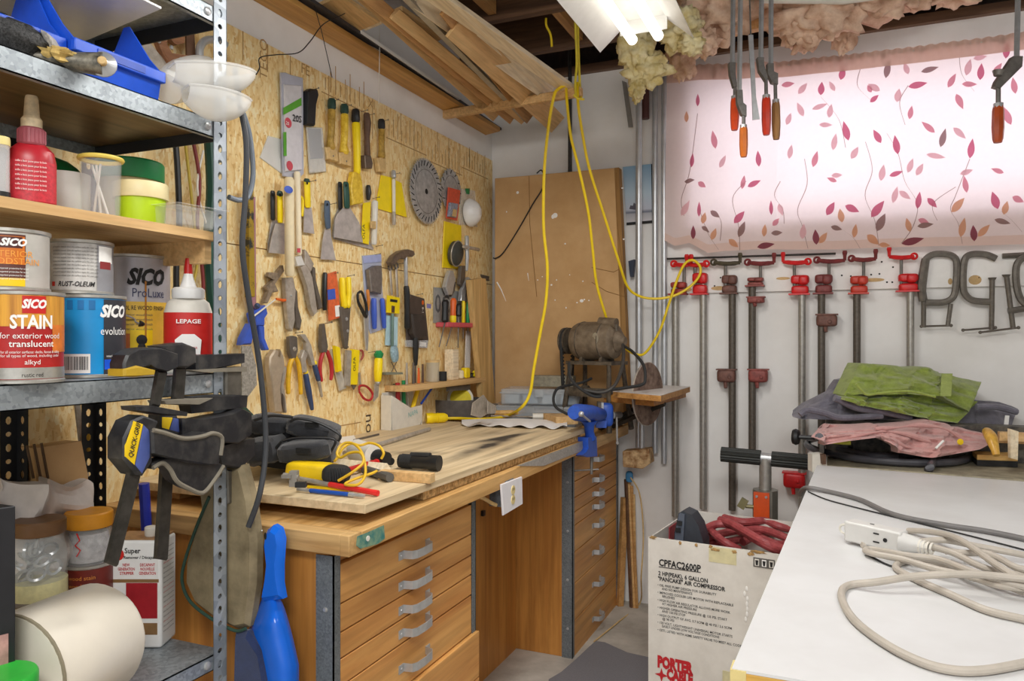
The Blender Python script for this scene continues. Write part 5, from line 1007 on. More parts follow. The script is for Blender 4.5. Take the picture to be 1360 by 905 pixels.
multi('bar_clamp', 'dark bar clamp hooked on the slotted post, rightmost of the clamps', 'clamp', [
    ('jaw', sp(A3, -1.19, [(1030, 125), (1285, 116), (1285, 165), (1200, 185), (1030, 212)], .03), CLB), ('jaw_plate', sp(A3, -1.185, [(990, 205), (1298, 186), (1298, 212), (1060, 216)], .035), plain('worn resin edge', '#7d7668', .6)),
    ('bar', sp(A3, -1.19, [(1185, 205), (1265, 205), (1265, 340), (1185, 340)], .012), plain('bar grey', '#6c675e', .45, .5, .2)),
    ('second_jaw', sp(A3, -1.185, [(990, 345), (1150, 332), (1302, 336), (1296, 400), (1010, 432)], .035), CLB),
    ('handle', sp(A3, -1.18, [(1150, 600), (1300, 562), (1338, 560), (1338, 650), (1262, 722), (1170, 705)], .035), CLB),
    ('lower_bar', sp(A3, -1.196, [(1190, 725), (1285, 725), (1290, 905), (1195, 905)], .012), MATS['bar grey'])])
# work apron hanging behind the post, dustpan on the bench end
def yp(c, pts, Y, th): q = [onY(c(*p), Y) for p in pts]; return M().prism([v+Vector((0, th, 0)) for v in q], (0, -th, 0), .012)
multi('leather_apron', 'olive brown leather apron hanging behind the slotted post', 'apron', [
    ('panel', yp(A4, [(890, -120), (1080, -140), (1118, 0), (1145, 200), (1142, 400), (1112, 596), (1060, 606), (960, 560), (870, 490), (828, 400), (828, 300), (870, 150), (905, 30)], 1.252, .03), plain('olive leather', '#7a6c50', .75, 0, .3, 9., .3, '#9a8b6c')),
    ('binding', M().tube(curve([onY(A4(*p), 1.25) for p in ((945, 0), (890, 130), (838, 280), (822, 380), (860, 475), (960, 555), (1060, 605), (1110, 596))], 6), .0035, 8), plain('green binding', '#2c4a3c', .7))])
dpm = plain('dustpan blue', '#1466d8', .22, 0, .06, 8.)
t = thing('dustpan', 'bright blue plastic dustpan hanging on the bench end', 'dustpan', onY(A4(1230, 900), 1.29))
part(t, 'handle', yp(A4, [(1183, 200), (1192, 155), (1218, 133), (1245, 150), (1258, 200), (1250, 320), (1250, 400), (1262, 470), (1175, 480), (1188, 400), (1190, 320)], 1.262, .025), dpm)
def pan(u, v):
    y = 455+560*v; xl = 1185-75*min(1, v*3.2)+(max(0, v-.28))*120; xr = 1250+92*min(1, (v*1.8))**.7
    x = xl+(xr-xl)*u; d = 1.292-.045*math.sin(math.pi*u)**.6*min(1, .35+v*3)
    return (onY(A4(x, y), d), Vector((0, -1, 0)))
part(t, 'pan', M().sheet(pan, 22, 20, .006), dpm)
part(t, 'hang_hole', M().lathe([(1, 0), (0, .0008)], onY(A4(1198, 178), 1.2615), (0, -1, 0), 12, .0035, .008), DARKHOLE)
solo('hook_nail', 'small nail in the bench end carrying the dustpan', 'nail', M().tube([onY(A4(1183, 153), 1.316), onY(A4(1183, 153), 1.25)], .0016, 6), STEEL)
solo('navy_sack', 'dark navy cloth hanging low behind the slotted post', 'cloth', yp(A4, [(1052, 618), (1105, 612), (1170, 700), (1200, 850), (1200, 1000), (1045, 1000)], 1.245, .02), cloth('navy cloth', '#1a2546', '#2a3a66'))
# loose wires above the upper shelf
solo('hanging_wire', 'thin dark wire drooping from the lumber rack across the white wall', 'wire', M().tube(curve([onX(B5(*p), XO+.1) for p in ((530, 0), (450, 65), (340, 120), (270, 210), (210, 265), (100, 275), (20, 290), (18, 340), (0, 375))], 6), .0018, 6), BLACK)
solo('hanging_wire', 'short straight wire hanging from the lumber rack by the grey card', 'wire', M().tube([onX(B5(*p), XO+.08) for p in ((285, 0), (330, 160), (382, 390))], .0015, 6), BLACK)
solo('hanging_string', 'thin pale string hanging straight down from the rack', 'string', M().tube([onX(B5(*p), XO+.08) for p in ((620, -20), (620, 260), (616, 520))], .0016, 6), OFFWHITE)
# ================================================================ things on the workbench
D1 = crop(730, 415, 4.415); D2 = crop(330, 540, 6.463); D3 = crop(510, 490, 5.037); D4 = crop(960, 0, 4.11); D5 = crop(1060, 530, 4.533); D6 = crop(1100, 670, 3.85)
ZP = .9435                                     # top of the plywood board
RV = Vector((CS, SN, 0)); FV = Vector((-SN, CS, 0)); UP = Vector((0, 0, 1))
CAMR = Matrix((RV, FV, UP)).transposed().to_4x4()   # local x right, y away, z up
def pillow(c, rad, rot=None, e=.55, n=20, m=14, amp=0., seed=0, mb=None):
    R = rot.to_3x3() if rot else Matrix.Identity(3); c = Vector(c); vs = []
    sg = lambda x: math.copysign(abs(x)**e, x)
    for i in range(m+1):
        t = math.pi*i/m
        for j in range(n):
            a = 2*math.pi*j/n; d = Vector((math.sin(t)*math.cos(a), math.sin(t)*math.sin(a), math.cos(t)))
            k = 1+(amp*noise.fractal(d*2.2+Vector((seed*5.7, seed, 0)), 1., 2., 3) if amp else 0)
            q = Vector((sg(math.sin(t))*sg(math.cos(a))*rad[0], sg(math.sin(t))*sg(math.sin(a))*rad[1], sg(math.cos(t))*rad[2]))*k
            vs.append(c+R@q)
    return (mb or M())._add(vs, [(i*n+j, (i+1)*n+j, (i+1)*n+(j+1) % n, i*n+(j+1) % n) for i in range(m) for j in range(n)])
def ztube(c, pts, Z, r, k=0, n=10, m=None):
    q = [onZ(c(*p[:2]), (p[2] if len(p) > 2 else Z)) for p in pts]
    return (m or M()).tube(curve(q, k) if k else q, r, n)
# tool bag
bl = cloth('black nylon', '#1c1d20', '#34353a', 700.)
bg = thing('tool_bag', 'slumped black nylon tool bag with flap pouches on the bench board', 'bag', onZ((392, 612), ZP))
def cam_pillow(c, x, y, s, rx, rz, ry, tilt=0., e=.6, amp=.12, seed=1): return pillow(atS(c(x, y), s), (rx/c.k/1000*s, ry, rz/c.k/1000*s), CAMR @ Matrix.Rotation(tilt, 4, 'Y'), e, amp=amp, seed=seed)
part(bg, 'body', cam_pillow(D2, 360, 310, 2.12, 400, 210, .09, .12, .6, .1, 3), bl)
part(bg, 'pouch', cam_pillow(D2, 190, 150, 2.06, 180, 85, .06, .06, .6, .12, 4), bl)
part(bg, 'pouch', cam_pillow(D2, 560, 190, 2.03, 225, 82, .06, .24, .55, .1, 5), bl)
part(bg, 'pouch', cam_pillow(D2, 150, 370, 1.99, 160, 115, .07, -.15, .6, .12, 6), bl)
part(bg, 'pouch', cam_pillow(D2, 500, 375, 1.96, 220, 88, .06, -.1, .5, .1, 7), bl)
for pts, dy in ((((355, 130), (430, 105), (600, 140), (780, 240), (770, 300)), -.075), (((290, 300), (400, 275), (600, 270), (745, 290), (700, 400)), -.075), (((50, 120), (200, 80), (380, 95)), -.07), (((285, 300), (180, 420), (110, 520)), -.08)):
    part(bg, 'piping', M().tube(curve([atS(D2(*p), 2.0+dy+.02) for p in pts], 5), .0035, 8), BLACK)
for x, y, s in ((545, 160, 1.962), (470, 380, 1.888)):
    part(bg, 'hook_patch', M().box(atS(D2(x, y), s), (.036, .006, .013), CAMR @ Matrix.Rotation(.05, 4, 'Y')), plain('hook tape', '#141414', .9, 0, .5, 300., .6))
# yellow power tool with cord and accessories
yt = thing('power_tool', 'yellow and black hand power tool with thin yellow cord at the bench corner', 'power tool', onZ((427, 636), ZP))
a, b = atS(D2(395, 545), 1.93), atS(D2(740, 578), 1.86); dx = (b-a)
part(yt, 'housing', pillow((a+b)/2, (dx.length/2, .030, .024), CAMR @ Matrix.Rotation(.07, 4, 'Y') @ Matrix.Rotation(-.1, 4, 'Z'), .42), YEL)
part(yt, 'end_cap', pillow(atS(D2(755, 582), 1.845), (.034, .033, .023), CAMR @ Matrix.Rotation(.07, 4, 'Y'), .7), BLACKM)
for i in range(7): part(yt, 'cap_rib', M().tube([atS(D2(700+i*22, 530), 1.81), atS(D2(705+i*22, 640), 1.81)], .0018, 6), BLACK)
part(yt, 'power_cord', M().tube(curve([atS(D2(*p), s) for *p, s in ((770, 640, 1.80), (900, 560, 1.80), (985, 480, 1.82), (960, 400, 1.84), (870, 400, 1.86), (790, 440, 1.87), (760, 400, 1.88), (800, 330, 1.9), (870, 312, 1.9), (940, 350, 1.88), (985, 430, 1.85), (1005, 540, 1.82), (990, 620, 1.79), (930, 675, 1.77), (830, 670, 1.78), (900, 630, 1.8), (1060, 575, 1.84), (1100, 555, 1.86))], 7), .0034, 8), plain('cord mustard', '#d8ae22', .5))
part(yt, 'power_cord', M().tube(curve([atS(D2(*p), s) for *p, s in ((740, 470, 1.88), (770, 430, 1.9), (810, 360, 1.93), (880, 320, 1.95), (960, 335, 1.95), (1040, 315, 1.95), (1120, 340, 1.93), (1160, 400, 1.92), (1140, 450, 1.92))], 7), .0034, 8), MATS['cord mustard'])
GY = plain('soft grey', '#9a958c', .5, .3, .12)
multi('glue_gun_tip', 'grey metal clamp jaw lying in front of the yellow tool', 'clamp', [('post', M().box(atS(D2(392, 620), 1.76), (.018, .02, .036), CAMR), GY), ('rod', M().tube([atS(D2(300, 590), 1.76), atS(D2(430, 612), 1.755)], .006, 10), GY), ('fork', M().box(atS(D2(330, 600), 1.75), (.022, .016, .008), CAMR), GY), ('foot', M().box(atS(D2(450, 672), 1.73), (.024, .014, .012), CAMR), BLACKM)])
def stick(name, label, cat, c, p0, p1, z0, z1, r, m, segs=()):
    a, b = onZ(c(*p0), z0), onZ(c(*p1), z1); parts = [('shaft', M().tube([a, b], r, 10), m)]
    for nm, t0, t1, rr, mm in segs: parts.append((nm, M().tube([a.lerp(b, t0), a.lerp(b, t1)], rr, 10), mm))
    return multi(name, label, cat, parts)
stick('marker', 'red and silver felt marker in front of the yellow tool', 'marker', D2, (420, 620), (1105, 745), ZP+.02, ZP+.008, .0062, GY, (('red_barrel', .42, 1., .0068, plain('marker red', '#d9302e', .35)), ('cap_end', .96, 1.01, .007, MATS['marker red'])))
stick('blue_pen', 'blue ballpoint pen lying closest to the bench corner', 'pen', D2, (420, 712), (995, 770), ZP+.006, ZP+.006, .0042, STEEL, (('barrel', .2, .78, .0052, plain('pen blue', '#1c4fa8', .35)), ('clip_band', .78, .84, .0056, STEEL)))
stick('pencil', 'flat yellow carpenter pencil between the marker and pen', 'pencil', D2, (510, 690), (860, 722), ZP+.004, ZP+.004, .004, YEL)
stick('red_screwdriver', 'red-handled tool lying across behind the yellow cord', 'screwdriver', D2, (860, 545), (1135, 468), ZP+.018, ZP+.02, .0075, plain('red handle', '#b5221f', .45), (('grip_ring', .55, .6, .0088, RED), ('grip_ring', .68, .73, .0088, RED), ('grip_ring', .82, .87, .0088, RED)))
stick('grey_tube', 'dark grey rubber tube lying behind the yellow cord', 'tube', D2, (1000, 545), (1215, 612), ZP+.012, ZP+.012, .012, plain('rubber grey', '#55534f', .6, 0, .15))
multi('white_grinder', 'white cylindrical tool with black knob lying behind the cords', 'power tool', [('body', M().tube([onZ(D2(930, 380), ZP+.035), onZ(D2(1080, 420), ZP+.035)], [.034, .03], 18), OFFWHITE), ('knob', M().tube([onZ(D2(1060, 425), ZP+.03), onZ(D2(1190, 455), ZP+.025)], [.026, .02], 16), BLACK), ('tip', M().tube([onZ(D2(1180, 450), ZP+.02), onZ(D2(1225, 475), ZP+.016)], [.014, .011], 12), BLACK)])
def zbox(c, pts, z, h): return M().prism([onZ(c(*p), z) for p in pts], (0, 0, h))
a, b = onZ(B3(790, 478), ZP+.012), onZ(B3(1118, 502), ZP+.012)
solo('wood_strip', 'square-cut wood strip lying at the bench front edge', 'wood', M().box((a+b)/2, ((b-a).length, .028, .024), Matrix.Rotation(math.atan2(b.y-a.y, b.x-a.x), 4, 'Z')), LUMBER2, bev=.001)
solo('wood_sliver', 'thin pale slat lying behind the yellow tool', 'wood', M().tube([onZ(B3(530, 415), ZP+.012), onZ(B3(830, 445), ZP+.012)], [.016, .016], 4), LUMBER)
fl = thing('flashlight', 'black ribbed flashlight lying on the bench board', 'flashlight', onZ(B3(1040, 450), ZP)); a, b = onZ(B3(912, 392), ZP+.022), onZ(B3(1160, 408), ZP+.022)
part(fl, 'barrel', M().tube([a, a.lerp(b, .72), a.lerp(b, .78), b], [.019, .019, .022, .022], 16), BLACK)
part(fl, 'switch_rail', M().tube([a.lerp(b, .28)+Vector((0, 0, .018)), a.lerp(b, .78)+Vector((0, 0, .02))], .008, 8), BLACKM)
for i in range(8): part(fl, 'rib', M().ring(a.lerp(b, .06+i*.035), b-a, .0192, .0014, 16, 5), BLACKM)
solo('steel_bar', 'long flat steel bar lying on the board towards the tool wall', 'bar', M().tube([onZ(B3(560, 345), ZP+.008), onZ(B3(800, 283), ZP+.008), onZ(B3(1095, 192), ZP+.008)], .0085, 8), TOOLST)
solo('thin_rule', 'thin steel rule lying near the wall behind the bag', 'rule', M().tube([onZ(B3(620, 262), ZP+.003), onZ(B3(775, 225), ZP+.003)], .004, 6), TOOLDK)
solo('paper_scrap', 'small folded paper scrap beside the bag', 'paper', zbox(B3, ((520, 250), (620, 235), (640, 275), (540, 290)), ZP, .003), INKW)

# yellow extension cord hanging from the crossbar to the bench
YC = plain('cord yellow', '#f0cf1c', .4, 0, .05)
ec = thing('extension_cable', 'yellow extension cord hanging from the rack with its socket on the bench', 'cord', onZ((580, 556), ZP))
path = [(752, 113, 3.27), (742, 118, 3.25), (736, 127, 3.23), (729, 165, 3.24), (723, 225, 3.25), (722, 300, 3.27), (727, 355, 3.28), (725, 400, 3.29), (718, 440, 3.3), (709, 490, 3.3), (704, 522, 3.3), (693, 541, 3.3)]
pp = [atS((x, y), s) for x, y, s in path]+[onZ(p, ZP+.007) for p in ((672, 553), (640, 557), (610, 556), (590, 556))]
part(ec, 'lead', M().tube(curve(pp, 7), .0068, 10), YC)
a, b = onZ((594, 555), ZP+.022), onZ((566, 556), ZP+.022)
part(ec, 'socket', M().tube([a, a.lerp(b, .12), a.lerp(b, .2), a.lerp(b, .65), a.lerp(b, .7), b], [.014, .02, .0215, .0215, .024, .023], 20), plain('socket yellow', '#f4d313', .35))
part(ec, 'socket_ring', M().ring(a.lerp(b, .45), b-a, .022, .002, 20, 6), MATS['socket yellow'])
ec2 = [(752, 118, 3.26), (753, 135, 3.22), (758, 180, 3.24), (769, 225, 3.26), (781, 280, 3.3), (787, 330, 3.35), (792, 375, 3.4), (803, 415, 3.45), (812, 440, 3.5), (830, 462, 3.55), (845, 471, 3.58), (858, 468, 3.58), (876, 440, 3.56), (888, 405, 3.54), (900, 370, 3.53), (910, 350, 3.53), (921, 346, 3.53), (930, 355, 3.53), (928, 368, 3.53), (915, 382, 3.53), (895, 393, 3.54), (870, 397, 3.55), (848, 393, 3.55), (833, 380, 3.52), (821, 345, 3.45), (802, 285, 3.38), (783, 225, 3.32), (774, 180, 3.28), (768, 140, 3.24), (767, 110, 3.29)]
solo('yellow_cable', 'yellow cord swooping from the rack past the motor to the red clamp', 'cord', M().tube(curve([atS((x, y), s) for x, y, s in ec2], 6), .0062, 8), YC)
rope = M().tube(curve([atS((x, y), s) for x, y, s in ((762, -40, 3.2), (764, 30, 3.25), (766, 80, 3.27), (764, 112, 3.26), (766, 130, 3.25), (772, 128, 3.3), (770, 110, 3.33), (768, 60, 3.3), (767, 0, 3.25), (766, -40, 3.2))], 6), .0055, 8)
solo('rope_tie', 'doubled yellow rope tying up the end of the rack crossbar', 'rope', rope.tube(curve([atS(p, 3.24) for p in ((762, 126), (768, 131), (776, 132))], 4), .005, 8), plain('rope yellow', '#e6cf3a', .6))

# parts shelf on the wall with its small things
sa, sb = onX(B2(190, 325), XO+.10), onX(B2(705, 265), XO+.10); zs_ = (sa.z+sb.z)/2
sf = solo('parts_shelf', 'small tan wooden shelf on the tool wall holding bits and jars', 'shelf', M().boxe((XO, sa.y, zs_-.012), (XO+.10, sb.y, zs_+.012)), LUMBER2, bev=.001)
zs_ += .0125
def onshelf(x, d=.05): v = onX(B2(x, 300), XO+d); v.z = zs_; return v
for x, hgt, m, lab in ((195, .09, TOOLST, 'steel bit upright at the left end of the parts shelf'), (238, .09, TOOLDK, 'dark bit upright second from left on the parts shelf'), (272, .065, ORANGE, 'orange bit handle upright on the parts shelf'), (298, .08, BRNH, 'brown bit upright left of the glass jar')):
    v = onshelf(x); solo('drill_bit', lab, 'bit', M().tube([v, v+UP*hgt*.5, v+UP*hgt], [.006, .0055, .004], 8), m, 'bits on the parts shelf')
v = onshelf(252, .03)+UP*.02; multi('black_screwdriver', 'black-handled screwdriver standing above the parts shelf', 'screwdriver', [('handle', M().tube([v+UP*.055, v+UP*.09, v+UP*.15, v+UP*.175], [.008, .012, .0145, .011], 10), BLACK), ('shaft', M().tube([v-UP*.02, v+UP*.056], .004, 8), TOOLDK)])
v = onshelf(362); multi('glass_jar', 'small glass jar with wooden lid on the parts shelf', 'jar', [('glass', M().lathe([(.028, 0), (.03, .004), (.03, .085)], v, n=20), clear('frosted jar', '#d9d3c0', .45)), ('lid', M().lathe([(.031, .085), (.031, .095), (0, .096)], v, n=20), TAN)])
v = onshelf(424, .06); solo('tape_roll', 'black roll standing right of the glass jar', 'roll', M().lathe([(.006, 0), (.02, 0), (.021, .004), (.021, .038), (.02, .042), (.006, .042)], v, n=20), BLACKM)
v = onshelf(485, .045); solo('wood_block', 'pale upright wood block on the parts shelf', 'block', M().box(v+UP*.07, (.045, .055, .14)), LUMBER, bev=.001)
v = onshelf(540, .05); solo('string_roll', 'cream string roll on the parts shelf', 'roll', M().lathe([(.012, 0), (.018, .004), (.018, .034), (.012, .04)], v, n=18), CREAM)
v = onshelf(575, .06); multi('tape_measure', 'yellow tape measure on the parts shelf', 'tape measure', [('case', M().box(v+UP*.026, (.03, .045, .05)), BYEL, None, .006), ('tongue', M().box(v+Vector((.0, -.03, .006)), (.018, .02, .003)), STEEL)])
v = onshelf(610, .05); solo('dark_reel', 'dark little reel between yellow tapes on the parts shelf', 'reel', M().lathe([(.016, 0), (.017, .003), (.01, .008), (.01, .018), (.016, .022)], v, n=16), IRON)
v = onshelf(645, .06); multi('yellow_chalk_line', 'yellow chalk reel at the right end of the parts shelf', 'chalk line', [('case', pillow(v+UP*.018, (.014, .028, .018), None, .6), BYEL), ('knob', M().cyl(v+Vector((.013, 0, .018)), v+Vector((.02, 0, .018)), .008), BLACK)])
v = onshelf(670, .03); solo('yellow_highlighter', 'upright yellow pen behind the chalk reel', 'pen', M().tube([v, v+UP*.1, v+UP*.105, v+UP*.125], [.008, .008, .005, .004], 10), plain('pen yellow', '#efe03a', .35))
solo('shelf_bracket', 'dark label plate under the parts shelf', 'plate', M().prism([onX(B2(*p), XO+.08) for p in ((450, 312), (600, 298), (600, 330), (450, 340))], (.004, 0, 0)), TOOLDK)
# white organiser with knives
og = thing('tool_holder', 'white folded holder standing at the wall end of the bench', 'holder', onX(B2(190, 560), XO+.05))
q = [onX(B2(*p), XO+.055) for p in ((95, 368), (215, 446), (290, 428), (290, 520), (275, 600), (100, 600))]
for v in q[3:]: v.z = max(v.z, ZP)
part(og, 'front_panel', M().prism(q, (.004, 0, 0)), OFFWHITE)
part(og, 'back_panel', M().boxe((XO+.01, q[0].y, ZP), (XO+.014, q[3].y, q[0].z+.01)), OFFWHITE)
part(og, 'side_panel', M().boxe((XO+.01, q[0].y-.004, ZP), (XO+.057, q[0].y, q[0].z)), OFFWHITE)
part(og, 'side_panel', M().boxe((XO+.01, q[3].y, ZP), (XO+.057, q[3].y+.004, q[3].z)), OFFWHITE)
text(og, 'NAPA', onX(B2(205, 510), XO+.0605), (0, 1, .12), (0, 0, 1), .03, plain('pale teal ink', '#8fc0bd', .6))
def up(name, label, cat, c, p0, p1, w, m, off=.035):
    a, b = onX(c(*p0), XO+off), onX(c(*p1), XO+off); s_ = depth(a); r = w/2/c.k/1000*s_
    return solo(name, label, cat, M().tube([a, b], r, 8), m, 'tools in the white holder')
up('pocket_knife', 'red folding knife in the white holder', 'knife', B2, (136, 285), (140, 420), 30, REDH)
up('pocket_knife', 'green folding knife in the white holder', 'knife', B2, (174, 270), (178, 430), 26, GREEN)
up('steel_punch', 'grey steel punch in the white holder', 'punch', B2, (200, 345), (204, 470), 20, TOOLST)
up('yellow_cutter', 'yellow cutter leaning in the white holder', 'cutter', B2, (268, 325), (232, 450), 30, YEL, .04)
up('blue_pencil', 'blue pencil leaning out of the white holder', 'pencil', B2, (368, 305), (288, 420), 14, BLUE, .04)
solo('black_stopper', 'black stopper on the wall left of the red folding knife', 'stopper', M().lathe([(.012, 0), (.016, .01), (.014, .022), (0, .024)], onX(B2(102, 315), XO), (1, 0, 0), 14), BLACK)
# dark rubber bowl with yellow disc
bc_ = onZ((594, 556), ZP)+Vector((.0, .09, 0)); bw = M().lathe([(.115, 0), (.122, .004), (.128, .085), (.122, .085), (.116, .008), (0, .006)], bc_, n=36)
solo('rubber_bowl', 'dark grey rubber bowl standing on the bench by the wall', 'bowl', bw, plain('grey rubber bowl', '#57514d', .7, 0, .2, 30.))
dsk = bc_+Vector((.01, .02, .085)); multi('sanding_disc', 'white and yellow abrasive disc propped in the rubber bowl', 'disc', [('disc', M().lathe([(.0, 0), (.062, 0), (.062, .004), (0, .004)], dsk, (.5, -.75, .5), 28), plain('pale disc', '#d6d0be', .7)), ('yellow_half', M().lathe([(.02, 0), (.05, .0), (.05, .001), (.02, .001)], dsk+Vector((.006, -.006, .0)), (.5, -.75, .5), 28), plain('disc yellow', '#d8c41c', .6))])
solo('bracket_plate', 'perforated grey steel bracket plate lying beyond the bowl', 'plate', M().prism([onX(D3(*p), -1.32) for p in ((580, 310), (590, 230), (660, 175), (690, 215), (690, 300), (640, 330))], (.004, 0, 0)).prism([onX(D3(*p), -1.3) for p in ((690, 215), (745, 250), (740, 300), (690, 300))], (.004, 0, 0)), TOOLST)
solo('shop_rag', 'small dark rag lump beside the bracket plate', 'rag', pillow(onZ((652, 545), ZP+.03), (.03, .05, .03), None, .8, amp=.3, seed=3), plain('brown lump', '#6d6254', .8, 0, .3, 40., .3))
multi('wooden_mallet', 'mallet with grey head and long tan handle lying across the bench', 'mallet', [('head', pillow(onZ(D3(735, 290), ZP+.02), (.03, .035, .022), None, .6), plain('mallet grey', '#8d8474', .7)), ('handle', M().tube([onZ(D3(740, 296), ZP+.022), onZ(D3(960, 292), ZP+.022), onZ(D3(1232, 292), ZP+.02)], [.012, .013, .014], 10), wood('mallet handle', '#b5833f', '#d9ad66', 'x', 8.))])
multi('caulk_nozzle', 'white tool with thin steel rod lying before the mallet', 'tool', [('rod', M().tube([onZ(D3(715, 316), ZP+.008), onZ(D3(1000, 322), ZP+.008)], .004, 8), TOOLST), ('grip', M().tube([onZ(D3(995, 322), ZP+.014), onZ(D3(1150, 322), ZP+.014)], .016, 12), OFFWHITE)])
solo('wood_offcut', 'rough tan wood offcut lying at the far end of the bench board', 'wood', zbox(D3, ((1065, 350), (1295, 352), (1298, 372), (1150, 378)), ZP, .035), LUMBER2, bev=.001)
def crumpled(u, v):
    xa = 520+(1225-520)*u; yb = 378+18*u+9*abs(math.sin(u*13)); yt = 350-8*math.sin(u*3)+(22*max(0, u-.55))
    p = onZ(D3(xa, yt+(yb-yt)*v), ZP+.004); p.z += .006+.006*math.sin(u*31+v*3)*v; return (p, UP)
solo('white_paper', 'white crinkle-edged paper lying on the bench board', 'paper', M().sheet(crumpled, 60, 6, .0015), plain('paper white', '#f2f0ee', .6, 0, .03))
# plastic organisers
def organiser(label, base, z, sx, sy, h, rot, m):
    X = Matrix.Translation(base) @ Matrix.Rotation(rot, 4, 'Z'); t = thing('parts_organiser', label, 'organiser', base, 'clear organisers at the end of the bench')
    part(t, 'case', M().boxe((-sx/2, -sy/2, z), (sx/2, sy/2, z+h)).xf(X), m, bev=.008)
    part(t, 'lid_rim', M().boxe((-sx/2-.004, -sy/2-.004, z+h*.72), (sx/2+.004, sy/2+.004, z+h*.8)).xf(X), m)
    for i in range(4): part(t, 'compartment', M().boxe((-sx/2+.02+i*sx/4.2, -sy/2+.006, z+.008), (-sx/2+.02+i*sx/4.2+sx/5.6, sy/2-.02, z+h*.66)).xf(X), (plain('grey parts', '#9da6ad', .5, .2, .3, 60.), plain('blue-grey parts', '#8ea3b5', .5, 0, .3, 60.))[i % 2])
    part(t, 'latch', M().boxe((-.02, -sy/2-.008, z+h*.5), (.02, -sy/2, z+h*.95)).xf(X), m)
    return t
ob = Vector((-1.31, 3.36, 0)); OM = clear('organiser plastic', '#d3dae0', .42, .2)
organiser('clear lidded parts organiser, lower of the two at the corner', ob, .8935, .42, .26, .105, .12, OM)
organiser('clear lidded parts organiser, upper of the two under the stone', ob+Vector((.02, .02, 0)), .999, .37, .22, .075, .2, OM)
solo('sharpening_stone', 'grey sharpening stone box on top of the clear organisers', 'stone', M().box(ob+Vector((.08, .0, 1.109)), (.2, .08, .052), Matrix.Rotation(.15, 4, 'Z')), plain('grey stone', '#86806f', .8, 0, .2, 60., .2), bev=.002)

# ---------------- bench vise
VX = -.925
VB = plain('vise blue', '#2b56b8', .4, 0, .12, 40.)
def vp(x, y, X=VX): return onX(D1(x, y), X)
vs_ = thing('bench_vise', 'small blue bench vise clamped to the front edge of the workbench', 'vise', vp(235, 850))
part(vs_, 'body', M().tube([vp(142, 588), vp(160, 588), vp(240, 592), vp(300, 600)], [.026, .034, .034, .028], 18), VB)
part(vs_, 'front_jaw', pillow(vp(332, 600), (.03, .032, .052), CAMR, .5), VB)
part(vs_, 'jaw_plate', M().box(vp(290, 545), (.014, .05, .028), CAMR), TOOLDK); part(vs_, 'jaw_plate', M().box(vp(306, 548), (.010, .05, .03), CAMR), STEEL)
part(vs_, 'slide', M().box(vp(300, 655), (.045, .03, .03), CAMR), VB)
part(vs_, 'neck', M().tube([vp(232, 640), vp(232, 665), vp(233, 700), vp(240, 740)], [.034, .022, .018, .022], 14), VB)
part(vs_, 'clamp_bracket', M().prism([vp(*p, VX+.012) for p in ((225, 735), (275, 728), (280, 845), (220, 850), (190, 838), (215, 820), (228, 800))], (-.045, 0, 0), .004), VB)
sc_ = part(vs_, 'spindle', M().tube([vp(365, 605, VX+.02), vp(410, 602, VX+.02)], .0155, 14), STEEL)
part(sc_, 'handle_bar', M().tube([vp(392, 600, VX+.03), vp(396, 765, VX+.03)], .0048, 8).ell(vp(397, 768, VX+.03), (.008, .008, .008), 10, 8), STEEL)
lv = part(vs_, 'lever', M().tube([vp(188, 600, VX+.04), vp(236, 640, VX+.05)], .0042, 8), STEEL); part(lv, 'lever_ball', M().ell(vp(185, 597, VX+.04), (.011, .011, .011), 12, 8), STEEL)
p = vp(245, 850); part(vs_, 'clamp_screw', M().tube([p, p-UP*.07], .006, 10).tube([p-UP*.058+RV*-.1, p-UP*.05+RV*.03], .0035, 8), STEELD)

# ---------------- motor, belt and sanding disc on a cast stand
MS = 3.45; mc = atS(D1(275, 168), MS); axm = Vector((.97, -.25, 0)).normalized(); per = Vector((.25, .97, 0)).normalized()
MG = plain('dusty motor grey', '#6a5a48', .65, .25, .22, 18., .15, '#8a7a66'); MGD = plain('greasy iron', '#4a4037', .6, .3, .3, 30., .15, '#6e6354')
mt = thing('belt_sander_motor', 'dusty old electric motor driving a sanding disc by belt', 'motor', (mc.x, mc.y, .8935)); Lm = .21; rm = .088
part(mt, 'housing', M().lathe([(.05, -Lm/2-.01), (.076, -Lm/2), (.086, -Lm/2+.02), (rm, -Lm/2+.04), (rm, Lm/2-.055), (.084, Lm/2-.05), (.08, Lm/2-.01), (.06, Lm/2+.005), (.03, Lm/2+.012), (0, Lm/2+.012)], mc, axm, 32), MG)
part(mt, 'end_bell', M().lathe([(.05, 0), (.052, .012), (.03, .03), (.018, .045), (0, .046)], mc+axm*(Lm/2+.0), axm, 24), MG)
part(mt, 'seam_ring', M().ring(mc+axm*(-Lm/2+.04), axm, rm, .0025, 32, 6), MGD); part(mt, 'seam_ring', M().ring(mc+axm*(Lm/2-.055), axm, rm, .0025, 32, 6), MGD)
part(mt, 'capacitor', M().tube([mc+axm*.03+UP*.085-per*.02, mc+axm*.115+UP*.078-per*.02], .024, 14), MG)
part(mt, 'name_plate', M().lathe([(1, 0), (0, .002)], mc+axm*.045-per*.0855+UP*.012, -per, 18, .016, .026), plain('aluminium plate', '#a39c8c', .4, .5))
part(mt, 'oil_cup', M().cyl(mc+axm*(Lm/2+.01)-per*.02+UP*.045, mc+axm*(Lm/2+.01)-per*.02+UP*.075, .008), MGD)
pc = mc-axm*(Lm/2+.055); sh_ = Vector((pc.x, pc.y, 1.068))
part(mt, 'shaft', M().cyl(mc-axm*Lm/2, pc-axm*.02, .012), MGD)
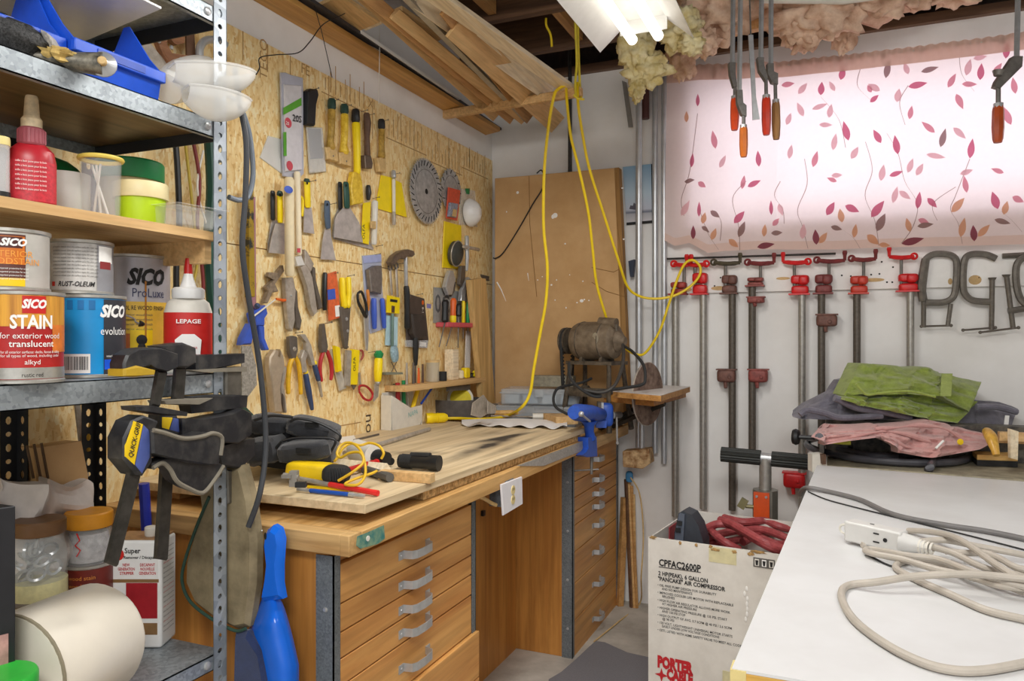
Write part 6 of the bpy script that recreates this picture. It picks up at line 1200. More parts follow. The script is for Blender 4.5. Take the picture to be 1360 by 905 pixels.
part(mt, 'pulley', M().lathe([(.062, -.016), (.062, -.008), (.048, 0), (.062, .008), (.062, .016), (.02, .018), (.02, .03)], pc, axm, 28), MGD)
part(mt, 'pulley', M().lathe([(.04, -.014), (.04, -.008), (.03, 0), (.04, .008), (.04, .014), (.016, .016)], sh_, axm, 24), MGD, 'lower pulley')
lp = []
for i in range(13): t_ = math.pi*i/12; lp.append(pc+(per*math.cos(t_)+UP*math.sin(t_))*.056)
for i in range(13): t_ = math.pi+math.pi*i/12; lp.append(sh_+(per*math.cos(t_)+UP*math.sin(t_))*.036)
lp.append(lp[0])
bt_ = part(mt, 'drive_belt', M().tube(lp, .0075, 8, False), BLACKM)
nn = 46
tot = [0]
for i in range(len(lp)-1): tot.append(tot[-1]+(lp[i+1]-lp[i]).length)
def along(d):
    for i in range(len(lp)-1):
        if tot[i+1] >= d: return lp[i].lerp(lp[i+1], (d-tot[i])/max(1e-9, tot[i+1]-tot[i])), (lp[i+1]-lp[i]).normalized()
    return lp[-1], (lp[-1]-lp[-2]).normalized()
cog = M()
for i in range(nn):
    p, d = along(tot[-1]*(i+.5)/nn); o_ = axm.cross(d); cog.box(p+o_*.0075, (.016, .008, .006), Matrix((axm, d, o_)).transposed().to_4x4())
part(bt_, 'cogs', cog, plain('cog black', '#2e2b28', .8), kind='stuff')
zb = mc.z-rm-.012
part(mt, 'top_plate', M().box(Vector((mc.x, mc.y, zb)), (.24, .15, .016), Matrix((axm, per, UP)).transposed().to_4x4()), MGD)
part(mt, 'cradle', M().prism([mc+axm*-.06+per*a_+UP*(-b_) for a_, b_ in ((-.06, .1), (.06, .1), (.05, .07), (.02, .086), (-.02, .086), (-.05, .07))], axm*.015), MGD)
part(mt, 'cradle', M().prism([mc+axm*.045+per*a_+UP*(-b_) for a_, b_ in ((-.06, .1), (.06, .1), (.05, .07), (.02, .086), (-.02, .086), (-.05, .07))], axm*.015), MGD)
for i, j in ((-1, -1), (1, -1), (-1, 1), (1, 1)):
    t0 = Vector((mc.x, mc.y, zb))+axm*i*.1+per*j*.06; t1 = Vector((mc.x, mc.y, .895))+axm*i*.125+per*j*.1
    part(mt, 'leg', M().tube([t0, t1], [.016, .02], 6, True, .6), MGD)
part(mt, 'cross_brace', M().box(Vector((mc.x, mc.y, 1.068))-per*.075, (.24, .014, .04), Matrix((axm, per, UP)).transposed().to_4x4()), MGD)
de = sh_+axm*.42
part(mt, 'arbor', M().cyl(sh_-axm*.02, de, .011), STEELD)
for k in (.1, .3): part(mt, 'bearing', M().lathe([(.022, -.018), (.026, -.014), (.026, .014), (.022, .018)], sh_+axm*k, axm, 18), MGD)
dd = part(mt, 'sanding_disc', M().lathe([(0, -.006), (.02, -.006), (.136, -.004), (.138, 0), (.136, .006), (0, .006)], de, axm, 48), plain('sanding disc brown', '#6b5346', .8, 0, .3, 30., .15, '#8a7466'))
part(dd, 'disc_rim', M().ring(de, axm, .137, .0035, 48, 6), TOOLST)
solo('motor_cable', 'black rubber cord looping from the motor round to the sanding table', 'cord', M().tube(curve([atS(D1(x, y), s) for x, y, s in ((430, 195, 3.3), (490, 235, 3.2), (550, 310, 3.1), (560, 390, 3.06), (540, 425, 3.05), (430, 445, 3.08), (300, 462, 3.12), (230, 470, 3.14), (300, 492, 3.1), (250, 490, 3.1), (170, 440, 3.12), (120, 380, 3.15), (112, 300, 3.2))], 6), .0065, 8), BLACKM)
solo('motor_cable', 'heavy black cord curving down from the motor end bell', 'cord', M().tube(curve([atS(D1(x, y), s) for x, y, s in ((430, 190, 3.3), (432, 270, 3.22), (410, 370, 3.15), (370, 440, 3.1), (300, 470, 3.1), (200, 455, 3.12))], 6), .0075, 8), plain('cord charcoal', '#3b3733', .6))
solo('loose_cable', 'black cord looping left of the motor stand onto the bench', 'cord', M().tube(curve([atS(D1(x, y), s) for x, y, s in ((245, 388, 3.35), (180, 415, 3.3), (90, 432, 3.25), (40, 455, 3.2), (22, 510, 3.16), (40, 560, 3.13), (105, 598, 3.1))], 6), .006, 8), BLACKM)
# sanding table
st_ = thing('sanding_table', 'small laminate-topped plywood table in front of the sanding disc', 'table', onZ(D1(600, 480), .893))
q = [onZ(D1(*p), 1.085) for p in ((372, 466), (652, 490), (824, 438), (604, 426))]
part(st_, 'ply_top', M().prism(q, (0, 0, -.024)), wood('ply edge', '#a9743a', '#cf9a58', 'x', 10.), bev=.002)
part(st_, 'laminate', M().prism([v+UP*.0 for v in q], (0, 0, .002)), plain('worn laminate', '#cfc8c2', .4, 0, .08))
q2 = [onZ(D1(*p), 1.06) for p in ((318, 484), (610, 510), (800, 462), (560, 440))]
part(st_, 'sub_frame', M().prism(q2, (0, 0, -.03)), wood('sub frame wood', '#9a5f22', '#c58a44', 'x', 8.), bev=.002)
part(st_, 'brace', M().tube([q2[0].lerp(q2[2], .6)-UP*.03, Vector((-.99, 3.3, .9))], .014, 4), IRON)
part(st_, 'brace', M().tube([q2[1].lerp(q2[2], .3)-UP*.03, Vector((-.96, 3.42, .9))], .012, 4), IRON)
# stained block and pipe at the bench end, leaning offcuts, socket plate
solo('paint_block', 'paint-stained wooden block fixed at the far bench end', 'block', M().prism([onY(C8(*p), 3.5) for p in ((463, 148), (550, 140), (556, 188), (530, 206), (465, 200))], (0, .08, 0)), plain('stained block', '#a3692f', .7, 0, .35, 30., .1, '#d9b98a'), bev=.002)
solo('end_pipe', 'grey pipe leg rising behind the stained block', 'pipe', M().tube([onY(C8(527, 140), 3.56), onY(C8(527, 30), 3.56)], .014, 12), STEEL)
for i, (x0, y0, x1, y1, w, lab) in enumerate(((470, 300, 468, 640, .02, 'widest brown offcut leaning at the cabinet end'), (476, 240, 500, 655, .012, 'dark thin offcut leaning by the wall, second from the cabinet'), (484, 250, 512, 650, .010, 'tan thin offcut leaning by the wall, third from the cabinet'), (492, 262, 524, 645, .010, 'brown thin offcut leaning by the wall, fourth from the cabinet'), (500, 290, 535, 625, .008, 'slimmest offcut leaning by the wall, furthest from the cabinet'))):
    a, b = onY(C8(x0, y0), 3.655), onZ(C8(x1, y1), .0)
    b.y = min(b.y, 3.6); solo('leaning_offcut', lab, 'offcut', M().tube([a, b], w, 4), (LUMBER3, JOIST, LUMBER2, LUMBER3, LUMBER2)[i], 'offcuts leaning beside the cabinet')
solo('twine_loop', 'thin cord looping from the offcuts onto the floor', 'cord', M().tube(curve([onY(C8(490, 235), 3.60), onY(C8(520, 290), 3.58), onY(C8(532, 420), 3.56), onY(C8(525, 560), 3.5), onZ(C8(520, 650), .006), onZ(C8(450, 710), .006), onZ(C8(370, 775), .006)], 7), .0035, 6), TAN)
solo('blue_clip', 'small blue clip on top of the leaning offcuts', 'clip', pillow(onY(C8(486, 232), 3.62), (.018, .012, .028), None, .7), plain('clip blue', '#3f86b8', .5))
OX = -.93
oq = [onX(C8(*p), OX) for p in ((65, 258), (133, 232), (135, 322), (72, 360))]
so = thing('socket_plate', 'ivory wall socket plate hanging under the front of the workbench', 'socket', oq[3])
part(so, 'cover_plate', M().prism([v-Vector((.006, 0, 0)) for v in oq], (.006, 0, 0), .002), plain('ivory plate', '#e6e3e6', .4, 0, .03))
oc = sum(oq, Vector())/4
for dz in (.016, -.014):
    f_ = part(so, 'receptacle', M().lathe([(.0145, 0), (.0145, .002), (0, .002)], oc+UP*dz, (1, 0, 0), 20), plain('aged ivory', '#d8c48a', .5, 0, .1))
    for dy in (-.0055, .0055): part(f_, 'slot', M().box(oc+Vector((.0022, dy, dz+.003)), (.001, .0022, .008)), INK)
part(so, 'junction_box', M().boxe((OX-.06, oc.y-.045, oc.z-.03), (OX-.006, oc.y+.02, oc.z+.05)), GALVD)
part(so, 'feed_cable', M().tube(curve([onX(C8(48, 326), OX-.03), onX(C8(30, 318), OX-.04), onX(C8(5, 303), OX-.04), onX(C8(-30, 290), OX-.06)], 5), .006, 8), TAN)
bk_ = onX(C8(5, 350), -1.0); solo('black_catch', 'tiny black catch on the kneehole edge near the socket', 'catch', M().box(onX(C8(4, 352), -1.2345), (.012, .018, .02)), BLACK)
# floor mat
mp = [(220, 905), (262, 880), (310, 838), (350, 800), (375, 778), (405, 782), (440, 798), (480, 816), (570, 836), (600, 905), (600, 980), (220, 980)]
solo('rubber_mat', 'grey ribbed rubber mat with a wavy edge on the concrete floor', 'mat', M().prism([onZ(C8(*p), .001) for p in mp], (0, 0, .006)), plain('mat grey', '#78767a', .8, 0, .08, 200., .3))
# ================================================================ lumber in the overhead rack
def board(label, p0, p1, w, th, roll=0., m=LUMBER, name='lumber_board'):
    """board between two points (x, y, z), width w, thickness th, rolled about its length"""
    a, b = Vector(p0), Vector(p1); d = (b-a).normalized(); x = d.cross(UP).normalized(); z = x.cross(d)
    R = Matrix((x*math.cos(roll)+z*math.sin(roll), d, -x*math.sin(roll)+z*math.cos(roll))).transposed().to_4x4()
    return solo(name, label, 'board', M().box((a+b)/2, (w, (b-a).length, th), R), m, 'lumber in the overhead rack', bev=.001)
def pboard(label, p0, p1, ext, w, th, roll, z0, z1, m):
    a, b = onZ(p0, z0), onZ(p1, z1); d = b-a; board(label, a-d*.35, b+d*ext, w, th, roll, m)
GBAT = plain('weathered batten', '#b3a894', .6)
for lab, p0, p1, ext, w, th, roll, z0, z1, m in (
    ('thick pale board at the outer end of the rack', (612, 18), (752, 116), .04, .062, .02, .1, 2.425, 2.412, LUMBER),
    ('white-edged pale board second from the rack end', (610, 38), (728, 124), .02, .07, .016, 1.0, 2.44, 2.425, LUMBER),
    ('wide tan board whose end juts furthest past the crossbar', (640, 68), (716, 142), .42, .1, .012, .8, 2.41, 2.40, LUMBER2),
    ('tan batten third from the rack end, ending near the bar', (655, 69), (700, 128), .1, .04, .012, .4, 2.432, 2.42, LUMBER),
    ('brown batten in the middle of the rack, standing on edge', (620, 50), (682, 131), .45, .05, .012, .9, 2.42, 2.405, LUMBER3),
    ('grey narrow batten in the middle of the rack', (562, 20), (673, 133), .32, .022, .018, .2, 2.42, 2.40, GBAT),
    ('tan batten left of the grey one in the rack', (570, 56), (668, 137), .38, .045, .012, .7, 2.41, 2.396, LUMBER2),
    ('brown slat second from the wall in the rack', (541, 40), (655, 138), .3, .045, .012, .9, 2.41, 2.392, LUMBER3),
    ('brown slat nearest the wall in the rack', (504, 16), (642, 142), .16, .04, .014, .8, 2.42, 2.39, LUMBER2)):
    pboard(lab, p0, p1, ext, w, th, roll, z0, z1, m)
board('short tan board with squared end lying high in the rack', onZ(B5(690, 60), 2.47), onZ(B5(900, 200), 2.47), .075, .018, .2, LUMBER2)
board('pale triangular-cut board hanging over the near end of the rack', onZ(B5(480, -30), 2.50), onZ(B5(590, 130), 2.46), .07, .014, .3, LUMBER)
board('flat golden offcut at the near end of the rack', onZ(B5(360, 0), 2.47), onZ(B5(560, 130), 2.45), .12, .014, .1, LUMBER2)
board('pale squared offcut lying on the wall plank', onZ(B5(430, 150), 2.435), onZ(B5(600, 255), 2.432), .05, .018, .1, LUMBER)
sl = thing('slotted_rail', 'dark slotted steel rail lying along the wall plank', 'rail', (-1.5, 2.6, 2.44))
a, b = onZ(B5(630, 255), 2.432), onZ(B5(1060, 545), 2.432); d = (b-a).normalized()
Rr = Matrix((d.cross(UP).normalized(), d, UP)).transposed().to_4x4()
part(sl, 'rail', M().box((a+b)/2, (.038, (b-a).length+1.0, .012), Rr), plain('dark rail', '#4b4a4d', .5, .4))
for i in range(30): part(sl, 'slot', M().box(a.lerp(b, i/29)-UP*.0062, (.007, .014, .001), Rr), DARKHOLE)
board('thin white strip lying beside the slotted rail', onZ(B5(520, 160), 2.436), onZ(B5(1020, 495), 2.436), .014, .012, 0, INKW, 'white_strip')
solo('yellow_wire_end', 'short yellow wire hanging from the dark joists', 'wire', M().tube(curve([atS(B6(*p), 3.2) for p in ((350, 100), (352, 140), (375, 190), (382, 255))], 5), .005, 8), YC)
solo('crossbar_hook', 'small tan hook nailed on the rack crossbar', 'hook', M().tube(curve([onY(B5(x, y), 3.12) for x, y in ((1100, 540), (1140, 550), (1175, 530), (1165, 515))], 5), .008, 8), LUMBER2)

# ================================================================ back wall
def yt(p, off): return onY(p, YB-off)
# steel pipes standing on the wall
CHR = plain('bright conduit', '#c3c6ca', .3, .5, .08, 20.)
for lab, x, y0, y1, r, off, m in (('black iron pipe running down beside the cardboard', 757, 60, 240, .010, .03, IRON), ('bright conduit standing left of the landscape picture edge', 848.5, 120, 600, .0155, .09, CHR), ('bright conduit close left of the curtain edge', 870, 100, 602, .0135, .05, CHR), ('bright conduit right at the curtain edge', 882, 100, 616, .0135, .045, CHR), ('dark short pipe hanging under the yellow insulation', 857, 115, 158, .02, .03, plain('maroon pipe', '#5a3632', .5))):
    a, b = yt((x, y0), off), yt((x, y1), off); b.x = a.x; solo('wall_pipe', lab, 'pipe', M().tube([a, b], r, 14), m, 'pipes on the back wall')
solo('dark_post', 'narrow dark strip hanging from the joists left of the conduits', 'strip', M().prism([yt(B6(*p), .04) for p in ((765, 440), (790, 450), (825, 695), (800, 695))], (0, .006, 0)), plain('grey strip', '#8a8680', .5, .2))
pc_ = thing('landscape_print', 'unframed seaside print half hidden behind the conduits', 'picture', yt((848, 290), .01))
q = [yt(B8(*p), .012) for p in ((770, 90), (925, 74), (930, 382), (790, 394))]
m, nt, b = _base('sea print')
tc = nt.nodes.new('ShaderNodeTexCoord'); sx = nt.nodes.new('ShaderNodeSeparateXYZ'); nt.links.new(tc.outputs['Generated'], sx.inputs[0])
nt.links.new(ramp(nt, sx.outputs[2], [(0, hexc('#d6d3d6')), (.14, hexc('#b9b8bd')), (.17, hexc('#6f7484')), (.22, hexc('#c9ccd8')), (.5, hexc('#c6d9e6')), (1, hexc('#8fb6d4'))]), b.inputs['Base Color']); b.inputs['Roughness'].default_value = .4
part(pc_, 'print', M().prism(q, (0, .008, 0)), m)
part(pc_, 'dark_edge', M().prism([q[1], q[1]+Vector((.012, 0, 0)), q[2]+Vector((.012, 0, -.01)), q[2]], (0, .01, 0)).prism([q[3], q[2], q[2]-UP*.012, q[3]-UP*.012], (0, .01, 0)), INK)
part(pc_, 'boat_print', M().prism([yt(B8(*p), .013) for p in ((805, 320), (812, 300), (825, 302), (830, 285), (840, 292), (842, 325))], (0, .0008, 0)), plain('boat ink', '#5a5560', .6))
# big flat cardboard box leaning in the corner
cy = 3.53
cb_ = thing('cardboard_box', 'large flat brown cardboard box standing in the corner behind the bench', 'box', (-1.3, cy+.05, .8935))
f = [onY(p, cy) for p in ((657, 237), (816, 223), (824, 410), (829, 560), (657, 575))]
for v in f[3:]: v.z = .8945
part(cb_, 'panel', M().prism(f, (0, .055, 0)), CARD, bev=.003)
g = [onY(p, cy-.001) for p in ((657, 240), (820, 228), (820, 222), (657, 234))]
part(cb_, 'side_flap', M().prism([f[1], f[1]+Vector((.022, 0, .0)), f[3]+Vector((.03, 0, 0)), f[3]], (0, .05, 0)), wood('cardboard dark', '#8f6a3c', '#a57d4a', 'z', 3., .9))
creasem = plain('crease brown', '#8a6638', .9)
for pts in (((B8(258, 140), B8(262, 400), B8(300, 800))), (B8(735, 120), B8(740, 400), B8(790, 800)), (B8(600, 720), B8(680, 770), B8(780, 800)), (B8(600, 640), B8(720, 665), B8(770, 640))):
    part(cb_, 'crease', M().tube([onY(p, cy-.0005) for p in pts], .0016, 5), creasem)
for x, y, r in ((195, 230, 9), (400, 355, 16), (388, 362, 10), (135, 335, 4), (545, 822, 12), (520, 832, 5), (560, 815, 5), (380, 735, 6), (305, 708, 4), (408, 708, 4), (775, 485, 5), (768, 205, 7), (455, 510, 5), (400, 818, 4), (585, 820, 4), (460, 860, 4), (330, 690, 3), (552, 715, 4), (480, 680, 3)):
    part(cb_, 'paint_spot', M().lathe([(r/4.115/1000*3.5, 0), (0, .001)], onY(B8(x, y), cy-.0003), (0, -1, 0), 9, 1, random.uniform(.7, 1.4)), INKW)
part(cb_, 'paint_streak', M().tube([onY(B8(82, 720), cy-.001), onY(B8(105, 760), cy-.001), onY(B8(132, 825), cy-.001)], [.004, .003, .001], 6), INKW)
part(cb_, 'paint_streak', M().tube([onY(B8(250, 670), cy-.001), onY(B8(256, 712), cy-.001)], [.002, .001], 6), INKW)
solo('dark_lead', 'thin dark lead drooping across the cardboard from its top edge', 'wire', M().tube(curve([onY(B8(*p), cy-.012) for p in ((300, 125), (325, 108), (343, 150), (330, 210), (280, 290), (200, 430), (120, 555), (80, 588), (62, 588))], 6), .0035, 8), BLACKM)
solo('navy_tab', 'dark blue tab sticking out behind the cardboard edge', 'tab', M().prism([yt(B8(*p), .05) for p in ((800, 605), (832, 595), (825, 690), (810, 690))], (0, .03, 0)), plain('navy tab', '#2c3548', .6))

# curtain on a sagging rod
rod = [(886, 97), (930, 92), (1038, 88), (1150, 76), (1250, 64), (1365, 49), (1470, 36)]
rodp = [yt(p, .07) for p in rod]
solo('curtain_rod', 'thin rod carrying the leaf curtain over the window', 'rod', M().tube(rodp, .007, 8), OFFWHITE)
XC0, XC1 = rodp[0].x, rodp[-1].x
def top_z(x):
    for i in range(len(rodp)-1):
        if x <= rodp[i+1].x or i == len(rodp)-2:
            t = (x-rodp[i].x)/(rodp[i+1].x-rodp[i].x); return rodp[i].z*(1-t)+rodp[i+1].z*t
botp = [yt(p, .09) for p in ((880, 318), (895, 326), (915, 322), (940, 336), (962, 333), (1010, 331), (1100, 331), (1190, 328), (1360, 324), (1470, 322))]
def bot_z(x):
    for i in range(len(botp)-1):
        if x <= botp[i+1].x or i == len(botp)-2:
            t = (x-botp[i].x)/(botp[i+1].x-botp[i].x); return botp[i].z*(1-t)+botp[i+1].z*t
def cur(u, v, off=0.):
    x = XC0-.012*(v)+(XC1-XC0+.012*v)*u; z = top_z(x)*(1-v)+bot_z(x)*v
    y = YB-.075+.009*math.sin(u*44)*(.4+.6*v)*(1 if u < .3 else .45)+.006*math.sin(u*17+1)*v+.012*max(0, .06-v)*math.sin(u*260)*8-off
    return Vector((x, y, z))
def fabric(name, col, transl, mixf):
    m, nt, b = _base(name); c = hexc(col); b.inputs['Base Color'].default_value = (*c, 1); b.inputs['Roughness'].default_value = .9
    n = N(nt, 'ShaderNodeTexNoise', i_Scale=60., i_Detail=3.); nt.links.new(mapping(nt), n.inputs['Vector'])
    o = ramp(nt, n.outputs[0], [(.3, mix3(c, .95)), (.7, c)]); nt.links.new(o, b.inputs['Base Color'])
    t = nt.nodes.new('ShaderNodeBsdfTranslucent'); t.inputs[0].default_value = (*hexc(transl), 1)
    mx = nt.nodes.new('ShaderNodeMixShader'); mx.inputs[0].default_value = mixf
    nt.links.new(b.outputs[0], mx.inputs[1]); nt.links.new(t.outputs[0], mx.inputs[2]); nt.links.new(mx.outputs[0], nt.nodes['Material Output'].inputs[0]); MATS[name] = m; return m
ct = thing('curtain', 'thin pink-white window curtain printed with rose and peach leaves', 'curtain', (.1, YB-.08, bot_z(.1)))
part(ct, 'panel', M().grid(lambda u, v: cur(u, v), 260, 60), fabric('curtain cloth', '#f6e6e0', '#f8e6ec', .48), smooth=180)
part(ct, 'hem', M().grid(lambda u, v: cur(u, .955+.045*v, .0012), 120, 2), fabric('hem cloth', '#f4dcd0', '#ecd6d0', .45), smooth=180)
part(ct, 'header', M().grid(lambda u, v: cur(u, -.02+.085*v, .008), 260, 4), fabric('header cloth', '#ecd0c0', '#e8c6ba', .45), smooth=180)
LC = [fabric('leaf crimson', '#cc7688', '#e68aaa', .55), fabric('leaf rose', '#e2a0a8', '#f0aabf', .5), fabric('leaf peach', '#e6b08a', '#eec0a8', .5), fabric('leaf taupe', '#a08478', '#b89aa2', .5), fabric('leaf blush', '#f0c6c6', '#f6cfdb', .5), fabric('leaf maroon', '#94555c', '#b86a84', .5)]
STEMM = fabric('stem line', '#b0998e', '#c9aeb0', .5)
HW = XC1-XC0; HH = 1.0
def inv(p):
    """curtain parameters of a picture point"""
    w = yt(p, .085); u = (w.x-XC0)/(XC1-XC0); v = (top_z(w.x)-w.z)/(top_z(w.x)-bot_z(w.x)); return u, v
leafm = [M() for _ in LC]; stemm = M()
def leaf(px, py, L, W, ang, ci):
    """printed leaf: base point, length and width in picture pixels, direction in degrees (0 right, 90 up)"""
    a = math.radians(ang); n = 7
    def fn(u, v):
        t = u*L; w = W*math.sin(math.pi*u**.8)*(2*v-1)*.5
        q = inv((px+t*math.cos(a)-w*math.sin(a), py-t*math.sin(a)-w*math.cos(a)))
        return cur(min(1, max(0, q[0])), min(1, max(0, q[1])), .0016+.0003*ci)
    leafm[ci].grid(fn, n, 2)
def stem(pts):
    q = curve([Vector((x, y, 0)) for x, y in pts], 6)
    for i in range(len(q)-1):
        a, b = q[i], q[i+1]; stemm.grid(lambda u, v: cur(*[min(1, max(0, k)) for k in inv((a.x+(b.x-a.x)*u+(v-.5)*.9, a.y+(b.y-a.y)*u+(v-.5)*.5))], .0014), 1, 1)
B = B7
LV = [(585, 760, 55, 26, 60, 0), (640, 785, 50, 24, 100, 2), (650, 725, 55, 26, -25, 0), (600, 800, 42, 18, -15, 3), (550, 865, 55, 24, 95, 5), (560, 860, 48, 22, 55, 2), (500, 845, 55, 24, 85, 4), (682, 840, 50, 20, 82, 2),
      (742, 768, 74, 30, 52, 0), (762, 818, 70, 30, 65, 3), (728, 830, 55, 28, -40, 2), (770, 865, 40, 18, -5, 2), (850, 862, 82, 26, 14, 5), (880, 820, 52, 22, 105, 2), (905, 800, 58, 20, 8, 3), (908, 775, 42, 20, -20, 1), (905, 738, 62, 22, 82, 0), (940, 700, 48, 22, -45, 0), (840, 675, 50, 22, -35, 4), (818, 718, 62, 22, 75, 4),
      (1025, 750, 70, 28, 48, 2), (1058, 838, 72, 26, 78, 2), (1108, 852, 58, 26, 95, 5), (1120, 835, 60, 24, 45, 2), (1210, 758, 50, 24, 75, 2), (1190, 738, 66, 30, 108, 0), (1240, 695, 45, 24, -25, 1), (1178, 775, 58, 20, -15, 3), (1080, 680, 62, 22, 100, 1), (1055, 615, 50, 20, 20, 4),
      (258, 788, 56, 26, 48, 0), (275, 838, 60, 24, 68, 3), (240, 845, 45, 22, -40, 2), (342, 875, 62, 22, 12, 5), (365, 838, 45, 18, 85, 2), (390, 825, 40, 18, 5, 3), (390, 760, 52, 14, 92, 0), (415, 720, 45, 20, -70, 4), (395, 798, 35, 18, 50, 1), (180, 848, 45, 20, 70, 2), (148, 795, 42, 20, 78, 2), (175, 745, 40, 20, -35, 3), (135, 770, 55, 14, 90, 0), (115, 850, 50, 18, 90, 5), (70, 760, 60, 24, 60, 4), (145, 805, 32, 16, -30, 3),
      (345, 590, 58, 20, 95, 0), (305, 660, 52, 20, 25, 0), (285, 668, 50, 18, 80, 1), (205, 592, 50, 18, 65, 4), (190, 525, 66, 22, 100, 1), (130, 645, 34, 20, -35, 1), (80, 640, 38, 16, 5, 3), (105, 592, 52, 16, 85, 0), (125, 375, 45, 14, 90, 0), (85, 430, 40, 16, 90, 2),
      (535, 590, 60, 22, 75, 1), (660, 495, 72, 26, 105, 0), (670, 560, 50, 24, 60, 4), (605, 530, 62, 22, 80, 4), (600, 620, 40, 18, 5, 4), (620, 640, 38, 16, 160, 1), (530, 385, 60, 18, 20, 4), (500, 410, 55, 22, 115, 4), (560, 335, 48, 24, 85, 0), (610, 320, 40, 18, 120, 4), (555, 440, 48, 18, 0, 4), (590, 415, 50, 22, 80, 4),
      (835, 545, 70, 26, 100, 0), (805, 622, 52, 18, 20, 0), (775, 505, 55, 24, 120, 0), (775, 640, 60, 24, 80, 4), (870, 305, 70, 24, 12, 0), (735, 360, 40, 18, 40, 0), (740, 325, 30, 18, 120, 1), (790, 275, 68, 24, 80, 3), (870, 260, 44, 22, 110, 4), (915, 252, 65, 20, 15, 3), (875, 420, 50, 20, 80, 1), (830, 360, 50, 26, 80, 4), (770, 320, 50, 24, 150, 4), (965, 468, 62, 22, 140, 1), (985, 520, 70, 24, 75, 3), (870, 610, 55, 22, 70, 4),
      (1125, 280, 60, 26, 85, 0), (1010, 308, 58, 22, 60, 1), (1040, 330, 60, 26, -65, 1), (1090, 558, 72, 26, 82, 0), (1060, 295, 55, 20, 0, 1), (1075, 265, 62, 26, 75, 4), (1170, 265, 55, 22, 55, 1), (1235, 440, 75, 28, 115, 1), (1210, 610, 48, 18, 160, 1), (1215, 205, 60, 26, 85, 0), (1100, 205, 50, 20, 10, 4), (935, 545, 70, 20, -10, 4), (900, 620, 50, 22, 60, 4), (1030, 450, 60, 24, -40, 4), (1250, 330, 60, 24, 100, 1),
      (630, 280, 48, 24, 75, 0), (625, 222, 48, 26, 100, 3), (775, 212, 40, 24, 70, 3), (180, 280, 50, 24, 90, 3), (915, 190, 44, 24, 100, 3), (1210, 155, 44, 34, 120, 3), (450, 560, 52, 20, 80, 4), (440, 440, 46, 20, 70, 4), (420, 300, 48, 20, 10, 1), (480, 330, 50, 22, 50, 4)]
for x, y, L, W, a, ci in LV: q = B(x, y); leaf(q[0], q[1], L/2.6625, W/2.6625, a, ci)
for pts in (((520, 878), (500, 800), (482, 740), (515, 650), (505, 560)), ((705, 880), (680, 840), (640, 810), (600, 790)), ((770, 870), (755, 780), (720, 690), (745, 600), (720, 500)), ((850, 860), (890, 800), (905, 720), (860, 640), (835, 540), (795, 470)), ((1065, 862), (1050, 790), (1022, 740), (1040, 690), (1090, 560)), ((1275, 820), (1240, 780), (1200, 745)), ((280, 890), (275, 800), (252, 700), (300, 640)), ((205, 882), (165, 820), (135, 740)), ((210, 850), (212, 780), (180, 740)), ((435, 790), (430, 740), (400, 690), (420, 640)), ((735, 350), (690, 300), (700, 240)), ((860, 440), (840, 360), (870, 300)), ((1105, 320), (1060, 260), (1050, 190)), ((975, 780), (960, 720), (1040, 660)), ((80, 760), (70, 700), (100, 600), (125, 400)), ((650, 520), (625, 420), (560, 340))):
    stem([B(*p) for p in pts])
for mb, mm in zip(leafm, LC): part(ct, 'leaf_print', mb, mm, kind='stuff')
part(ct, 'stem_print', stemm, STEMM, kind='stuff')

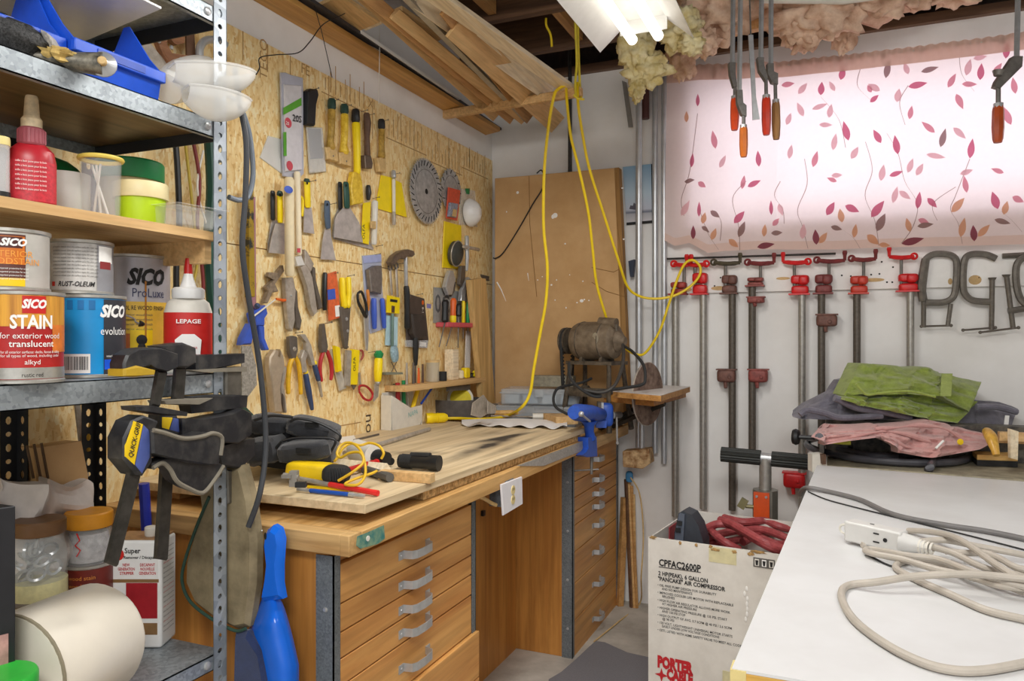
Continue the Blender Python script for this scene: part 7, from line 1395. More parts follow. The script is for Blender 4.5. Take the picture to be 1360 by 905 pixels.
# dark rod along the ledger, pipe clamps and C-clamps
solo('ledger_rod', 'long thin dark rod lying along the wall under the curtain', 'rod', M().tube([yt((886, 344), .03), yt((1110, 337), .03)], .005, 8), IRON)
GP = plain('galvanised pipe', '#a39f98', .4, .5, .12, 60., .05); BP = plain('black pipe', '#5c544b', .5, .25, .2, 80., .1)
def pipe_clamp(label, px, ypt, ypb, pm, hm, ch, h0, h1, hx, crank, knob, jaws=(), off=.05, screwx=None):
    """crank, screw and head at the top, pipe down the wall, sliding jaws (px, y, height, material)"""
    s = depth(yt((px, 400), off)); k = s/1000
    t = thing('pipe_clamp', label, 'clamp', yt((px, ypb), off), 'pipe clamps on the ledger')
    P = lambda x, y, o=off: yt((x, y), o)
    a = P(px, ypt); b = P(px, ypb); b.x = a.x; part(t, 'pipe', M().tube([a, b], 4.7*k, 14), pm)
    sxx = screwx if screwx else (hx[0]+hx[1])/2-2; x0, x1, yc = crank
    part(t, 'screw', M().tube([P(sxx, yc, off+.01), P(sxx, h1-3, off+.01)], 2.1*k, 10), STEELD)
    cr = part(t, 'crank', M().tube(curve([P(x0, yc, off+.012), P((x0+x1)/2, yc+1.5, off+.02), P(x1, yc, off+.012)], 4), [2.4*k]*2+[3.*k]*5+[2.4*k]*2, 8), ch)
    part(cr, 'crank_eye', M().ring(P(x0 if knob > 0 else x1, yc-.5, off+.012), (0, -1, 0), 3.6*k, 1.6*k, 16, 6), ch)
    kx = x1 if knob > 0 else x0; part(cr, 'knob', M().tube([P(kx, yc, off+.015), P(kx, yc-6, off+.02), P(kx, yc-10, off+.022), P(kx, yc-13, off+.022)], [2.*k, 2.2*k, 3.2*k, 2.4*k], 10), ch)
    hw = (hx[1]-hx[0])/2*k; hc = (hx[0]+hx[1])/2; mid = (h0+h1)/2
    part(t, 'head', pillow(P(hc, h0+(mid-h0)*.45), (hw, .026, (mid-h0)/2*k*.95), None, .45), hm)
    part(t, 'head_lobe', pillow(P(hc+(hx[1]-hx[0])*.2, h0+(mid-h0)*.5, off+.012), (hw*.55, .024, (mid-h0)/2*k*1.05), None, .6), hm)
    pl_ = part(t, 'pressure_plate', pillow(P(hc, h1-(h1-mid)*.45), (hw*.95, .027, (h1-mid)/2*k*.9), None, .45), hm)
    part(pl_, 'foot', M().box(P(hc-1, h1), (hw*2.3, .05, 2.*k)), hm)
    for (jx, jy, jh, jw, jm) in jaws:
        j = part(t, 'sliding_jaw', pillow(P(jx, jy+jh*.5), (jw/2*k, .03, jh/2*k), None, .4), jm)
        part(j, 'jaw_lip', M().box(P(jx, jy), (jw*1.08*k, .055, 1.8*k)), jm); part(j, 'rivet', M().lathe([(.009, 0), (.007, .005), (0, .006)], P(jx+jw*.15, jy+jh*.6, off+.03), (0, -1, 0), 12), jm)
        part(j, 'release_lever', M().tube([P(jx-2, jy+jh*.9, off+.01), P(jx-1, jy+jh*1.45, off+.02)], [3.*k, 2.2*k], 8), jm)
    return t
DR = plain('dark crank red', '#7a2f30', .5, .1, .25, 50.); DKI = plain('dark crank iron', '#57503f', .5, .4, .25, 50.)
BRJ = plain('brown worn jaw', '#6e4a40', .6, .1, .3, 60., .1); 
pipe_clamp('pipe clamp with faded red head, leftmost, looped by the yellow cord', 897, 380, 686, GP, plain('faded red enamel', '#a8423c', .55, .1, .2, 50.), REDPAINT, 375, 391, (891, 912), (895, 918, 351), 1, screwx=908.5)
pipe_clamp('grey pipe clamp with bright red head under the yellow cord loop', 934, 372, 676, GP, REDPAINT, REDPAINT, 363, 391, (920, 940), (912, 938, 351), -1, screwx=923)
pipe_clamp('black pipe clamp with brown head, first dark one from the left', 972.5, 385, 678, BP, BRJ, DKI, 366, 390, (959, 979), (948, 983, 349), 1, ((965, 491, 17, 24, BRJ),), screwx=963.5)
pipe_clamp('black pipe clamp with two red-brown jaws, second dark one from the left', 999, 375, 606, BP, plain('red-brown jaw', '#8a4640', .55, .1, .25, 60., .1), DR, 369, 380, (993, 1014), (993, 1028, 349), 1, ((1004, 395, 8, 22, MATS['red-brown jaw']), (1007, 491, 17, 25, MATS['red-brown jaw'])), screwx=1010)
pipe_clamp('grey pipe clamp with bright red head and low red jaw above the roller stand', 1065, 388, 690, GP, REDPAINT, REDPAINT, 366, 391, (1051, 1074), (1040, 1073, 348), -1, ((1055, 628, 20, 28, REDPAINT),), screwx=1055)
pipe_clamp('black pipe clamp with dark red head and brown jaw close below it', 1091, 385, 600, BP, plain('dull red jaw', '#7c3a38', .55, .1, .25, 60., .1), DR, 365, 390, (1083, 1105), (1085, 1122, 346), 1, ((1098, 418, 16, 26, BRJ),), screwx=1101)
pipe_clamp('black pipe clamp with orange-red head left of the green towel', 1138, 388, 560, BP, plain('orange-red enamel', '#c33a28', .45, .05, .15, 50.), DR, 367, 390, (1130, 1152), (1131, 1163, 344), 1, ((1131, 497, 10, 14, MATS['orange-red enamel']),), screwx=1147)
pipe_clamp('grey pipe clamp with bright red head nearest the C-clamps', 1209, 384, 560, GP, REDPAINT, REDPAINT, 364, 387, (1194, 1218), (1181, 1214, 341), -1, screwx=1197)
CI = plain('c clamp iron', '#6b655d', .45, .3, .2, 50., .1)
def cpath(pts, off, r, n=8, sm=5): return M().tube(curve([yt(C2(*p), off) for p in pts], sm), r, n, True, .75, (0, 1, 0))
def c_clamp(label, frame, scr, bar, pad=None, off=.045, r=.022, extra=()):
    parts = [('frame', cpath(frame, off, r), CI), ('screw', M().tube([yt(C2(*scr[0]), off), yt(C2(*scr[1]), off)], .0098, 12), CI), ('handle_bar', M().tube([yt(C2(*bar[0]), off+.005), yt(C2(*bar[1]), off+.005)], .0042, 8).ell(yt(C2(*bar[0]), off+.005), (.007,)*3, 10, 8).ell(yt(C2(*bar[1]), off+.005), (.007,)*3, 10, 8), TOOLDK)]
    if pad: parts.append(('pad', M().tube([yt(C2(pad[0], pad[1]+14), off), yt(C2(pad[0], pad[1]-2), off)], [.011, .016], 14), CI))
    parts += list(extra); return multi('c_clamp', label, 'clamp', parts, 'C-clamps on the ledger')
c_clamp('closed-looking dark C-clamp hanging leftmost of the C-clamps', [(590, 400), (578, 300), (590, 150), (640, 95), (720, 88), (785, 105), (808, 160), (800, 320), (775, 385), (710, 412), (600, 412)], ((588, 240), (586, 580)), ((572, 572), (770, 566)), None, .045, .0135, (('second_screw', M().tube([yt(C2(768, 420), .05), yt(C2(748, 570), .05)], .009, 10), CI), ('spine', M().tube([yt(C2(600, 120), .05), yt(C2(572, 300), .05), yt(C2(578, 405), .05)], [.016, .019, .014], 8), CI)))
c_clamp('open dark C-clamp hanging between the other two', [(1072, 120), (1000, 92), (900, 92), (858, 140), (850, 300), (870, 365), (925, 400), (1050, 408)], ((1045, 250), (1040, 595)), ((850, 597), (1065, 580)), (1045, 248), .045, .0135)
c_clamp('dark C-clamp at the right frame edge with slanted screw', [(1290, 105), (1235, 125), (1205, 180), (1208, 300), (1235, 390), (1290, 440)], ((1140, 232), (1185, 590)), ((965, 612), (1220, 580)), (1138, 228), .06, .0135, (('lower_arm', M().tube([yt(C2(1150, 470), .06), yt(C2(1300, 448), .06)], .013, 8), CI),))
solo('flat_iron', 'flat dark iron bar on the ledger behind the right-hand C-clamp', 'bar', M().tube([yt(C2(1112, 102), .03), yt(C2(1290, 92), .03)], .012, 6), CI)
# bar clamps hanging from the joists
ORW = plain('orange lacquer handle', '#cf5a1e', .35, 0, .12, 20.)
def f_clamp(label, c, s, bar, arm, scr, hnd, r, hm, top=2.655):
    A = lambda x, y, ds=0.: atS(c(x, y), s+ds); t0 = A(*bar[1]); k = s/1000/c.k
    base = Vector((t0.x, t0.y, top)); tilt = A(*bar[0]); base.x = tilt.x+(tilt.x-t0.x)*.3
    return multi('hanging_bar_clamp', label, 'clamp', [('bar', M().tube([base, t0], .0085, 4, True, .6, (0, 1, 0)), STEEL), ('sliding_arm', M().prism([A(*p, -.012) for p in arm], FV*.024, .002), STEELD), ('screw', M().tube([A(*scr[0]), A(*scr[1])], 10*k if c is D4 else 8*k, 10), STEELD), ('ferrule', M().tube([A(hnd[0][0], hnd[0][1]-6), A(hnd[0][0], hnd[0][1]+16)], r*k*.85, 12), STEEL), ('handle', M().tube([A(*hnd[0]), Vector(A(*hnd[0])).lerp(A(*hnd[1]), .15), Vector(A(*hnd[0])).lerp(A(*hnd[1]), .6), Vector(A(*hnd[0])).lerp(A(*hnd[1]), .9), A(*hnd[1])], [r*k*.8, r*k, r*k*1.05, r*k*.9, r*k*.7], 8), hm)], 'bar clamps hanging from the joists')
f_clamp('hanging clamp with orange handle, leftmost of the five', D4, 2.76, ((57, 0), (52, 350)), [(35, 340), (70, 340), (70, 400), (80, 470), (60, 475), (40, 405)], ((66, 465), (66, 535)), ((66, 530), (64, 712)), 23, plain('red-orange lacquer', '#d8491a', .35, 0, .12, 20.))
f_clamp('hanging clamp with tan-orange handle, lowest of the five', D4, 2.70, ((97, 0), (90, 500)), [(78, 490), (108, 490), (112, 560), (130, 575), (130, 635), (104, 625), (80, 560)], ((114, 625), (114, 690)), ((113, 688), (114, 858)), 22, plain('amber lacquer', '#cf6f26', .35, 0, .12, 20.))
f_clamp('hanging clamp with glossy red handle right of the chisel', D4, 2.74, ((212, 0), (207, 320)), [(190, 312), (225, 312), (226, 350), (245, 420), (235, 440), (200, 385)], ((235, 430), (237, 525)), ((237, 525), (238, 738)), 24, plain('red lacquer', '#c8361e', .3, 0, .15, 20.))
f_clamp('hanging clamp with dark wooden handle, rightmost of the five', D4, 2.76, ((264, 10), (262, 350)), [(245, 345), (278, 345), (280, 390), (302, 400), (302, 460), (270, 450), (246, 400)], ((286, 455), (288, 552)), ((289, 550), (292, 762)), 22, wood('turned handle', '#7a5228', '#ad7e48', 'z', 12.))
f_clamp('lone hanging clamp with brown handle near the right frame edge', B7, 2.55, ((1258, 0), (1252, 215)), [(1240, 198), (1275, 198), (1272, 235), (1195, 312), (1175, 305), (1182, 285)], ((1187, 290), (1187, 375)), ((1187, 372), (1185, 505)), 19, plain('brown lacquer', '#b04a1c', .35, 0, .15, 20.))
q = [atS(D4(*p), 2.72) for p in ((140, 190), (166, 190), (182, 530), (202, 650), (164, 655), (160, 535))]
cz = thing('hanging_chisel', 'long flat steel chisel hanging between the bar clamps', 'chisel', q[3])
part(cz, 'blade', M().prism(q, FV*.005), STEEL); part(cz, 'hanger', M().tube([(q[0]+q[1])/2, Vector((q[0].x, q[0].y, 2.66))], .003, 6), STEELD)
solo('pad_swivel', 'dark swivel pad of the lone hanging clamp', 'pad', M().tube([atS(B7(1185, 268), 2.53), atS(B7(1187, 250), 2.53)], [.012, .018], 14), STEELD)

# insulation batts sagging from the joists
PI = plain('tan-pink fibreglass', '#d9ad90', 1., 0, .2, 14., .9, '#efd0b6', bscale=90.); YI = plain('yellow fibreglass', '#e4cd82', 1., 0, .2, 18., .9, '#f6ebc0', bscale=90.)
def batt(label, blobs, m):
    mb = M()
    for i, (x, y, s, rx, ry, rz_, ) in enumerate(blobs):
        c = atS((x, y), s); mb.ell(c, (rx, ry, rz_), 40, 28, None, .55, 2.3, i+len(blobs)*3+int(x))
    return solo('insulation_batt', label, 'insulation', mb, m, 'sagging insulation', smooth=180)
batt('yellow fibreglass tuft sagging behind the light fixture', [(845, 66, 3.1, .07, .06, .10), (858, 92, 3.1, .085, .06, .07), (846, 118, 3.1, .03, .03, .05)], YI)
batt('yellow and pink fibreglass lump right of the light fixture', [(903, 40, 2.95, .08, .07, .075), (918, 58, 2.9, .05, .05, .04)], YI)
batt('brown-pink batt above the curtain left end', [(905, 75, 3.3, .06, .05, .09), (925, 20, 3.1, .09, .1, .12), (950, 10, 3., .12, .1, .12), (935, 58, 2.95, .05, .05, .05)], PI)
batt('large pink batt sagging above the curtain middle', [(1065, 20, 3.05, .13, .1, .12), (1100, 10, 3.0, .13, .1, .11), (1068, 48, 3.05, .06, .07, .06), (1120, 38, 3.1, .05, .05, .09), (1150, 0, 3., .15, .1, .08)], PI)
batt('pink batt along the top of the right-hand wall', [(1210, -12, 3., .14, .1, .07), (1270, -18, 3., .12, .1, .06)], PI)
batt('small pink batt between the hanging clamps and the joists', [(1010, -5, 3.1, .12, .1, .08)], PI)
solo('header_beam', 'tan wood blocking lying between the batts above the curtain', 'beam', M().box(atS((985, 35), 3.15), (.34, .04, .06), Matrix.Rotation(-.06, 4, 'Y')), LUMBER3)
solo('vapour_strip', 'pale hanging strip of pipe along the ceiling above the clamps', 'pipe', M().tube([atS((1010, 0), 2.95), atS((1120, 2), 2.9), atS((1230, -14), 2.85)], .012, 10), OFFWHITE)
# ================================================================ white table, box, machine on the right
ZT_ = .88
tq = [onZ(p, ZT_) for p in ((1085, 618), (972, 888))]
far_l, near_l = tq; far_r, near_r = far_l+Vector((.99, -.127, 0)), near_l+Vector((1.02, 0, 0))
wt = thing('white_table', 'white laminate table with wooden edge at the right front', 'table', ((far_l+near_r)/2)*1.0-UP*ZT_)
LAM = plain('white laminate', '#cfcecd', .35, 0, .02, 4., 0, '#d8d8d8')
part(wt, 'top', M().prism([far_l, far_r, near_r, near_l], (0, 0, -.004)), LAM)
part(wt, 'core', M().prism([v-UP*.004 for v in (far_l, far_r, near_r, near_l)], (0, 0, -.032)), wood('ochre edge', '#b08232', '#d9ab52', 'x', 8.), bev=.002)
part(wt, 'edge_tape', M().prism([near_l+Vector((-.002, -.002, -.001)), near_l+Vector((-.002, -.002, -.034)), near_l+Vector((-.002, .03, -.034)), near_l+Vector((-.002, .03, -.001))], (.02, 0, 0)), plain('masking tape', '#d6c384', .7))
for v in (far_l, far_r, near_r, near_l):
    c = v+((far_l+near_r)/2-v)*.08; part(wt, 'leg', M().boxe((c.x-.02, c.y-.02, 0), (c.x+.02, c.y+.02, ZT_-.036)), STEELD)
# grey and thin black cables across the table
solo('grey_power_cable', 'grey power cable running across the back of the white table', 'cable', M().tube(curve([onZ(C6(x, y), z) for x, y, z in ((215, 60, .80), (222, 38, .86), (250, 28, ZT_+.008), (330, 42, ZT_+.007), (480, 80, ZT_+.007), (600, 135, ZT_+.007), (700, 165, ZT_+.007), (880, 198, ZT_+.007), (1060, 225, ZT_+.007), (1240, 262, ZT_+.007), (1400, 300, ZT_+.007))], 6), .0062, 10), plain('mid grey rubber', '#6f6c6b', .5))
solo('thin_black_wire', 'thin dark wire lying along the grey cable on the white table', 'wire', M().tube(curve([onZ(C6(x, y), ZT_+.0025) for x, y in ((250, 45), (330, 80), (470, 118), (640, 160), (800, 200), (1000, 250), (1240, 312))], 5), .0018, 6), BLACKM)
BEI = plain('beige cord', '#b3aa9e', .5, 0, .06); 
xc = thing('extension_lead', 'beige extension lead coiled on the white table with a triple socket', 'cord', onZ(D6(450, 300), ZT_))
def zc(pts, r=.0062): return M().tube(curve([onZ(D6(x, y), ZT_+r*1.05+dz) for x, y, dz in pts], 7), r, 10)
part(xc, 'lead', zc(((1100, 395, .03), (900, 372, .03), (700, 358, .03), (450, 368, .02), (250, 398, .01), (120, 412, .0), (72, 440, .0), (75, 500, .0), (140, 600, 0), (300, 720, 0), (480, 810, 0), (640, 850, 0), (800, 850, 0), (1000, 815, 0), (1150, 780, 0))), BEI)
part(xc, 'lead', zc(((520, 215, .02), (640, 250, .016), (760, 310, .012), (860, 345, .01), (960, 360, .01), (1150, 400, .0))), BEI)
part(xc, 'lead', zc(((1150, 480, 0), (1000, 395, .02), (860, 310, .03), (720, 210, .035), (620, 160, .03), (500, 140, .012), (410, 135, .0))), BEI)
part(xc, 'lead', zc(((1150, 290, 0), (950, 250, .01), (760, 215, .015), (600, 185, .015), (480, 190, .01), (350, 205, .0), (170, 208, .0))), BEI)
part(xc, 'lead', zc(((1150, 620, 0), (980, 585, .0), (800, 540, 0), (620, 460, 0), (480, 400, .0), (380, 350, .0), (345, 320, .0), (400, 292, .0), (560, 310, .0), (700, 340, .004), (860, 400, .006), (1150, 500, 0))), BEI)
part(xc, 'lead', zc(((1150, 440, .012), (900, 420, .012), (720, 370, .01), (540, 330, .01), (380, 282, .01), (240, 255, .008), (190, 238, .004), (230, 232, .004), (400, 262, .012), (560, 282, .014), (720, 340, .02), (900, 395, .02), (1150, 460, .01))), BEI)
part(xc, 'lead', zc(((1150, 340, .02), (980, 330, .02), (880, 280, .02), (800, 250, .02), (700, 250, .015), (600, 240, .01))), BEI)
part(xc, 'tie_wire', zc(((330, 320, 0), (280, 300, 0), (200, 255, 0), (182, 232, .002), (200, 228, .004)), .002), BLACKM)
a, b = onZ(D6(95, 130), ZT_+.028), onZ(D6(440, 208), ZT_+.024); d = (b-a).normalized(); sd = d.cross(UP).normalized()
Rk = Matrix((d, -sd, UP)).transposed().to_4x4()
blk = part(xc, 'socket_block', M().hexa([a+d*x+sd*y+UP*z for z in (-.021, .021) for x, y in ((0, .014), (.115, .014), (.115, -.022), (0, -.022))]), plain('grey-white plastic', '#cfcdc9', .4, 0, .03), 'white triple socket block', .004)
part(blk, 'strain_relief', M().tube([a+d*.11+UP*-.0, a+d*.135, a+d*.158], [.02, .016, .009], 14), MATS['grey-white plastic'])
for i in range(4): part(blk, 'relief_ring', M().ring(a+d*(.146+.007*i), d, .0115-.0006*i, .0024, 16, 6), OFFWHITE)
fc = a+d*.073+sd*.0146
for dx, dz, w, h in ((-.006, .009, .011, .0028), (-.006, -.008, .0125, .0028)): part(blk, 'slot', M().box(fc+d*dx+UP*dz, (w, .0012, h), Rk), INK)
part(blk, 'ground_hole', M().lathe([(.0042, 0), (.0042, .001), (0, .001)], fc+d*.012, sd, 12), INK)
part(blk, 'hang_loop', M().ring(a-d*.006, sd, .009, .0026, 16, 6), OFFWHITE)
part(blk, 'top_slot', M().box(a+d*.05+UP*.0215-sd*.006, (.008, .003, .001), Rk), INK)

# air compressor carton with hose
ZBX = .626
bl_, bb_, br_ = onZ((861, 713), ZBX), onZ((917, 675), ZBX), onZ((1040, 737.5), ZBX)
ex = (br_-bl_).normalized(); ey = (bb_-bl_); LY = .45; ey = Vector((-ex.y, ex.x, 0)); WX = .46
bxo = thing('compressor_carton', 'open white air compressor carton with black and red print', 'carton', bl_-UP*ZBX)
WC = plain('white carton', '#d9d4cb', .75, 0, .05, 8., .05, '#e6e2da'); 
def Q(a, b, z): return Vector((bl_.x, bl_.y, 0))+ex*a+ey*b+UP*z
def slab(a0, a1, b0, b1, z0, z1): return M().hexa([Q(a0, b0, z0), Q(a1, b0, z0), Q(a1, b1, z0), Q(a0, b1, z0), Q(a0, b0, z1), Q(a1, b0, z1), Q(a1, b1, z1), Q(a0, b1, z1)])
part(bxo, 'front_panel', slab(0, WX, 0, .005, 0.002, ZBX), WC); part(bxo, 'back_panel', slab(0, WX, LY-.005, LY, .002, ZBX+.005), WC)
part(bxo, 'side_panel', slab(0, .005, 0.005, LY-.005, .002, ZBX-.005), WC); part(bxo, 'side_panel', slab(WX-.005, WX, .005, LY-.005, .002, ZBX), WC); part(bxo, 'base', slab(0.005, WX-.005, .005, LY-.005, .002, .007), WC)
part(bxo, 'tape', slab(.21, .30, -.001, 0, ZBX-.055, ZBX-.004), plain('aged tape', '#d8cfa4', .5)); part(bxo, 'tape', slab(.255, .32, -.0012, 0, .13, .22), MATS['aged tape'])
def bpx(x, y):
    """point on the carton front from crop C5"""
    p = C5(x, y); d = ray(p); o = Q(0, -.0016, 0); n = -ey; t = (o-Vector((0, 0, H))).dot(n)/d.dot(n); return Vector((0, 0, H))+d*t
def btext(s, x, y, x1, size, m, bold=0., font=None):
    o = bpx(x, y); w = (bpx(x1, y+(x1-x)*.136)-o).length; o.z = bpx(x, y).z; text(bxo, s, o, ex, UP, size, m, 'LEFT', bold, w)
btext('CPFAC2600P', 124, 360, 322, .032, INK, .03); 
part(bxo, 'underline', M().hexa([bpx(124, 368), bpx(322, 395), bpx(322, 392), bpx(124, 365)]+[v+ey*.001 for v in (bpx(124, 368), bpx(322, 395), bpx(322, 392), bpx(124, 365))]), INK)
btext('2 HP(PEAK), 6 GALLON', 122, 405, 355, .0195, INK, .03); btext('"PANCAKE" AIR COMPRESSOR', 120, 430, 437, .0195, INK, .03)
for i, (s, x1) in enumerate((('\u2022 OIL FREE PUMP DESIGN FOR DURABILITY', 395), ('  AND NO MAINTENANCE', 275), ('\u2022 IMPROVED COOLER LIFE MOTOR WITH REPLACEABLE', 475), ('  BRUSHES', 190), ('\u2022 HIGH FLOW AIR REGULATOR ALLOWS MORE WORK', 460), ('  AT HIGHER AIR PRESSURE', 295), ('\u2022 HIGHER OPERATING PRESSURE @ 135 PSI. START', 445), ('  AND 150 PSI STOP', 242), ('\u2022 HIGH OUTPUT OF AVG. 3.7 SCFM @ 40 PSI / 2.6 SCFM', 467), ('  @ 90 PSI', 187), ('\u2022 120 VOLT, LIGHTWEIGHT UNIVERSAL MOTOR STARTS', 470), ('  EASILY UNDER LOW VOLTAGE CONDITIONS', 400), ('\u2022 CETL LISTED WITH ASME SAFETY VALVE TO MEET ALL CODES', 520))):
    btext(s, 118 if s[0] != ' ' else 132, 456+i*17.6, x1, .0112, plain('text ink', '#3a3937', .7), .012)
btext('PORTER', 118, 836, 286, .052, INKR, .07); btext('CABLE', 162, 895, 286, .05, INKR, .07)
c = bpx(137, 877); part(bxo, 'red_star', M().prism([c+ex*(r*math.cos(t))+UP*(r*math.sin(t)) for r, t in [((.024 if i % 2 == 0 else .008), math.pi/4*i) for i in range(8)]], -ey*.0008), INKR)
for i in range(3):
    o = bpx(570+i*34, 365+i*5); part(bxo, 'handling_mark', M().prism([o, o+ex*.022, o+ex*.022+UP*.03, o+UP*.03], -ey*.0006), INKG)
    part(bxo, 'handling_glyph', M().prism([o+ex*.004+UP*.004, o+ex*.018+UP*.004, o+ex*.018+UP*.026, o+ex*.004+UP*.026], -ey*.0009), WC if i != 1 else INKW); part(bxo, 'handling_glyph', M().prism([o+ex*.008+UP*.006, o+ex*.014+UP*.006, o+ex*.016+UP*.022, o+ex*.006+UP*.022], -ey*.0012), INK)
tearm = plain('torn brown edge', '#b08c58', .9, 0, .3, 60.)
for x, y, r in ((95, 232, 14), (390, 290, 20), (370, 275, 8), (480, 300, 10), (590, 300, 26), (560, 310, 14), (225, 258, 6), (300, 268, 6)):
    part(bxo, 'torn_edge', M().ell(bpx(x, y-4), (r/3.55/1000*2.6, .0015, .0045), 14, 8, Matrix((ex, ey, UP)).transposed().to_4x4(), .9, 4, x), tearm)
for i in range(7): part(bxo, 'scuff', M().ell(bpx(535+random.uniform(-8, 8), 470+i*24), (.004, .0012, .009), 8, 6, Matrix((ex, ey, UP)).transposed().to_4x4()), INKW)
# red air hose inside
def bz(pts): return [onZ(C5(x, y), z) for x, y, z in pts]
HOS = plain('red air hose', '#9a3f42', .5, 0, .14, 30., 0, '#b8585a')
hs = thing('air_hose', 'dusty red rubber air hose coiled in the compressor carton', 'hose', Q(.26, .22, .45))
for pts in (((330, 195, .60), (400, 165, .63), (480, 175, .63), (560, 225, .63), (640, 270, .62), (700, 295, .6)), ((415, 145, .64), (470, 165, .645), (540, 205, .64), (620, 250, .63), (720, 285, .61)), ((360, 180, .6), (400, 225, .6), (450, 260, .59), (500, 285, .57)), ((430, 135, .62), (520, 155, .62), (620, 150, .62), (690, 175, .61), (745, 190, .6)), ((340, 230, .57), (420, 210, .58), (520, 190, .59), (640, 185, .59), (740, 195, .59)), ((520, 250, .57), (600, 215, .58), (680, 205, .58), (750, 210, .57)), ((500, 200, .6), (600, 190, .6), (690, 215, .6), (740, 240, .59)), ((610, 235, .6), (680, 260, .6), (740, 262, .59)), ((330, 215, .56), (370, 245, .55), (440, 250, .55), (520, 235, .55))):
    part(hs, 'coil', M().tube(curve(bz(pts), 6), .0145, 10), HOS)
part(hs, 'coil', M().ring(Q(.27, .23, .50), UP, .12, .0145, 40, 10).ring(Q(.27, .23, .47), UP, .13, .0145, 40, 10), HOS)
q = [onZ(C5(*p), .62) for p in ((190, 235), (325, 250))]
ch_ = thing('battery_charger', 'dark slate tool charger standing in the left of the carton', 'charger', Q(.1, .14, .3))
pr = [Q(.045, .10, 0), Q(.155, .10, 0)]
part(ch_, 'shell', M().prism([Q(.055+x, .12, z) for x, z in ((-.012, .35), (.1, .35), (.102, .60), (.085, .655), (.06, .69), (.03, .70), (.014, .69), (.0, .62))], ey*.09, .01), plain('slate shell', '#3c4048', .5, 0, .15))
part(ch_, 'face_ridge', M().prism([Q(.055+x, .108, z) for x, z in ((-.004, .36), (.022, .36), (.04, .69), (.02, .692), (.006, .62))], ey*.02), plain('slate ridge', '#5a6270', .5))
part(ch_, 'button', M().box(Q(.078, .104, .66), (.018, .01, .014)), BLACK); part(ch_, 'button', M().box(Q(.073, .104, .635), (.018, .01, .014)), BLACK)
solo('red_leaflet', 'small red printed leaflet inside the carton corner', 'leaflet', slab(.008, .011, .2, .3, .5, .615), plain('leaflet red', '#a82f3c', .6, 0, .3, 60.))
# prop under the hose so that it lies high in the carton
solo('carton_filler', 'grey foam filling the carton below the hose', 'foam', slab(.17, WX-.012, .03, LY-.02, .008, .44), plain('grey foam', '#7d7a76', .9))
solo('carton_filler', 'small foam block below the charger', 'foam', slab(.03, .165, .09, LY-.15, .008, .349), MATS['grey foam'])

# roller stand
ry_ = 3.2
rs = thing('roller_stand', 'work support stand with ribbed black rollers and orange clamp', 'stand', Vector((onY((1017, 700), ry_).x, ry_, 0)))
pa, pb = onY(C3(378, 532), ry_), onY(C3(895, 580), ry_)
RB = plain('ribbed rubber', '#232522', .6, 0, .2, 60.)
def roller(t0, t1):
    m = M(); a, b = pa.lerp(pb, t0), pa.lerp(pb, t1); R = .031; pts = []
    d = (b-a).normalized(); x, y = frame_of(d)
    n = 36; ring = [(R if i % 2 else R*.9, 2*math.pi*i/n) for i in range(n)]
    return m.prism([a+x*(r*math.cos(t))+y*(r*math.sin(t)) for r, t in ring], b-a)
part(rs, 'roller', roller(0, .45), RB); part(rs, 'roller', roller(.57, 1.), RB)
part(rs, 'axle', M().tube([pa.lerp(pb, .43), pa.lerp(pb, .59)], .022, 14), STEEL)
pm_ = pa.lerp(pb, .5); part(rs, 'inner_tube', M().tube([pm_, Vector((pm_.x, ry_, .3))], .024, 16), GP)
zt = onY(C3(640, 735), ry_).z
cl_ = part(rs, 'collar', M().tube([Vector((pm_.x, ry_, zt)), Vector((pm_.x, ry_, zt-.14))], .05, 10), plain('collar steel', '#8a857c', .4, .5))
part(rs, 'orange_bracket', M().boxe((pm_.x-.04, ry_-.058, zt-.17), (pm_.x+.02, ry_-.04, zt-.004)), plain('safety orange', '#d9521c', .4, 0, .08))
for dx in (-.028, .008):
    for dz in (.02, .12): part(cl_, 'rivet', M().lathe([(.006, 0), (.004, .004), (0, .004)], (pm_.x+dx, ry_-.058, zt-dz), (0, -1, 0), 10), STEEL)
part(rs, 'wing_knob', M().box((pm_.x-.085, ry_-.02, zt-.06), (.03, .02, .04), Matrix.Rotation(.5, 4, 'Y')).tube([(pm_.x-.075, ry_-.02, zt-.07), (pm_.x-.04, ry_-.02, zt-.07)], .008, 8), plain('tarnished brass', '#8d8660', .5, .3))
part(rs, 'outer_tube', M().tube([Vector((pm_.x, ry_, zt-.13)), Vector((pm_.x, ry_, .05))], .034, 14), plain('safety orange', '#d9521c', .4))
for k in range(3):
    t = 2*math.pi*k/3+.5; part(rs, 'foot', M().tube([(pm_.x, ry_, .12), (pm_.x+.16*math.cos(t), ry_+.16*math.sin(t), .012)], .012, 8), MATS['safety orange'])

# machine bench carrying towels, cloth and cable
ZM = .86
mq = [Vector((-.03, 2.905, 0)), Vector((1.0, 2.80, 0)), Vector((1.0, 3.40, 0)), Vector((-.03, 3.40, 0))]
mb_ = thing('machine_bench', 'worn grey machine bench standing behind the white table', 'bench', Vector((.5, 3.1, 0)))
part(mb_, 'top_plate', M().prism([v+UP*(ZM-.03) for v in mq], (0, 0, .03)), plain('worn bench top', '#8d8672', .6, .1, .2, 20., .1, '#a8a088'), bev=.003)
part(mb_, 'front_rail', M().prism([mq[0]+Vector((.02, -.004, ZM-.03)), mq[1]+Vector((0, -.004, ZM-.03)), mq[1]+Vector((0, -.004, ZM-.1)), mq[0]+Vector((.02, -.004, ZM-.1))], (0, .02, 0)), IRON)
part(mb_, 'cabinet', M().boxe((.05, 2.97, 0), (.95, 3.35, ZM-.03)), plain('cabinet grey', '#6e6c66', .5, .2, .1))
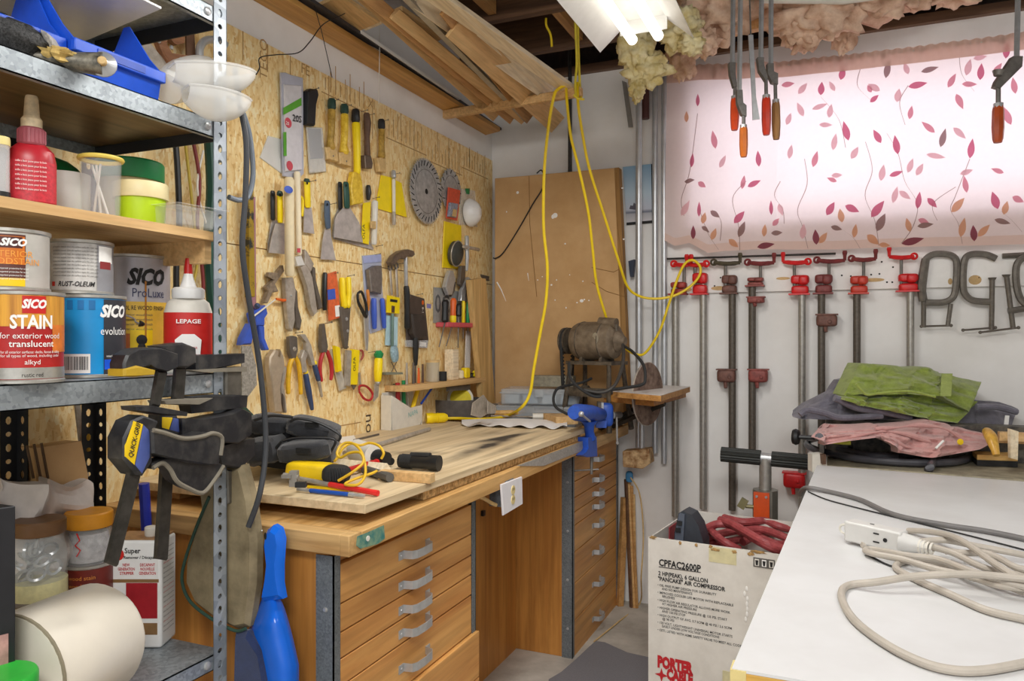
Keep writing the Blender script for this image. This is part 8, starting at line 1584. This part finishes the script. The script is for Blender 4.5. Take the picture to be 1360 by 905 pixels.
part(mb_, 'rear_fence', M().boxe((-.035, 3.22, ZM), (1.0, 3.30, ZM+.13)), plain('fence black', '#3a3733', .5, .2, .4, 30., 0, '#6a6458'))
part(mb_, 'fence_plate', M().boxe((-.05, 3.175, ZM+.075), (1.0, 3.215, ZM+.09)), LUMBER2)
part(mb_, 'yellow_block', M().box((.005, 3.02, ZM+.075), (.09, .05, .022)), plain('acid yellow', '#c5c22a', .5)); part(mb_, 'end_plate', M().boxe((-.055, 2.98, ZM), (-.04, 3.1, ZM+.1)), STEELD)
kn = onY(D5(0, 240), 3.0); kk = onX(C4(75, 470), -.07) if False else atS(C4(72, 470), 2.72)
part(mb_, 'clamp_knob', M().lathe([(.012, -.012), (.026, -.01), (.03, 0), (.026, .01), (.012, .012)], kk, (1, -.2, 0), 12).tube([kk, kk+Vector((.09, .0, 0))], .008, 8), BLACK)
part(mb_, 'cream_foot', M().prism([atS(D5(*p), 2.66) for p in ((85, 335), (150, 330), (175, 400), (130, 460), (85, 440))], FV*.04), OFFWHITE)
part(mb_, 'side_rod', M().prism([atS(D5(*p), 2.64) for p in ((145, 335), (168, 335), (168, 395), (150, 395))], FV*.02), BRNH)
def drape(top, bot, s0, s1, th, amp, fr, seed, nu=44, nv=18, bulge=0.):
    def ip(pts, u):
        x = u*(len(pts)-1); i = min(int(x), len(pts)-2); t = x-i; t = t*t*(3-2*t); return (pts[i][0]+(pts[i+1][0]-pts[i][0])*t, pts[i][1]+(pts[i+1][1]-pts[i][1])*t)
    def fn(u, v):
        a, b = ip(top, u), ip(bot, u); p = (a[0]+(b[0]-a[0])*v, a[1]+(b[1]-a[1])*v); s = s0+(s1-s0)*v-bulge*math.sin(math.pi*v)
        w = atS(p, s); e = min(1, 6*min(u, 1-u)+.25)
        k = amp*noise.fractal(Vector((u*fr+seed, v*fr*.55, seed*1.7)), 1., 2., 4)*e; return (w-FV*k*1.3+UP*k*.35, -FV)
    return M().sheet(fn, nu, nv, -th) if False else M().sheet(lambda u, v: fn(u, v), nu, nv, th)
PUR = cloth('slate purple terry', '#56545f', '#7d7a86', 500.); GRN = cloth('olive green terry', '#6d7c2c', '#9aab4c', 420.); PNK = cloth('dusty pink cotton', '#c08884', '#d8a8a2', 900.)
tw = thing('grey_towel', 'slate grey terry towel folded on the machine fence', 'towel', atS((1200, 575), 2.95))
part(tw, 'fold', drape([D for D in (C4(90, 330), C4(150, 285), C4(300, 210), C4(500, 250), C4(760, 300))], [C4(90, 368), C4(140, 368), C4(330, 372), C4(560, 372), C4(800, 372)], 2.98, 2.9, .07, .018, 5, 1), PUR)
part(tw, 'fold', drape([C4(285, 215), C4(330, 150), C4(420, 135), C4(600, 200), C4(780, 260)], [C4(300, 290), C4(420, 320), C4(560, 335), C4(700, 360), C4(820, 378)], 3.04, 2.95, .07, .016, 5, 2), PUR)
part(tw, 'fold', drape([C4(980, 280), C4(1100, 268), C4(1220, 272), C4(1325, 312)], [C4(985, 400), C4(1080, 425), C4(1180, 435), C4(1275, 442)], 3.0, 2.88, .06, .008, 4, 3), PUR)
part(tw, 'folded_edge', M().tube(curve([atS(C4(*p), 2.86) for p in ((95, 345), (140, 318), (230, 335), (330, 362), (560, 350))], 6), .012, 8), PUR)
part(tw, 'folded_edge', M().tube(curve([atS(C4(*p), 2.86) for p in ((290, 250), (330, 265), (420, 305), (560, 325), (720, 360))], 6), .014, 8), PUR)
part(tw, 'folded_edge', M().tube(curve([atS(C4(*p), 2.87) for p in ((1090, 300), (1200, 300), (1320, 330))], 5), .012, 8), PUR)
part(tw, 'white_tag', M().prism([atS(C4(*p), 2.82) for p in ((1255, 348), (1278, 350), (1272, 405), (1248, 400))], FV*.002), INKW)
gt = thing('green_towel', 'olive green terry towel folded on top of the grey towel', 'towel', atS((1205, 560), 2.85))
part(gt, 'upper_fold', drape([C4(425, 58), C4(560, 66), C4(740, 75), C4(900, 100), C4(1118, 160)], [C4(345, 235), C4(520, 232), C4(700, 228), C4(880, 245), C4(1050, 330)], 3.0, 2.84, .1, .02, 7, 5, bulge=.03), GRN)
part(gt, 'lower_fold', drape([C4(370, 170), C4(480, 215), C4(650, 215), C4(850, 250), C4(1100, 270)], [C4(348, 262), C4(470, 292), C4(640, 328), C4(820, 372), C4(985, 392)], 2.9, 2.81, .08, .024, 8, 6), GRN)
part(gt, 'hem', M().tube(curve([atS(C4(*p), 2.79) for p in ((412, 170), (450, 215), (480, 232), (560, 222), (700, 212), (790, 228), (860, 245)) ], 6), .0045, 8), cloth('green hem', '#7f8f38', '#a6b658', 300.))
part(gt, 'band', M().grid(lambda u, v: atS(C4(895+62*u-8*v, 112+128*v), 2.94-.13*v-.045), 3, 10), MATS['green hem'])
pk = thing('pink_cloth', 'crumpled dusty pink cotton cloth draped over the black cable coil', 'cloth', atS((1200, 600), 2.62))
part(pk, 'drape', drape([C4(235, 425), C4(262, 402), C4(520, 405), C4(800, 380), C4(960, 395), C4(1240, 470)], [C4(190, 480), C4(230, 515), C4(560, 470), C4(650, 560), C4(840, 590), C4(1115, 540)], 2.8, 2.6, .05, .035, 7, 9, 70, 24, .03), PNK)
part(pk, 'fold_ridge', M().tube(curve([atS(C4(*p), 2.63) for p in ((230, 500), (400, 468), (560, 440), (700, 455), (830, 500))], 6), [.006+.004*math.sin(i*.4) for i in range(25)], 8), PNK)
part(pk, 'fold_ridge', M().tube(curve([atS(C4(*p), 2.62) for p in ((600, 480), (680, 520), (780, 545), (900, 560), (1080, 540))], 6), [.006+.004*math.sin(i*.5) for i in range(25)], 8), PNK)
part(pk, 'fold_ridge', M().tube(curve([atS(C4(*p), 2.66) for p in ((520, 425), (640, 418), (760, 405), (900, 420), (1000, 470))], 6), [.006+.003*math.sin(i*.6) for i in range(25)], 8), PNK)
part(pk, 'button', M().lathe([(.011, 0), (.01, .003), (0, .004)], atS(C4(1000, 498), 2.58), -FV, 16), YEL)
part(pk, 'white_tie', M().tube([atS(C4(862, 535), 2.57), atS(C4(905, 492), 2.58)], .004, 8), INKW)
cb2 = thing('cable_coil', 'thick black power cable coiled on the machine bench under the pink cloth', 'cable', atS((1180, 615), 2.6))
for pts in (((205, 470), (150, 490), (140, 520), (220, 552), (400, 590), (600, 610), (800, 618), (960, 612), (1045, 590), (1050, 565)), ((300, 495), (310, 525), (400, 560), (560, 578), (720, 575), (820, 560)), ((350, 520), (450, 528), (560, 545), (640, 548)), ((480, 492), (560, 500), (640, 518)), ((805, 760), (812, 690), (830, 640), (870, 590), (920, 570), (965, 568)), ((250, 505), (420, 505), (600, 520)), ((205, 470), (240, 500), (330, 545), (470, 575), (650, 590))):
    part(cb2, 'turn', M().tube(curve([atS(C4(x, y), 2.62) if y > 670 or y <= 480 else onZ(C4(x, y), ZM+.016+(.02 if i < 1 else 0)) for i, (x, y) in enumerate(pts)], 6), .0135, 10), plain('black cable jacket', '#4a4a50', .4, 0, .12))
tf = thing('wood_float', 'wooden plastering float with curved yellow handle on the machine bench', 'float', onZ(C4(1210, 640), ZM))
z0 = ZM+.022; o = onZ(C4(1095, 600), z0); e1 = (onZ(C4(1325, 608), z0)-o); e2 = Vector((.0, .1, 0))
part(tf, 'sole', M().prism([o, o+e1, o+e1+e2, o+e2], (0, 0, -.02)), BLACKM)
part(tf, 'board', M().prism([o, o+e1, o+e1+e2, o+e2], (0, 0, .018)), wood('float pine', '#c9964e', '#e2b973', 'x', 9.), bev=.001)
part(tf, 'upright', M().prism([atS(C4(*p), 2.54) for p in ((1282, 425), (1330, 440), (1325, 600), (1285, 590))], FV*.014), LUMBER)
part(tf, 'handle', M().tube(curve([atS(C4(*p), s) for *p, s in ((1150, 440, 2.6), (1172, 470, 2.55), (1190, 520, 2.52), (1205, 575, 2.5))], 5), [.015+.004*math.sin(i*.3) for i in range(16)], 12), wood('varnished handle', '#c98f2c', '#e0b455', 'z', 9., .3))
solo('wood_batten', 'tan wood batten lying behind the float on the bench', 'wood', M().boxe((.53, 3.115, ZM+.0905), (1.0, 3.15, ZM+.12)), LUMBER2)
